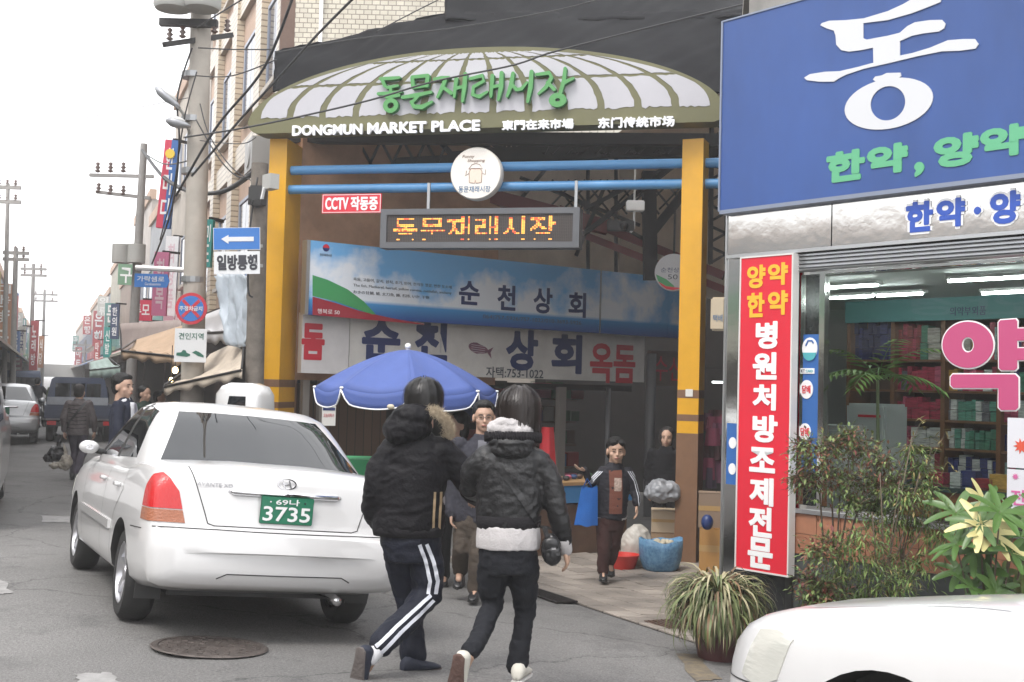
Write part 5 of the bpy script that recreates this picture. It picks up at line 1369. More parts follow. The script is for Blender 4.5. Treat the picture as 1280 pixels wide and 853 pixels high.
def wheel(parent, loc, r=.305, w=.19, side=1, nsp=6, detail=True):
    """side: -1 outer face towards -y"""
    wh = link('wheel', None, parent, loc=loc)
    s_ = side
    part('tyre', M_TYRE, wh, lambda m: m.lathe([(r * .66, -w / 2), (r * .88, -w / 2 - .004), (r * .97, -w / 2 + .02), (r, -w / 2 + .05), (r, w / 2 - .05), (r * .97, w / 2 - .02), (r * .88, w / 2 + .004), (r * .66, w / 2)], 36, axis='y', caps=False), smooth='auto')
    def f(m):
        o = s_ * w / 2
        m.lathe([(r * .67, o * .96), (r * .64, o * 1.0), (r * .60, o * .8), (r * .58, -o * .7), (r * .60, -o * .9)], 36, axis='y', caps=False)
        m.lathe([(.001, o * .80), (.045, o * .82), (.058, o * .6), (.06, o * .2), (.001, o * .2)], 18, axis='y')
        for k in range(nsp):
            a = 2 * math.pi * k / nsp + .3; c, s2 = math.cos(a), math.sin(a); a1 = a + .16; a2 = a - .16
            p = [(math.cos(a - .5) * .05, math.sin(a - .5) * .05), (math.cos(a + .5) * .05, math.sin(a + .5) * .05), (math.cos(a1) * r * .6, math.sin(a1) * r * .6), (math.cos(a2) * r * .6, math.sin(a2) * r * .6)]
            y0, y1 = o * .72, o * .35
            vs = [(x, y0 if i < 2 else o * .86, z) for i, (x, z) in enumerate(p)] + [(x, y1, z) for x, z in p]
            m.add(vs, [(0, 1, 2, 3), (7, 6, 5, 4), (0, 4, 5, 1), (1, 5, 6, 2), (2, 6, 7, 3), (3, 7, 4, 0)])
    part('rim', M_RIM, wh, f, smooth='auto')
    part('brake_disc', M_BPL, wh, lambda m: m.lathe([(.001, s_ * w * .08), (r * .5, s_ * w * .08), (r * .57, -s_ * w * .1), (.001, -s_ * w * .1)], 24, axis='y'))
    return wh
LIFT = .06; ARCH = [.35]
SED = dict(L=4.49, W=.86, wx=(.96, 3.57), r=.305,
  top=[(0, .50), (.02, .585), (.05, .612), (.115, .622), (.135, .66), (.165, .80), (.20, .915), (.24, .965), (.32, .995), (.60, 1.01), (.80, 1.01), (1.4, .975), (2.4, .955), (3.1, .945), (3.35, .93), (3.8, .86), (4.15, .78), (4.33, .70), (4.42, .60), (4.49, .50)],
  bot=[(0, .38), (.03, .31), (.15, .26), (.6, .20), (3.8, .16), (4.3, .19), (4.45, .27), (4.49, .34)],
  wid=[(0, .66), (.03, .745), (.10, .80), (.25, .835), (.6, .853), (1.2, .86), (3.2, .86), (3.8, .85), (4.1, .82), (4.3, .74), (4.42, .62), (4.49, .46)])
def car_body(parent, paint, spec=SED, arches=True):
    fr = [(0, 0), (.72, 0), (.90, .03), (.965, .09), (.992, .22), (1.0, .42), (.998, .60), (.985, .78), (.955, .90), (.90, .965), (.82, .992), (.6, 1.012), (.3, 1.03), (0, 1.036)]
    fr_end = fr
    xs = sorted(set([spec['L'] * (i / 70) for i in range(71)] + [.01, .03, .05, .08, .11, .125, .14, .155, .17, .185, .2, .22, .25, .28, 4.46, 4.43, 4.40]))
    rings = []
    for x in xs:
        zt, zb, w = lerp_tab(spec['top'], x), lerp_tab(spec['bot'], x), lerp_tab(spec['wid'], x)
        half = [(w * a, zb + (zt - zb) * b) for a, b in fr]
        # crown only on wide deck/hood
        half = [(y, min(z, zt + .022)) for y, z in half]
        # slimmer tumblehome above the shoulder
        ring = [(x, -y, z) for y, z in half] + [(x, y, z) for y, z in half[::-1][1:-1]]
        # plan rounding of the tail: centre bulges backwards
        rings.append([(q[0] - (.035 * (1 - (q[1] / max(.01, w)) ** 2) if q[0] < .5 else -(.05 * (1 - (q[1] / max(.01, w)) ** 2) if q[0] > 4.0 else 0)) , q[1], q[2]) for q in ring])
    mb = MB(); mb.loft(rings); body = mb.build('body', paint, parent, smooth=True)
    if arches:
        cm = MB(); AR = ARCH[0]
        for wx in spec['wx']:
            for s_ in (-1, 1):
                cm.lathe([(.001, -.15), (AR, -.15), (AR + .01, .15), (.001, .15)] if s_ > 0 else [(.001, -.15), (AR + .01, -.15), (AR, .15), (.001, .15)], 40, (wx, s_ * (spec['W'] - .06), spec['r'] - LIFT), 'y')
        cut = cm.build('cut', [M_BPL], parent)
        body.data.materials.append(M_BPL)
        for p_ in cut.data.polygons: p_.material_index = 0
        m = body.modifiers.new('b', 'BOOLEAN'); m.object = cut; m.operation = 'DIFFERENCE'; m.solver = 'EXACT'
        try: m.material_mode = 'TRANSFER'
        except Exception: pass
        dg = bpy.context.evaluated_depsgraph_get(); dg.update()
        me = bpy.data.meshes.new_from_object(body.evaluated_get(dg), preserve_all_data_layers=False); body.modifiers.clear(); body.data = me
        me.polygons.foreach_set('use_smooth', [True] * len(me.polygons)); me.set_sharp_from_angle(angle=R(40))
        bpy.data.objects.remove(cut)
    return body
GH = dict(belt=.93, roof=1.385, levels=[ # f, x rear, x front, half width
  (0, .56, 3.32, .80), (.18, .70, 3.16, .775), (.4, .89, 2.93, .735), (.6, 1.06, 2.72, .70), (.8, 1.235, 2.50, .655), (.92, 1.36, 2.36, .62), (1.0, 1.50, 2.24, .56)])
def greenhouse(parent, paint, g=GH, name='cabin'):
    rings = []
    def ring(xr, xf, hw, z, e=3.2):
        out = []; n = 56; cx_ = (xr + xf) / 2; hl = (xf - xr) / 2
        for k in range(n):
            a = 2 * math.pi * k / n; c, s_ = math.cos(a), math.sin(a)
            ex = 6.0 ; 
            out.append((cx_ + hl * math.copysign(abs(c) ** (2 / ex), c) * (1 + .035 * 0), hw * math.copysign(abs(s_) ** (2 / ex), s_) , z))
        # bow the glass ends in plan
        return [(x + (-.10 if x < cx_ else .14) * (1 - (y / hw) ** 2) * min(1, abs(x - cx_) / hl) ** 4, y, z) for x, y, z in out]
    H_ = g['roof'] - g['belt']
    rings.append(ring(g['levels'][0][1] - .05, g['levels'][0][2] + .05, g['levels'][0][3] + .01, g['belt'] - .12))
    for f_, xr, xf, hw in g['levels']: rings.append(ring(xr, xf, hw, g['belt'] + H_ * f_))
    _, xr, xf, hw = g['levels'][-1]
    for k, dz in ((.93, .012), (.8, .022), (.5, .034), (.2, .040)):
        c = (xr + xf) / 2; h = (xf - xr) / 2; rings.append(ring(c - h * k, c + h * k, hw * k, g['roof'] + dz))
    mb = MB(); mb.loft(rings); return mb.build(name, paint, parent, smooth=True)
def P3(x, y, z): return Vector((x, y, z))
def sedan(name, label, paint, loc, heading, tilt=(0, 0), full=True, lamp=None, platetxt=None):
    t = thing(name, label, 'car', loc); t.rotation_mode = 'ZYX' if False else 'XYZ'
    t.matrix_world = Matrix.Translation(Vector(loc) + Vector((0, 0, LIFT))) @ Matrix.Rotation(heading, 4, 'Z') @ Matrix.Rotation(tilt[0], 4, 'Y') @ Matrix.Rotation(tilt[1], 4, 'X')
    body = car_body(t, paint); cab = greenhouse(t, paint)
    # merged surface for projection
    bv = bvh_of(body); cv_ = bvh_of(cab)
    for wx in SED['wx']:
        for s_ in (-1, 1): wheel(t, (wx, s_ * (.86 - .135), .305 - LIFT), side=s_)
    # rear window
    tz, bz_ = 1.335, .985
    mb = MB(); patch_mesh(mb, cv_, [P3(1.2, y, 1.345 - .012 * (y / .5) ** 2) for y in (-.50, -.25, 0, .25, .50)], [P3(.6, y, .985 - .0 * y * y) for y in (-.69, -.35, 0, .35, .69)], (1, 0, 0), .003, 20, 12); mb.build('rear_window', M_CGL, t, smooth=True)
    mb = MB(); patch_mesh(mb, cv_, [P3(2.3, y, 1.35) for y in (-.50, 0, .50)], [P3(3, y, .95) for y in (-.72, 0, .72)], (-1, 0, 0), .003, 20, 12); mb.build('windscreen', M_CGL, t, smooth=True)
    for s_ in (-1, 1):
        D_ = (0, -s_, 0)
        T_ = lambda pts: [P3(x, s_ * 2, z) for x, z in pts]
        rearp = dict(top=T_([(1.43, 1.325), (1.62, 1.352), (1.83, 1.36)]), bot=T_([(1.16, .995), (1.5, .985), (1.83, .975)]))
        frontp = dict(top=T_([(1.93, 1.362), (2.2, 1.345), (2.42, 1.28)]), bot=T_([(1.93, .972), (2.5, .96), (2.98, .95)]))
        # rear quarter light wedge
        mb = MB(); patch_mesh(mb, cv_, T_([(1.20, 1.17), (1.38, 1.30)]), T_([(1.02, 1.0), (1.12, .997)]), D_, .003, 4, 8); 
        for nm, pp_ in (('rear_side_window', rearp), ('front_side_window', frontp)):
            m2 = MB(); patch_mesh(m2, cv_, pp_['top'], pp_['bot'], D_, .003, 12, 8); m2.build(nm, M_CGL, t, smooth=True)
        sm = MB()
        for pts in ([(1.88, 1.38), (1.88, .97)],): seam(sm, cv_, T_(pts), D_, .10, .0025)
        sm.build('door_pillar', M_BPL, t)
        sm = MB()
        seam(sm, bv, T_([(1.88, .95), (1.88, .30)]), D_); seam(sm, bv, T_([(3.02, .93), (3.03, .6), (2.95, .30)]), D_); seam(sm, bv, T_([(1.10, .93), (1.08, .78), (1.3, .62), (1.36, .50), (1.38, .30)]), D_)
        seam(sm, bv, T_([(.28, .60), (.60, .585)]), D_, .006)
        sm.build('door_gap', M_SEAM, t)
        mm = MB(); patch_mesh(mm, bv, T_([(1.42, .545), (3.0, .545)]), T_([(1.42, .485), (3.0, .485)]), D_, .016, 20, 2); mm.build('side_moulding', paint, t, smooth='auto')
        for hx in (1.98, 1.36) if False else (2.02, 1.30):
            q = project(bv, [P3(hx, 2 * s_, .80)], D_, .02)[0]; part('door_handle', paint, t, lambda m: m.tube([q + Vector((-.08, -s_ * .018, 0)), q + Vector((-.06, 0, 0)), q + Vector((.06, 0, 0)), q + Vector((.08, -s_ * .018, 0))], [.012, .016, .016, .012], 8), smooth=True)
        # mirror
        mr = part('door_mirror', paint, t, lambda m: m.ell((2.80, s_ * .89, 1.0), (.058, .078, .054), 14, 9), smooth=True)
        mg = MB(); mg.lathe([(.001, -.056), (.024, -.056), (.028, -.045), (.001, -.045)], 16, (0, 0, 0), 'x'); mg.v = [(x + 2.80, y * 1.3 + s_ * .89, z * .9 + 1.0) for x, y, z in mg.v]; mg.build('mirror_glass', M_CHR, mr, smooth='auto')
        part('mirror_arm', M_BPL, t, lambda m: m.tube([(2.82, s_ * .74, .96), (2.82, s_ * .85, .98)], .025, 8), smooth=True)
    # tail lamps: tall rounded clusters, wrapping the corner
    M_TL = mat('tail_lamp_red', (.48, .006, .008), .2, coat=.25, bump=.25, bscale=120, stretch=(1, 1, .2)); M_TA = mat('tail_lamp_amber', (.34, .12, .06), .25, coat=.2, bump=.4, bscale=90)
    dirs = lambda s_: Vector((1, -s_ * .55, 0)).normalized()
    for s_ in (-1, 1):
        tl = link('tail_lamp', None, t)
        w_ = lambda y, z: P3(-.0, s_ * y, z)
        d_ = dirs(s_)
        def tp(pts): return [P3(.3 + (-s_) * 0, s_ * y, z) - Vector((0, 0, 0)) for y, z in pts]
        q1 = MB(); patch_mesh(q1, bv, tp([(.845, .86), (.80, .925), (.72, .945), (.66, .915), (.585, .84)]), tp([(.85, .735), (.70, .735), (.545, .735)]), d_, .006, 16, 10); q1.build('red_lens', M_TL, tl, smooth='auto')
        q2 = MB(); patch_mesh(q2, bv, tp([(.85, .728), (.543, .728)]), tp([(.85, .655), (.515, .655)]), d_, .006, 12, 5); q2.build('amber_lens', M_TA, tl, smooth='auto')
    # boot lid gap, handle bar, badge
    sm = MB(); X = (1, 0, 0)
    seam(sm, bv, [P3(0, y, z) for y, z in ((-.60, .99), (-.565, .90), (-.50, .72), (-.48, .66), (-.44, .648), (.44, .648), (.48, .66), (.50, .72), (.565, .90), (.60, .99))], X, .006, .003, 10)
    seam(sm, bv, [P3(0, -.80, .625), P3(0, .80, .625)], X, .007, .003, 30)
    seam(sm, bv, [P3(0, -.42, .345), P3(0, -.36, .375), P3(0, .36, .375), P3(0, .42, .345)], X, .007, .003, 14)
    sm.build('boot_gap', M_SEAM, t)
    zq = project(bv, [P3(0, y, .855) for y in (-.36, 0, .36)], X, .015)
    part('boot_handle', M_CHR, t, lambda m: m.tube([zq[0] + Vector((.02, 0, 0)), zq[0] + Vector((0, .03, .0)), zq[1], zq[2] + Vector((0, -.03, 0)), zq[2] + Vector((.02, 0, 0))], [(.010, .010)] + [(.014, .020)] * 3 + [(.010, .010)], 10), smooth=True)
    part('boot_lock', M_BPL, t, lambda m: m.lathe([(.001, 0), (.014, 0), (.014, .03), (.001, .03)], 12, (zq[1].x - .03, 0, .855), 'x'))
    q = project(bv, [P3(0, 0, .925)], X, .003)[0]
    def fb(m):
        for k in range(28):
            a0, a1 = 2 * math.pi * k / 28, 2 * math.pi * (k + 1) / 28
            m.bar((q.x - .004, math.cos(a0) * .058, q.z + math.sin(a0) * .032), (q.x - .004, math.cos(a1) * .058, q.z + math.sin(a1) * .032), .008)
        m.bar((q.x - .004, -.028, q.z - .024), (q.x - .004, -.012, q.z + .024), .009); m.bar((q.x - .004, .012, q.z - .024), (q.x - .004, .028, q.z + .024), .009); m.bar((q.x - .004, -.02, q.z), (q.x - .004, .02, q.z + .002), .008)
    part('badge', M_CHR, t, fb)
    # licence plate (flat, upright) facing the rear
    pz = .765; q = min(p.x for p in project(bv, [P3(0, y, z) for y in (-.2, .2) for z in (pz - .08, pz + .08)], X, .004))
    pl = link('licence_plate', None, t, loc=(q - .004, 0, pz), rot=(0, 0, R(-90)))
    M_PL = mat('plate_green', (.012, .16, .085), .4)
    part('plate', M_PL, pl, lambda m: m.box(-.17, .17, -.008, 0, -.085, .085), bevel=.004)
    if platetxt:
        text('number', platetxt[1], -.15, .15, -.066, .022, -.0085, M_WHT, pl, bold=.005, fat=.0015)
        text('number', platetxt[0], -.075, .075, .034, .072, -.0085, M_WHT, pl, fat=.001)
        part('plate_bolt', M_CHR, pl, lambda m: m.lathe([(.001, -.012), (.006, -.012), (.006, -.008), (.001, -.008)], 10, (-.11, 0, .052), 'y')); part('plate_bolt', M_CHR, pl, lambda m: m.lathe([(.001, -.012), (.006, -.012), (.006, -.008), (.001, -.008)], 10, (.11, 0, .052), 'y'))
        tq = link('model_lettering', None, t); bpy.data.objects.remove(tq)
        M_CL = mat('chrome_letter', (.45, .45, .47), .3, .8)
        qv = project(bv, [P3(0, .42, .90)], X, .003)[0]
        o = text('lettering', 'AVANTE XD', -.11, .11, -.012, .012, 0, M_CL, t); o.location = (qv.x - .004, .45, .895); o.rotation_euler = (0, 0, R(-90))
        o = text('lettering', '1.5 DOHC', -.05, .05, -.011, .011, 0, M_CL, t); o.location = (qv.x + .002, -.47, .86); o.rotation_euler = (0, 0, R(-90))
    # exhaust, mud flaps, underbody
    part('exhaust', M_CHR, t, lambda m: m.tube([(.5, -.38, .22), (.16, -.38, .225), (.06, -.38, .215)], .028, 12), smooth=True)
    for s_ in (-1, 1): part('mud_flap', M_BPL, t, lambda m: m.box(.60, .612, s_ * .70 - .08, s_ * .70 + .08, .13, .36))
    part('underbody', M_BPL, t, lambda m: m.box(.5, 4.0, -.6, .6, .17, .24))
    part('front_bumper_grille', M_BPL, t, lambda m: m.box(4.47, 4.50, -.35, .35, .36, .46))
    for s_ in (-1, 1):
        q2 = MB(); patch_mesh(q2, bv, [P3(4, s_ * .83, .70), P3(4, s_ * .74, .72), P3(4, s_ * .64, .705)], [P3(4, s_ * .80, .54), P3(4, s_ * .70, .49), P3(4, s_ * .58, .52)], Vector((-1, -s_ * .75, 0)), .006, 12, 8); hl_ = q2.build('headlight', mat('headlight', (.62, .62, .57), .08, metal=.2, coat=1.0, bump=.12, bscale=14, stretch=(1, 1, 4)), t, smooth='auto')
        sm = MB(); seam(sm, bv, [P3(4.36, s_ * .50, 2), P3(4.2, s_ * .64, 2), P3(3.9, s_ * .71, 2), P3(3.2, s_ * .73, 2)], (0, 0, -1), .007, .003); sm.build('bonnet_gap', M_SEAM, t)
        sm = MB(); seam(sm, bv, [P3(3.97, 2 * s_, .50), P3(4.47, 2 * s_, .49)], (0, -s_, 0), .006, .003); sm.build('bumper_gap', M_SEAM, t)
    return t
M_CARW = mat('white_car_paint', (.60, .597, .595), .28, coat=.8, var=.04, vscale=1.5)
def place_car(fn_pts, heading, wb=2.61):
    pass
# ---- hero white sedan: rear left wheel, heading from wheel contacts
hd = math.atan2(1.48, -.742)
uL = Vector((math.cos(hd), math.sin(hd), 0)); uS = Vector((-uL.y, uL.x, 0))      # uS = car's left (y+)
rl = Vector((-1.609 * 1.576, 4.88 * 1.576, 0))                                     # ground under rear-left tyre, outer side
org = rl - uL * .96 - uS * .80
def plane_pose(org, hd, wid=1.49, wb=2.61, x0=.96, ext=0):
    uL = Vector((math.cos(hd), math.sin(hd), 0)); uS = Vector((-uL.y, uL.x, 0))
    c = [org + uL * x + uS * y for x in (x0, x0 + wb) for y in (-wid / 2, wid / 2)]
    z = [gz(p.x, p.y) for p in c]
    pitch = -((z[2] + z[3]) / 2 - (z[0] + z[1]) / 2) / wb; roll = ((z[1] + z[3]) / 2 - (z[0] + z[2]) / 2) / wid
    zz = (z[0] + z[1]) / 2 + pitch * x0 * 1.0
    return Vector((org.x, org.y, zz)), (math.atan(pitch), math.atan(roll))
loc, tl_ = plane_pose(org, hd)
hero = sedan('parked_sedan', 'white four door sedan with green rear plate in the left foreground', M_CARW, loc, hd, tl_, platetxt=('69나', '3735'))
# ================================================================== OTHER VEHICLES
# white car cut by the lower right corner, nose to the left
hd2 = math.atan2(.75, -.66)
loc, tl_ = plane_pose(Vector((4.30, 1.95, 0)), hd2); loc.z -= .055
ARCH[0] = .41; _gl = GH['levels']; GH['levels'] = [(a, b, c_ - .38, d_) for a, b, c_, d_ in _gl]
car2 = sedan('parked_car', 'white car nose with amber edged headlight in the lower right corner', M_CARW, loc, hd2, tl_)
GH['levels'] = _gl
# silver sedan on the left, tail lamp lit
ARCH[0] = .35
M_SIL = mat('silver_car_paint', (.42, .43, .44), .3, .35, coat=.7)
g = P(10, 543, 28.5); hd3 = math.atan2(1, -.40)
uL = Vector((math.cos(hd3), math.sin(hd3), 0)); uS = Vector((-uL.y, uL.x, 0))
o = g - uL * .4 + uS * .15
loc, tl_ = plane_pose(o, hd3)
car3 = sedan('passing_sedan', 'silver sedan with lit tail lamp driving away at the far left', M_SIL, loc, hd3, tl_)
# white van sliver at the left edge
van = thing('delivery_van', 'white van whose rear corner just enters at the left edge', 'van', (0, 0, 0))
gl = PG(2, 600); hv = math.atan2(1, -.40); D_ = 12.5
p = P(0, 520, D_); vb = Vector((p.x, p.y, gz(p.x, p.y)))
van.location = vb; van.rotation_euler = (0, 0, hv - math.pi / 2)
def f(m):
    rings = []
    for y in (0, .06, .2, .9, 2.2, 3.0, 3.6, 3.95, 4.1):
        z1 = 1.78 if y < 3.0 else (1.78 - (y - 3.0) * .75); e = .06 if y < .03 else (.02 if y < .1 else 0); f_ = .25 if y > 4 else 0
        rings.append([(-1.7 + e + f_, y, .32), (0 - e - f_, y, .32), (0.02 - e - f_, y, .9), (-.02 - e - f_, y, 1.1), (-.12 - e, y, z1 - .1), (-.25 - e, y, z1), (-1.45 + e, y, z1), (-1.58 + e, y, z1 - .1), (-1.68 + e + f_, y, 1.1), (-1.72 + e + f_, y, .9)])
    m.loft(rings)
part('body', M_CARW, van, f, smooth='auto')
part('tail_lamp', mat('tail_lamp_red', (0, 0, 0)), van, lambda m: m.box(-.12, .0, -.01, .05, .75, 1.05)); part('tail_lamp', mat('tail_lamp_red', (0, 0, 0)), van, lambda m: m.box(-1.68, -1.56, -.01, .05, .75, 1.05))
part('rear_window', M_CGL, van, lambda m: m.box(-1.5, -.22, -.006, .02, 1.1, 1.62)); part('side_window', M_CGL, van, lambda m: m.add([(-.01, .3, 1.14), (-.01, 1.5, 1.14), (-.095, 1.5, 1.6), (-.095, .3, 1.6)], [(0, 1, 2, 3)]))
part('bumper', M_BPL, van, lambda m: m.box(-1.7, .0, -.06, .1, .34, .52), bevel=.02)
for y in (.75, 3.3):
    for x in (-.12, -1.58): w = wheel(van, (x, y, .31), side=-1); w.rotation_euler = (0, 0, R(90 if x > -1 else -90))
# blue pickup truck
def truck(name, label, px, py, Yd, bed, cabw, hd, grp=None):
    p = P(px, py, Yd); t = thing(name, label, 'truck', (p.x, p.y, gz(p.x, p.y)), hd - math.pi / 2, grp)
    M_TB = mat('truck_blue', (.03, .048, .10), .4, coat=.4, var=.2); M_TG = mat('truck_grey', (.30, .32, .35), .5, var=.2)
    part('cab', M_TB, t, lambda m: m.loft([[(-.80, y, .55), (.80, y, .55), (.82, y, 1.2), (.70, y, 1.88), (.60, y, 1.95), (-.60, y, 1.95), (-.70, y, 1.88), (-.82, y, 1.2)] for y in (2.9, 4.2)] + [[(-.74, 4.75, .5), (.74, 4.75, .5), (.76, 4.7, 1.1), (.60, 4.3, 1.80), (.5, 4.3, 1.84), (-.5, 4.3, 1.84), (-.60, 4.3, 1.80), (-.76, 4.7, 1.1)]]), smooth='auto')
    rw = part('rear_window', M_CGL, t, lambda m: m.box(-.60, .60, 2.885, 2.9, 1.32, 1.75), bevel=.004)
    for x in (-.2, .2): part('window_bar', M_TB, rw, lambda m: m.box(x - .015, x + .015, 2.875, 2.885, 1.30, 1.77))
    for s_ in (-1, 1):
        part('side_window', M_CGL, t, lambda m: m.add([(s_ * .815, 3.1, 1.25), (s_ * .815, 4.1, 1.25), (s_ * .725, 4.0, 1.78), (s_ * .725, 3.1, 1.78)], [(0, 1, 2, 3)]))
        part('bed_side', M_TB, t, lambda m: m.box(s_ * .84 - .02, s_ * .84 + .02, .04, 2.8, .72, 1.10))
        part('tail_lamp', mat('tail_lamp_red', (0, 0, 0)), t, lambda m: m.box(s_ * .68 - .11, s_ * .68 + .11, -.04, .02, .52, .64))
        for y in (.75, 3.85): wheel(t, (s_ * .70, y, .32), r=.32, side=-1).rotation_euler = (0, 0, R(90 * s_))
    part('tailgate', M_TB, t, lambda m: (m.box(-.82, .82, 0, .04, .72, 1.08), m.box(-.78, .78, -.02, 0, .80, .84), m.box(-.78, .78, -.02, 0, .94, .98)))
    part('guard_rail', M_TG, t, lambda m: (m.box(-.80, .80, 2.80, 2.84, 1.05, 1.30)))
    part('bed_floor', M_TG, t, lambda m: m.box(-.82, .82, .04, 2.8, .66, .72)); part('rear_bar', M_BPL, t, lambda m: m.box(-.75, .75, .0, .08, .48, .6)); part('chassis', M_BPL, t, lambda m: m.box(-.4, .4, .1, 4.2, .42, .6))
    part('licence_plate', mat('plate_green', (0, 0, 0)), t, lambda m: m.box(-.15, .15, -.03, 0, .5, .6))
    return t
truck('pickup_truck', 'dark blue pickup truck with slatted rear window ahead of the walking woman', 99, 545, 30, 1, 1, hd3).scale = (1, 1, .86)
# far blue vehicle on left
p = P(27, 500, 52); van2 = thing('far_van', 'dark blue van farther up the street beyond the silver sedan', 'van', (p.x, p.y, gz(p.x, p.y)), hd3 - math.pi / 2)
M_FB = mat('far_van_blue', (.04, .07, .14), .4)
part('body', M_FB, van2, lambda m: m.loft([[(-.85, y, .35), (.85, y, .35), (.86, y, 1.0), (.72, y, z), (-.72, y, z), (-.86, y, 1.0)] for y, z in ((0, 1.75), (.1, 1.9), (3.6, 1.9), (4.3, 1.2))]), smooth='auto')
part('rear_window', M_CGL, van2, lambda m: m.box(-.65, .65, -.01, .0, 1.15, 1.6)); 
for s_ in (-1, 1): part('tail_lamp', mat('tail_lamp_red', (0, 0, 0)), van2, lambda m: m.box(s_ * .74 - .06, s_ * .74 + .06, -.015, .0, .7, 1.0))
for y in (.8, 3.5):
    for s_ in (-1, 1): wheel(van2, (s_ * .75, y, .31), side=-1).rotation_euler = (0, 0, R(90 * s_))
# white mini truck cab roof behind the hero sedan
p = P(306, 560, 13.2); mc = thing('mini_truck', 'small white rounded vehicle roof peeping above the white sedan roof', 'truck', (p.x, p.y, gz(p.x, p.y)), R(60)); mc.scale = (.8, .55, 1)
zt = P(306, 479, 13.2).z - gz(p.x, p.y)
part('cab', M_CARW, mc, lambda m: m.loft([[(-.22 * k, y, .4), (.22 * k, y, .4), (.24 * k, y, zt - .40), (.20 * k, y, zt - .13), (.11 * k, y, zt - dz), (-.11 * k, y, zt - dz), (-.20 * k, y, zt - .13), (-.24 * k, y, zt - .40)] for y, k, dz in ((-.55, .75, .14), (-.48, .95, .04), (-.2, 1, 0), (.3, 1, .0), (.55, .95, .04), (.66, .7, .16))]), smooth=True)
part('windscreen', M_CGL, mc, lambda m: m.add([(-.245, -.3, zt - .38), (-.245, .25, zt - .38), (-.205, .2, zt - .15), (-.205, -.25, zt - .15)], [(0, 1, 2, 3)]))
part('side_window', M_CGL, mc, lambda m: m.add([(-.16, -.5, zt - .36), (.0, -.5, zt - .36), (.0, -.49, zt - .17), (-.13, -.49, zt - .17)], [(0, 1, 2, 3)]))
for y in (-.3, .4):
    for s_ in (-1, 1): wheel(mc, (s_ * .28, y, .24), r=.24, w=.12, side=-1).rotation_euler = (0, 0, R(90 * s_))
# ================================================================== LEFT STREET: BUILDINGS
SD = Vector((-.40, 1.0)).normalized()
M_BEIGE = mat('beige_render', (.46, .33, .25), .8, var=.2, vscale=1.2)
M_CTILE = bpy.data.materials.new('cream_wall_tile'); M_CTILE.use_nodes = True
tile_mat(M_CTILE, (.58, .50, .38), (.50, .43, .33), (.25, .2, .15), .16, .10, .012)
M_WIN = mat('dark_window', (.05, .06, .09), .08, spec=.7)
M_WFR = mat('window_frame', (.30, .33, .40), .4, .3)
B = Frame(-3.56, 17.5, math.atan2(-1, .4), -.3)      # local x from far to near; 0 at the near corner
def bx_(px, py, out=0): x, z = B.px(px, py, out); return x, z + .3
cb = thing('corner_building', 'beige and cream tiled apartment building rising above the left pole', 'building', B.o, B.rz)
part('wall', M_BEIGE, cb, lambda m: m.prism([(.3, 0), (.3, .04), (-2, .35), (-9, 1.5), (-9, 0)], -.3, 15.5, plane='xy'))
# cream tile piers and windows by bay
def win_part(parent, x0, x1, z0, z1, y=0.0, bars=1):
    w = part('window', M_WFR, parent, lambda m: (m.box(x0, x0 + .06, y - .05, y, z0, z1), m.box(x1 - .06, x1, y - .05, y, z0, z1), m.box(x0 + .06, x1 - .06, y - .05, y, z1 - .06, z1), m.box(x0 + .06, x1 - .06, y - .05, y, z0, z0 + .06)))
    n = bars + 1
    for k in range(n):
        a = x0 + .06 + (x1 - x0 - .12) * k / n; b = x0 + .06 + (x1 - x0 - .12) * (k + 1) / n
        part('pane', M_WIN, w, lambda m: m.box(a + .015, b - .015, y - .03, y - .012, z0 + .06, z1 - .06))
    part('sill', M_WHT if False else mat('sill_stone', (.4, .37, .33), .7), w, lambda m: m.box(x0 - .08, x1 + .08, y - .12, y - .0, z0 - .08, z0 - .003))
for (x0, x1) in ((-.05, .28), (-2.15, -1.55), (-4.9, -4.3), (-7.4, -6.9)): part('pier', M_CTILE, cb, lambda m: m.box(x0, x1, -.14, -.003, 2.6, 15.5))
for fl in range(4):
    z0 = 3.45 + fl * 2.9
    for (x0, x1) in ((-1.45, -.20), (-3.9, -2.4), (-6.6, -5.2), (-8.7, -7.7)): win_part(cb, x0, x1, z0 + .35, z0 + 1.75, -.003)
    part('band', M_CTILE, cb, lambda m: m.box(-9, .3, -.10, -.004, z0 - .55, z0 - .12)) if fl else None
part('brown_pier', mat('brown_stone', (.16, .10, .075), .7, var=.2), cb, lambda m: m.box(.303, .38, -.16, .05, -.3, 12.5))
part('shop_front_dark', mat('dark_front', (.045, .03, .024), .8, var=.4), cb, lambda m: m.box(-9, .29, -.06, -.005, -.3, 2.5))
# air conditioners / ducts on near corner
for (x, z, n_) in ((-.9, 3.3, 'air conditioner box low on the beige corner building beside the one way sign'), (-.6, 5.2, 'air conditioner box high on the beige corner building near the gate sign')):
    o = part('air_conditioner', mat('ac_grey', (.42, .42, .41), .5), None, lambda m: (m.box(-.35, .35, -.42, -.15, 0, .5), m.lathe([(.001, -.44), (.19, -.44), (.19, -.42), (.001, -.42)], 20, (0, 0, .25), 'y')))
    o.location = B.w(x, 0, z - .3 + .3); o.rotation_euler = (0, 0, B.rz); tag(o, n_, 'air conditioner', 'air conditioners on the corner building')

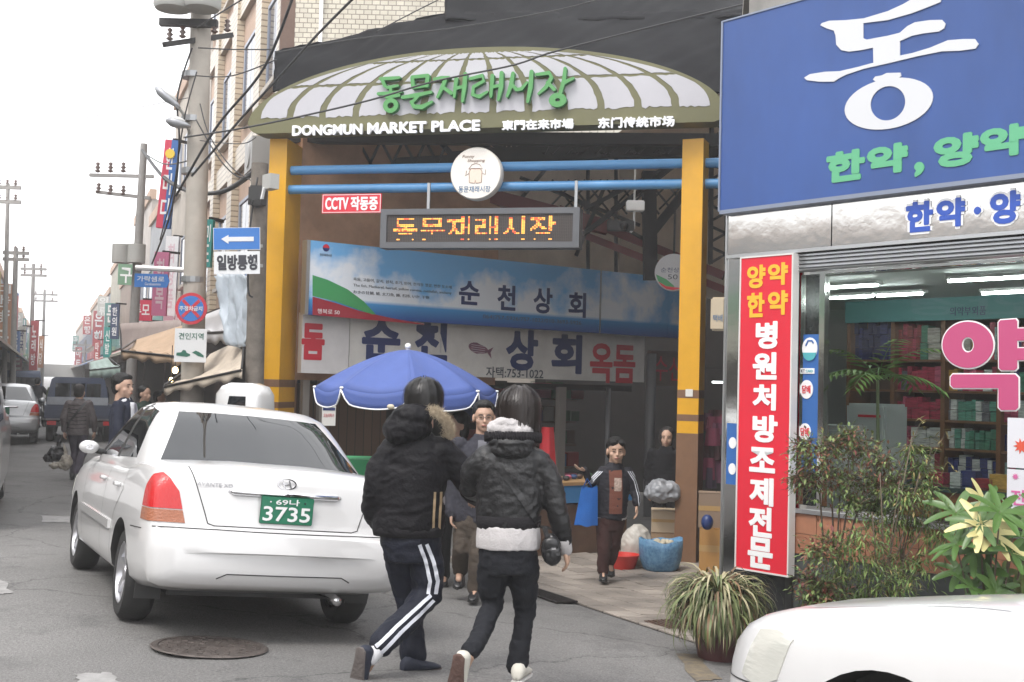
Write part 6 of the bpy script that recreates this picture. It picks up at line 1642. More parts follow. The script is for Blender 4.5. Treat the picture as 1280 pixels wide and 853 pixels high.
# generic shop-house row
rnd = random.Random(17)
WALLS = [mat('wall_%d' % i, c, .8, var=.25, vscale=1.0) for i, c in enumerate([(.42, .38, .33), (.34, .35, .37), (.45, .41, .38), (.30, .24, .20), (.38, .36, .30), (.25, .28, .32)])]
SIGNC = [mat('signc_%d' % i, c, .45, var=.1, vscale=2) for i, c in enumerate([(.42, .09, .10), (.10, .18, .36), (.13, .30, .28), (.45, .41, .2), (.48, .25, .31), (.14, .28, .17), (.55, .55, .53), (.40, .2, .12)])]  # sign colours greyed to put distance haze into the paint
TXTS = ['약국', '의류', '신발', '식당', '마트', '안경', '은행', '미용실', '노래방', '한복', '침구', '문구']
def house(base, d, length, depth, height, side, wall, label, nsign=2):
    """base: near street corner; d: street direction; side=+1 building lies to the right of the street edge"""
    rz = math.atan2(-d.y, -d.x) if side > 0 else math.atan2(d.y, d.x)
    t = thing('shop_house', label, 'building', (base.x, base.y, gz(base.x, base.y)), rz, 'shop houses along the street')
    x0, x1 = (-length, 0) if side > 0 else (0, length)
    part('wall', wall, t, lambda m: m.box(x0, x1, 0, depth, -.5, height))
    part('parapet', M_BEIGE, t, lambda m: m.box(x0 - .05, x1 + .05, -.08, .15, height, height + .35))
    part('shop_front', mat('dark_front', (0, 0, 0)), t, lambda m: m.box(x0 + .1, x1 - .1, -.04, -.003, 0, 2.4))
    aw = part('awning', rnd.choice(WALLS + SIGNC[:2]), t, lambda m: m.add([(x0 + .1, -.02, 3.0), (x1 - .1, -.02, 3.0), (x1 - .1, -1.1, 2.5), (x0 + .1, -1.1, 2.5), (x0 + .1, -1.1, 2.42), (x1 - .1, -1.1, 2.42), (x1 - .1, -.02, 2.9), (x0 + .1, -.02, 2.9)], [(0, 1, 2, 3), (3, 2, 5, 4), (4, 5, 6, 7), (0, 3, 4, 7), (1, 6, 5, 2)]))
    fb = part('fascia_board', rnd.choice(SIGNC), t, lambda m: m.box(x0 + .15, x1 - .15, -.16, -.003, 3.05, 3.6))
    text('lettering', rnd.choice(TXTS), (x0 + x1) / 2 - 1, (x0 + x1) / 2 + 1, 3.13, 3.52, -.162, M_WHT, fb, bold=.02)
    nf = int((height - 3.8) / 2.7)
    for fl in range(nf):
        nb = max(1, int(length / 2.2))
        for b in range(nb):
            a = x0 + (b + .2) * length / nb; win_part(t, a, a + length / nb * .6, 4.1 + fl * 2.7, 5.4 + fl * 2.7, -.003)
    for k in range(nsign):
        xx = x0 + rnd.uniform(.1, .9) * length; z1 = rnd.uniform(4.0, max(4.5, height - .5)); hh_ = rnd.uniform(1.0, 2.2)
        s_ = part('blade_sign', rnd.choice(SIGNC), t, lambda m: m.box(xx - .08, xx + .08, -.75, -.15, z1 - hh_, z1))
        mb = MB(); tx = rnd.choice(TXTS); n = len(tx)
        for i, ch in enumerate(tx): _txt(mb, ch, -.22, .22, z1 - (i + .9) * hh_ / n, z1 - (i + .1) * hh_ / n, 0, .004, .02, 0, 0, 1)
        for sg in (-1, 1):
            m2 = MB(); m2.add([((xx + sg * .083 + sg * abs(y)), (-.45 + sg * x), z) for x, y, z in mb.v], mb.f); m2.build('lettering', M_WHT, s_)
    return t
# right side of the street beyond the corner building
e = Vector((B.o.x, B.o.y)) + Vector((SD.x, SD.y)) * 9.1
hl = ['pale shop house next beyond the beige corner building', 'second shop house beyond the beige corner building', 'third shop house up the right side of the street', 'fourth shop house up the right side of the street', 'fifth shop house up the right side of the street', 'sixth shop house up the right side of the street', 'low seventh shop house where the right row fades', 'eighth shop house far up the right row', 'ninth shop house far up the right row']
hs_ = [(8.0, 9.5), (7.5, 7), (8, 8), (9, 6), (10, 7.5), (14, 6.5), (18, 7), (22, 6.5), (30, 7)]
for i, (ln, ht) in enumerate(hs_):
    house(e, Vector((SD.x, SD.y)), ln, 8, ht, 1, WALLS[i % 6], hl[i], 1 if i > 1 else 0); e = e + Vector((SD.x, SD.y)) * (ln + .1)
# left side of the street (recedes on the other kerb)
e = P(-150, 470, 24); e = Vector((e.x, e.y)); 
pL = P(5, 470, 60); Lb = Vector((pL.x, pL.y)); e = Lb - Vector((SD.x, SD.y)) * 52
e0 = Vector(e)
for i, (ln, ht) in enumerate([(11, 4.6), (12, 4.2), (10, 5), (13, 6)]):
    e0 = e0 - Vector((SD.x, SD.y)) * (ln + .1)
    house(e0 + Vector((-SD.y, SD.x)) * 6, Vector((SD.x, SD.y)), ln, 8, ht, -1, WALLS[(i * 2 + 1) % 6], ['shop house across the street reflected in the pharmacy fascia', 'second unseen shop house across the street', 'third unseen shop house across the street', 'fourth unseen shop house across the street'][i], 2)
hl = ['shop house outside the left edge nearest the camera', 'second shop house on the left side of the street', 'third shop house on the left side of the street', 'grey shop house at the left edge of the photo', 'shop house with red signs at far left', 'next shop house up the left row', 'distant shop house up the left row', 'farther shop house up the left row', 'last shop house of the left row', 'end shop house fading on the left']
for i, (ln, ht) in enumerate([(12, 6.5), (12, 6.2), (12, 6.5), (14, 6.0), (10, 5.6), (10, 6.3), (12, 5.8), (14, 6.5), (18, 6.5), (26, 7)]):
    house(e, Vector((SD.x, SD.y)), ln, 8, ht, -1, WALLS[(i + 2) % 6], hl[i], 3); e = e + Vector((SD.x, SD.y)) * (ln + .1)
# pale footbridge / arcade crossing far away
p = P(80, 470, 110); fbz = P(80, 456, 110).z
fbr = thing('footbridge', 'pale footbridge crossing the street in the distance', 'footbridge', (p.x, p.y, 0), R(20))
part('deck', mat('pale_metal', (.55, .55, .53), .6), fbr, lambda m: m.box(-4, 4, -1, 1, fbz - 1.2, fbz)); 
for x in (-3.6, 3.6): part('pier', mat('pale_metal', (0, 0, 0)), fbr, lambda m: m.box(x - .3, x + .3, -.4, .4, -.5, fbz - 1.2))

# ================================================================== POLES, LAMPS, WIRES
M_CONC = mat('pole_concrete', (.42, .385, .34), .8, var=.15, vscale=3)
M_CAN = mat('transformer_grey', (.42, .42, .40), .5, var=.1)
M_INS = mat('insulator_brown', (.10, .06, .05), .3)
def pole(name, label, px, ybot, ytop, Y, r0, r1, lean=(0, 0), m=None):
    b = P(px, ybot, Y); t_ = P(px + lean[0], ytop, Y + lean[1]); g_ = gz(b.x, b.y)
    t = thing(name, label, 'utility pole', (b.x, b.y, g_))
    top = t_ - Vector((b.x, b.y, g_)); 
    part('shaft', m or M_CONC, t, lambda mb: mb.tube([(0, 0, -.2), top], [r0, r1], 16), smooth='auto')
    return t, top
# big concrete pole, transformers at the very top
bp, tp_ = pole('utility_pole', 'thick concrete utility pole with can transformers at the top of the photo', 240, 560, -60, 16.2, .165, .14, (13, 0))
def at_(px, py, Y, t): return P(px, py, Y) - t.location
for k, (px, w) in enumerate(((216, .26), (252, .26), (240, .22))):
    q = at_(px, 12, 16.0 - (.3 if k < 2 else -.5), bp)
    part('transformer', M_CAN, bp, lambda m: m.lathe([(.001, -.02), (w * .9, -.0), (w, .04), (w, .8), (w * .9, .86), (.001, .88)], 20, q), smooth='auto')
q0, q1 = at_(200, 28, 16, bp), at_(272, 30, 16, bp); part('bracket', M_DARK, bp, lambda m: (m.bar(q0, q1, .10)))
def insul(parent, q, s=1.0): part('insulator', M_INS, parent, lambda m: m.lathe([(.02 * s, 0), (.06 * s, .03 * s), (.02 * s, .06 * s), (.055 * s, .10 * s), (.02 * s, .13 * s), (.045 * s, .17 * s), (.01 * s, .2 * s)], 10, q), smooth=True)
q0, q1 = at_(205, 56, 15.7, bp), at_(290, 44, 16.6, bp); part('crossarm', M_DARK, bp, lambda m: m.bar(q0, q1, .07))
for px, py in ((212, 54), (228, 51), (268, 45), (284, 43)): insul(bp, at_(px, py - 3, 16, bp), .9)
for py in (95, 150, 215, 350): q = at_(242, py, 16.2, bp); part('band', mat('galvanised', (0, 0, 0)), bp, lambda m: m.lathe([(.155, -.04), (.17, -.04), (.17, .04), (.155, .04)], 16, q))
# street lamps on it
def lamp(label, p0, p1, head):
    b = P(*p0, 16.2); t = thing('street_lamp', label, 'street lamp', b, 0, 'street lamps on the concrete pole')
    a = P(*p1, 15.9) - b; h = P(*head, 15.9) - b
    part('arm', M_CAN, t, lambda m: m.tube([(0, 0, 0), a * .5 + Vector((0, 0, .05)), a, a.lerp(h, .35)], .022, 8), smooth=True)
    d = (h - a); ang = math.atan2(d.z, d.x)
    hd_ = link('lamp_head', None, t, loc=a.lerp(h, .5), rot=(0, -ang, 0))
    L2 = d.length * .75
    part('housing', mat('lamp_grey', (.33, .34, .36), .4, .3), hd_, lambda m: m.loft([[(x, r * math.cos(k * math.pi / 5) * .9, r * math.sin(k * math.pi / 5) * .55) for k in range(10)] for x, r in ((-L2, .03), (-L2 * .7, .07), (0, .13), (L2 * .6, .12), (L2, .05))]), smooth=True)
    part('lens', mat('lamp_lens', (.6, .6, .58), .3), hd_, lambda m: m.ell((.03, 0, -.045), (L2 * .7, .10, .045), 12, 7), smooth=True)
lamp('upper street lamp head angled off the thick concrete pole', (236, 160), (220, 131), (200, 114))
lamp('lower street lamp head beside the thick concrete pole', (238, 175), (233, 157), (213, 152))
# leaning pole with crossarms and two transformers
M_POLE2 = mat('pole_grey', (.27, .26, .25), .7, var=.2)
p2, t2 = pole('utility_pole', 'leaning slender utility pole with insulators and two small transformers', 160, 520, 180, 25, .125, .075, (20, 0), M_POLE2)
for (a, b) in (((112, 219), (192, 221)), ((120, 240), (188, 248))):
    q0, q1 = at_(*a, 25, p2), at_(*b, 25, p2); part('crossarm', M_POLE2, p2, lambda m: m.bar(q0, q1, .07))
for px, py in ((122, 216), (138, 216), (154, 216), (178, 216), (123, 242), (138, 244), (154, 245)): insul(p2, at_(px, py, 25, p2), 1.15)
for px in (151, 170): q = at_(px, 329, 24.8, p2); part('transformer', M_CAN, p2, lambda m: m.lathe([(.001, 0), (.19, 0), (.19, .40), (.001, .42)], 16, q), smooth='auto')
# short wooden/concrete pole behind the one-way sign
p3, t3 = pole('utility_pole', 'weathered grey pole between the one way sign and the gate pillar', 317, 560, 205, 14.9, .13, .11, (8, 0), mat('pole_weathered', (.19, .165, .14), .9, var=.35, vscale=6, bump=.3, bscale=15))
q = at_(322, 245, 14.7, p3)
part('cable_box', M_BPL, p3, lambda m: m.box(q.x - .10, q.x + .10, q.y - .1, q.y + .1, q.z - .12, q.z + .12), bevel=.02)
# distant poles
for i, (px, ytop, Y, w) in enumerate(((16, 310, 42, .16), (38, 330, 55, .16), (52, 362, 75, .16), (103, 425, 90, .14), (6, 230, 38, .12))):
    t, tp = pole('utility_pole', ['tall distant pole nearest the left edge', 'second distant pole on the left side', 'third distant pole on the left side with a crossarm', 'thin distant pole in the middle of the street view', 'distant pole cut by the left edge with two crossarms'][i], px, 490, ytop, Y, w * .75, w * .5, (4, 0), M_POLE2)
    for dy in (6, 14) if i != 4 else (4, 22):
        s_ = Y * .012
        a, b = at_(px - 12, ytop + dy, Y, t), at_(px + 20, ytop + dy + 1, Y, t); part('crossarm', M_POLE2, t, lambda m: m.bar(a, b, .12))
        for k in range(3): insul(t, a.lerp(b, .15 + .32 * k), 1.3)
# wires
M_WIRE = mat('cable_black', (.03, .03, .032), .6)
def wire(label, pts, r=.012, sag=0):
    W = [P(*p) for p in pts]; c = W[0]; mb = MB(); path = []
    for i in range(len(W) - 1):
        p0, p1, p2_, p3_ = W[max(0, i - 1)], W[i], W[i + 1], W[min(len(W) - 1, i + 2)]
        for k in range(8):
            t = k / 8; path.append(.5 * ((2 * p1) + (p2_ - p0) * t + (2 * p0 - 5 * p1 + 4 * p2_ - p3_) * t * t + (3 * p1 - p0 - 3 * p2_ + p3_) * t ** 3) - c)
    path.append(W[-1] - c)
    if len(pts) == 2: path = [W[0].lerp(W[1], k / 16) + Vector((0, 0, -sag * 4 * (k / 16) * (1 - k / 16))) - c for k in range(17)]
    mb.tube(path, r, 6); o = mb.build('overhead_cable', M_WIRE, smooth=True); o.location = c
    tag(o, label, 'cable', 'overhead cables')
wire('thick drooping cable from the leaning pole to the weathered pole', [(178, 188, 24), (205, 222, 21), (240, 240, 18), (280, 239, 16.5), (318, 215, 14.9)], .035)
wire('long cable crossing the gate sign from lower left to the upper right', [(230, 172, 13), (300, 161, 12), (379, 145, 12), (464, 125, 12), (543, 102, 12), (640, 82, 12), (692, 65, 12), (797, 38, 12), (975, -6, 12)], .010)
wire('cable rising steeply from the pole past the beige building', [(220, 245, 15), (270, 160, 14), (330, 85, 13), (372, -20, 12)], .016)
wire('second steep cable rising right of the first one', [(240, 220, 15), (300, 150, 14), (350, 95, 13.5), (400, 40, 13), (450, -10, 12)], .016)
wire('thin cable grazing the lower edge of the black tarpaulin', [(344, 66, 15), (450, 48, 14.5), (560, 36, 14), (690, 14, 14), (760, -4, 14)], .008)
wire('short cable between tile wall and tarpaulin', [(470, 40, 15), (520, 14, 15), (556, -4, 15)], .008)
wire('thin cable across the white sky at left', [(-5, 171, 22), (80, 153, 20), (150, 139, 19), (238, 122, 17)], .006)
wire('upper thin cable across the sky to the pole top', [(-5, 85, 22), (120, 92, 20), (245, 95, 17)], .004)
wire('cable loop between concrete pole and corner building', [(248, 60, 16), (290, 62, 15.5), (342, 62, 15)], .010)
wire('lower cable loop between concrete pole and corner building', [(245, 95, 16), (290, 95, 15.5), (345, 75, 15)], .009)
wire('slack cable crossing the building windows', [(245, 150, 16), (275, 200, 15.5), (300, 222, 15.2), (320, 215, 14.9)], .010)
wire('second slack cable crossing the building windows', [(250, 130, 16), (262, 170, 15.8), (290, 210, 15.4), (318, 228, 14.9)], .008)
wire('cable bundle hanging down beside the concrete pole', [(240, 60, 16), (222, 120, 16), (224, 180, 16), (215, 260, 17), (190, 330, 20)], .014)
wire('second hanging cable beside the concrete pole', [(246, 90, 15.9), (230, 150, 16), (218, 230, 16.5), (200, 300, 19)], .010)
wire('cable from weathered pole down its side', [(322, 222, 14.7), (312, 290, 14.7), (310, 360, 14.7), (316, 372, 14.7)], .012)
wire('cable from the leaning pole to the concrete pole', [(178, 190, 24.8), (205, 205, 20), (240, 200, 16.2)], .012)
wire('high cable over the corner building', [(245, 35, 16), (310, -5, 14)], .010)
wire('cable from the gate sign to the weathered pole', [(320, 172, 13.5), (300, 180, 13.8), (250, 176, 16)], .006)
# CCTV camera left of pillar
p = P(322, 255, 14.0); cc = thing('cctv_camera', 'small dark security camera fixed beside the left gate pillar', 'camera', p, R(-50))
part('camera_body', M_BPL, cc, lambda m: m.box(-.05, .16, -.04, .04, -.04, .04), bevel=.01); part('lens_hood', M_BPL, cc, lambda m: m.box(-.16, -.05, -.05, .05, .0, .05)); part('bracket', M_WHT, cc, lambda m: m.bar((.1, 0, .04), (.16, 0, .18), .03)); part('junction_box', M_CAN, cc, lambda m: m.box(.10, .3, .0, .12, .16, .34))
# floodlight/camera cluster inside gate
p = P(793, 258, 15.5); cc = thing('security_camera', 'white camera housing hanging from the blue pipe near the right pillar', 'camera', p)
part('housing', M_WHT, cc, lambda m: m.box(-.11, .13, -.08, .08, -.07, .07), bevel=.012); part('drop_pipe', M_CAN, cc, lambda m: m.tube([(0, 0, .07), (0, 0, .60)], .014, 8)); part('lower_pipe', M_WHT, cc, lambda m: m.tube([(0, 0, -.07), (0, -.01, -.30), (-.05, -.03, -.36)], .016, 8)); part('cable_box', M_BPL, cc, lambda m: m.box(-.36, .0, -.05, .05, -.34, -.2), bevel=.01); part('lens', M_BPL, cc, lambda m: m.ell((-.14, -.08, -.28), (.06, .09, .06), 10, 7), smooth=True)

# ================================================================== STREET SIGNS
Z0 = Frame(0, 0, 0)
def sign_at(name, label, cat, px, py, Y, rz=0): return thing(name, label, cat, P(px, py, Y), rz)
k = 14.3 / 1450
M_SBL = mat('road_sign_blue', (.03, .16, .48), .4); M_SWH = mat('sign_white_face', (.66, .67, .68), .4)
# one way sign
s_ = sign_at('one_way_sign', 'blue one way sign with white left arrow above a white text plate', 'road sign', 296, 314, 14.3, R(3))
s_.rotation_euler = (0, R(-2.5), R(3))
w = 28.5 * k; 
part('blue_plate', M_SBL, s_, lambda m: m.box(-w, w, 0, .01, .02, 29 * k), bevel=.002)
part('border', M_SWH, s_, lambda m: (m.box(-w - .006, w + .006, .003, .012, .014, 29 * k + .006)))
def f(m): m.prism([(-.19, .15), (-.10, .20), (-.10, .175), (.21, .175), (.21, .12), (-.10, .12), (-.10, .09)], -.006, -.001)
part('arrow', M_SWH, s_, f)
part('white_plate', M_SWH, s_, lambda m: m.box(-w, w, 0, .01, -29 * k, -.004))
text('lettering', '일방통행', -w * .86, w * .88, -24 * k, -5 * k, -.001, mat('sign_black', (.03, .03, .04), .5), s_, bold=.03, fat=.003)
part('bracket', M_CAN, s_, lambda m: (m.bar((-.05, .04, .1), (.25, .35, .1), .04), m.bar((-.05, .04, -.15), (.25, .35, -.15), .04)))
# no parking disc and towing plate on the concrete pole
k = 15.9 / 1450
s_ = sign_at('no_parking_sign', 'round blue no parking sign with red ring and white letters', 'road sign', 239, 386, 15.9)
r = 20 * k
part('red_disc', mat('road_sign_red', (.5, .03, .05), .4), s_, lambda m: m.lathe([(.001, -.01), (r, -.01), (r, .01), (.001, .01)], 36, axis='y'))
part('blue_disc', M_SBL, s_, lambda m: m.lathe([(.001, -.014), (r * .8, -.014), (r * .8, -.0105), (.001, -.0105)], 36, axis='y'))
part('red_cross', mat('road_sign_red', (0, 0, 0)), s_, lambda m: (m.prism([(-.13, .10), (-.10, .13), (.13, -.10), (.10, -.13)], -.018, -.0145), m.prism([(-.13, -.10), (.10, .13), (.13, .10), (-.10, -.13)], -.0185, -.0145)))
text('lettering', '주정차금지', -r * .72, r * .72, -r * .15, r * .15, -.019, M_SWH, s_, bold=.02)
s_ = sign_at('towing_sign', 'white square towing zone plate with two small vehicle pictures', 'road sign', 238, 432, 15.9)
w, h = 20 * k, 21 * k
part('plate', M_SWH, s_, lambda m: m.box(-w, w, 0, .012, -h, h), bevel=.002)
text('lettering', '견인지역', -w * .75, w * .8, h * .35, h * .75, -.001, mat('sign_green_ink', (.02, .12, .08), .5), s_, bold=.01)
def f(m):
    m.prism([(-w * .85, -h * .62), (-w * .85, -h * .45), (-w * .55, -h * .42), (-w * .45, -h * .28), (-w * .30, -h * .30), (-w * .2, -h * .45), (0, -h * .52), (0, -h * .62), (-w * .2, -h * .68), (-w * .5, -h * .66)], -.005, -.001)
    m.prism([(w * .12, -h * .42), (w * .35, -h * .30), (w * .60, -h * .40), (w * .85, -h * .58), (w * .85, -h * .70), (w * .5, -h * .62), (w * .3, -h * .50)], -.005, -.001)
part('vehicle_picture', mat('sign_green_ink', (0, 0, 0)), s_, f)
# street name arrow sign
k = 22 / 1450
s_ = sign_at('street_name_sign', 'small blue street name sign pointing right on a white arm', 'street sign', 190, 351, 22)
w, h = 22 * k, 8.5 * k
part('plate', M_SBL, s_, lambda m: m.prism([(-w, -h), (w * .86, -h), (w, 0), (w * .86, h), (-w, h)], 0, .012))
text('lettering', '가락샘로', -w * .85, w * .7, -h * .15, h * .65, -.001, M_SWH, s_, bold=.01); text('lettering', 'Garaksaemno', -w * .4, w * .5, -h * .7, -h * .3, -.001, M_SWH, s_)
part('arm', M_WHT, s_, lambda m: m.tube([(-w, .05, h * 1.9), (w * 2.2, .05, h * 1.7)], .05, 8))
# vertical banners hanging at the buildings
def vsign(label, px, py, w, h, Y, m, txt, tm, rz=0, lean=0, two=None, horiz=False, name='vertical_sign'):
    k = Y / 1450; t = thing(name, label, 'sign', P(px, py, Y), rz); t.rotation_euler = (0, R(lean), R(rz))
    W, H_ = w / 2 * k, h / 2 * k
    part('panel', m, t, lambda mb: mb.box(-W, 0 if two else W, 0, .12, -H_, H_))
    if two: part('panel', two, t, lambda mb: mb.box(.002, W, 0, .12, -H_, H_))
    if horiz: text('lettering', txt, -W * .85, W * .85, -H_ * .6, H_ * .6, -.001, tm, t, bold=.02)
    else: text('lettering', txt, -W * .6, W * .6, -H_ * .85, H_ * .85, -.001, tm, t, bold=.02, vert=True)
    part('bracket', M_DARK, t, lambda mb: mb.bar((0, .06, H_ + .02), (W * 2.0, .3, H_ + .02), .05))
    return t
t = vsign('tall red and blue banner sign with yellow emblem above the street', 209, 230, 17, 112, 21, mat('banner_red', (.55, .04, .09), .5), '한미디', M_WHT, 0, 4, mat('banner_blue', (.03, .12, .36), .5))
k = 21 / 1450
part('emblem', mat('emblem_yellow', (.7, .5, .05), .4), t, lambda m: m.lathe([(.001, -.03), (6 * k, -.03), (6 * k, -.012), (.001, -.012)], 20, (0, 0, 38 * k), 'y'))
vsign('pink vertical sign behind the street name plate', 200, 355, 18, 80, 26, mat('pink_sign', (.5, .14, .26), .5), '한복', mat('pale_pink', (.6, .45, .5), .5), 0, 1)
vsign('red lettered sign over a white strip on the right row', 177, 388, 24, 26, 27, mat('banner_red', (0, 0, 0)), '투모', M_WHT, 0, 0, horiz=True)
vsign('white strip sign with dark letters under the red lettered sign', 177, 408, 24, 12, 27, M_SWH, '산업전문점', M_NAVY, 0, 0, horiz=True)
vsign('narrow teal sign partly hidden behind the concrete pole', 259, 304, 11, 60, 17, mat('teal_sign', (.03, .26, .24), .5), '미도', M_WHT, 0, 2)
vsign('white and pink round edged sign above the awnings', 213, 345, 16, 100, 30, M_SWH, '화장품', mat('pale_pink', (0, 0, 0)), 0, 1)
vsign('red vertical sign on the far left row', 42, 432, 9, 62, 50, SIGNC[0], '노래방', M_WHT)
vsign('blue vertical sign on the far left row', 19, 430, 9, 32, 44, SIGNC[1], '은행', M_WHT)
vsign('white vertical sign on the far left row', 27, 425, 8, 34, 46, SIGNC[6], '약국', M_NAVY)
vsign('dark red vertical sign farther up the left row', 51, 440, 6, 40, 62, SIGNC[7], '식당', M_WHT)
vsign('teal picture banner on the far right row', 134, 428, 9, 38, 42, mat('teal_sign', (0, 0, 0)), '신발', M_WHT)
vsign('dark navy sign on the far right row', 143, 402, 10, 44, 36, mat('navy_sign', (.05, .07, .14), .5), '한의원', M_WHT)
vsign('red sign where the right row fades', 121, 440, 7, 30, 60, SIGNC[0], '마트', M_WHT)
vsign('red and blue disc like sign peeping behind the one way sign', 306, 347, 30, 14, 16, M_SBL, '의류', M_WHT, horiz=True)

# ================================================================== AWNINGS
M_AWN = mat('awning_canvas', (.56, .48, .39), .85, var=.2, vscale=2.5, bump=.3, bscale=12)
M_AWN2 = mat('awning_tan', (.48, .34, .23), .85, var=.15, vscale=2.5)
M_SHEET = mat('white_sheet', (.55, .54, .55), .5, var=.15, vscale=1.5, bump=.3, bscale=3)
def awning(label, a, b, c, d, m, valance=.10, name='awning'):
    """quad a(left back) b(right back) c(right front) d(left front) in px,py,Y"""
    A, B_, C_, D2 = [P(*q) for q in (a, b, c, d)]; o = A.copy(); t = thing(name, label, 'awning', o)
    def f(mb):
        mb.grid(lambda u, v: (A.lerp(B_, u)).lerp(D2.lerp(C_, u), v) - o + Vector((0, 0, -.10 * math.sin(v * math.pi) - .025 * math.sin(u * 25) * v)), 24, 6)
        mb.grid(lambda u, v: D2.lerp(C_, u) - o + Vector((0, 0, -.025 * math.sin(u * 25) - v * valance * (1 + .1 * math.sin(u * 40)))), 24, 2)
    q = part('canvas', m, t, f, smooth=True); md = q.modifiers.new('s', 'SOLIDIFY'); md.thickness = .012
    part('front_bar', M_DARK, t, lambda mb: mb.tube([D2 - o + Vector((0, 0, -.02)), C_ - o + Vector((0, 0, -.02))], .018, 8))
    for (q0, q1) in ((A, D2), (B_, C_)): part('side_bar', M_DARK, t, lambda mb: mb.bar(q0 - o, q1 - o, .025))
    return t
awning('long cream canvas awning left of the weathered pole', (262, 443, 17.4), (306, 422, 15.8), (302, 461, 14.6), (205, 482, 16.2), M_AWN, .12)
awning('tan awning with drooping centre above the suited man', (170, 425, 21), (250, 400, 19), (236, 446, 17), (152, 437, 19), M_AWN2, .14)
awning('grey brown fabric screen behind the towing plate', (150, 405, 22), (228, 400, 20), (228, 424, 19.5), (152, 440, 21.5), mat('awning_mauve', (.33, .27, .25), .85, var=.15), .05)
awning('white sheet canopy behind the round no parking sign', (250, 396, 18.5), (312, 372, 16.6), (312, 412, 16.2), (250, 415, 18), M_SHEET, .18)
awning('green grey shop canopy far up the right row', (112, 453, 45), (135, 447, 40), (150, 458, 32), (112, 462, 36), mat('green_awning', (.25, .33, .30), .7), .3)
# hanging plastic sheets
pl = thing('plastic_sheet', 'pale blue white plastic sheet hanging over the shop front left of the weathered pole', 'sheet', (0, 0, 0))
drape('sheet', curve([(268, 345, 15.9), (300, 340, 15.6), (310, 345, 15.3)], 0), curve([(282, 430, 15.6), (300, 436, 15.5), (310, 430, 15.2)], 0), 24, 16, .10, pl, mat('pale_plastic', (.5, .56, .62), .4, var=.25, vscale=2.5))
# dark shop mouth below awnings with warm bulbs and produce
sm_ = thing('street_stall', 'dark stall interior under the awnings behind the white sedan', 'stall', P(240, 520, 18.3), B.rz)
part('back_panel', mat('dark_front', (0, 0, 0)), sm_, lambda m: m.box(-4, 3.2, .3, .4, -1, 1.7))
part('counter', mat('dark_wood', (0, 0, 0)), sm_, lambda m: m.box(-3.5, 3, -.7, -.1, -1.2, -.35))
rnd = random.Random(6)
for k_ in range(26):
    x = -3.4 + k_ * .24; mb = MB(); c_ = (x + .1, -.4 + rnd.uniform(-.2, .1), -.35); r_ = rnd.uniform(.07, .12)
    if k_ % 3: mb.ell((c_[0], c_[1], c_[2] + r_ * .6), (r_, r_, r_ * .7), 10, 6)
    else: mb.box(c_[0] - .1, c_[0] + .1, c_[1] - .1, c_[1] + .1, c_[2], c_[2] + rnd.uniform(.1, .3))
    mb.build('produce', rnd.choice(gm[:5] + clo[:3]), sm_, smooth='auto')
M_BULB = mat('warm_bulb', (1, .8, .5), .4, emit=(1, .72, .34), estr=6)
for i, (px, py, r_) in enumerate(((219, 463, .042), (214, 475, .030))):
    o = thing('bulb_lamp', ['upper warm glowing bulb under the tan awning', 'lower smaller warm bulb under the tan awning'][i], 'lamp', P(px, py, 16.8)); part('bulb', M_BULB, o, lambda m: m.ell((0, 0, 0), (r_, r_, r_ * 1.2), 12, 8), smooth=True); part('cord', M_WIRE, o, lambda m: m.tube([(0, 0, r_), (0, 0, .5)], .006, 5))
# plastic bags on the ground beyond the walking woman
for i, (px, py, c_, lb, sx_) in enumerate(((68, 583, (.04, .04, .05), 'black plastic bag carried low beside the walking woman', .16), (85, 585, (.35, .30, .22), 'tan paper bag at the walking woman feet', .14))):
    pass
# paved footway with kerb on the right side of the street
fw = MB(); A_ = Vector((B.o.x, B.o.y)); off = Vector((B.n.x, B.n.y))
for j in range(60):
    pass
a0 = A_ + Vector((SD.x, SD.y)) * 0; 
pts = []
for j in range(41):
    q = a0 + Vector((SD.x, SD.y)) * (j * 3.0); q2 = q + off * 1.0
    pts.append((q, q2))
mb = MB()
vs = []
for q, q2 in pts: zz = gz(q2.x, q2.y); vs += [(q.x, q.y, zz + .13), (q2.x, q2.y, zz + .13), (q2.x, q2.y, zz - .1)]
mb.add(vs, [(3 * j, 3 * j + 1, 3 * j + 4, 3 * j + 3) for j in range(40)] + [(3 * j + 1, 3 * j + 2, 3 * j + 5, 3 * j + 4) for j in range(40)]); tag(mb.build('pavement', mat('pavement_grey', (.17, .165, .16), .8, var=.3)), kind='structure')
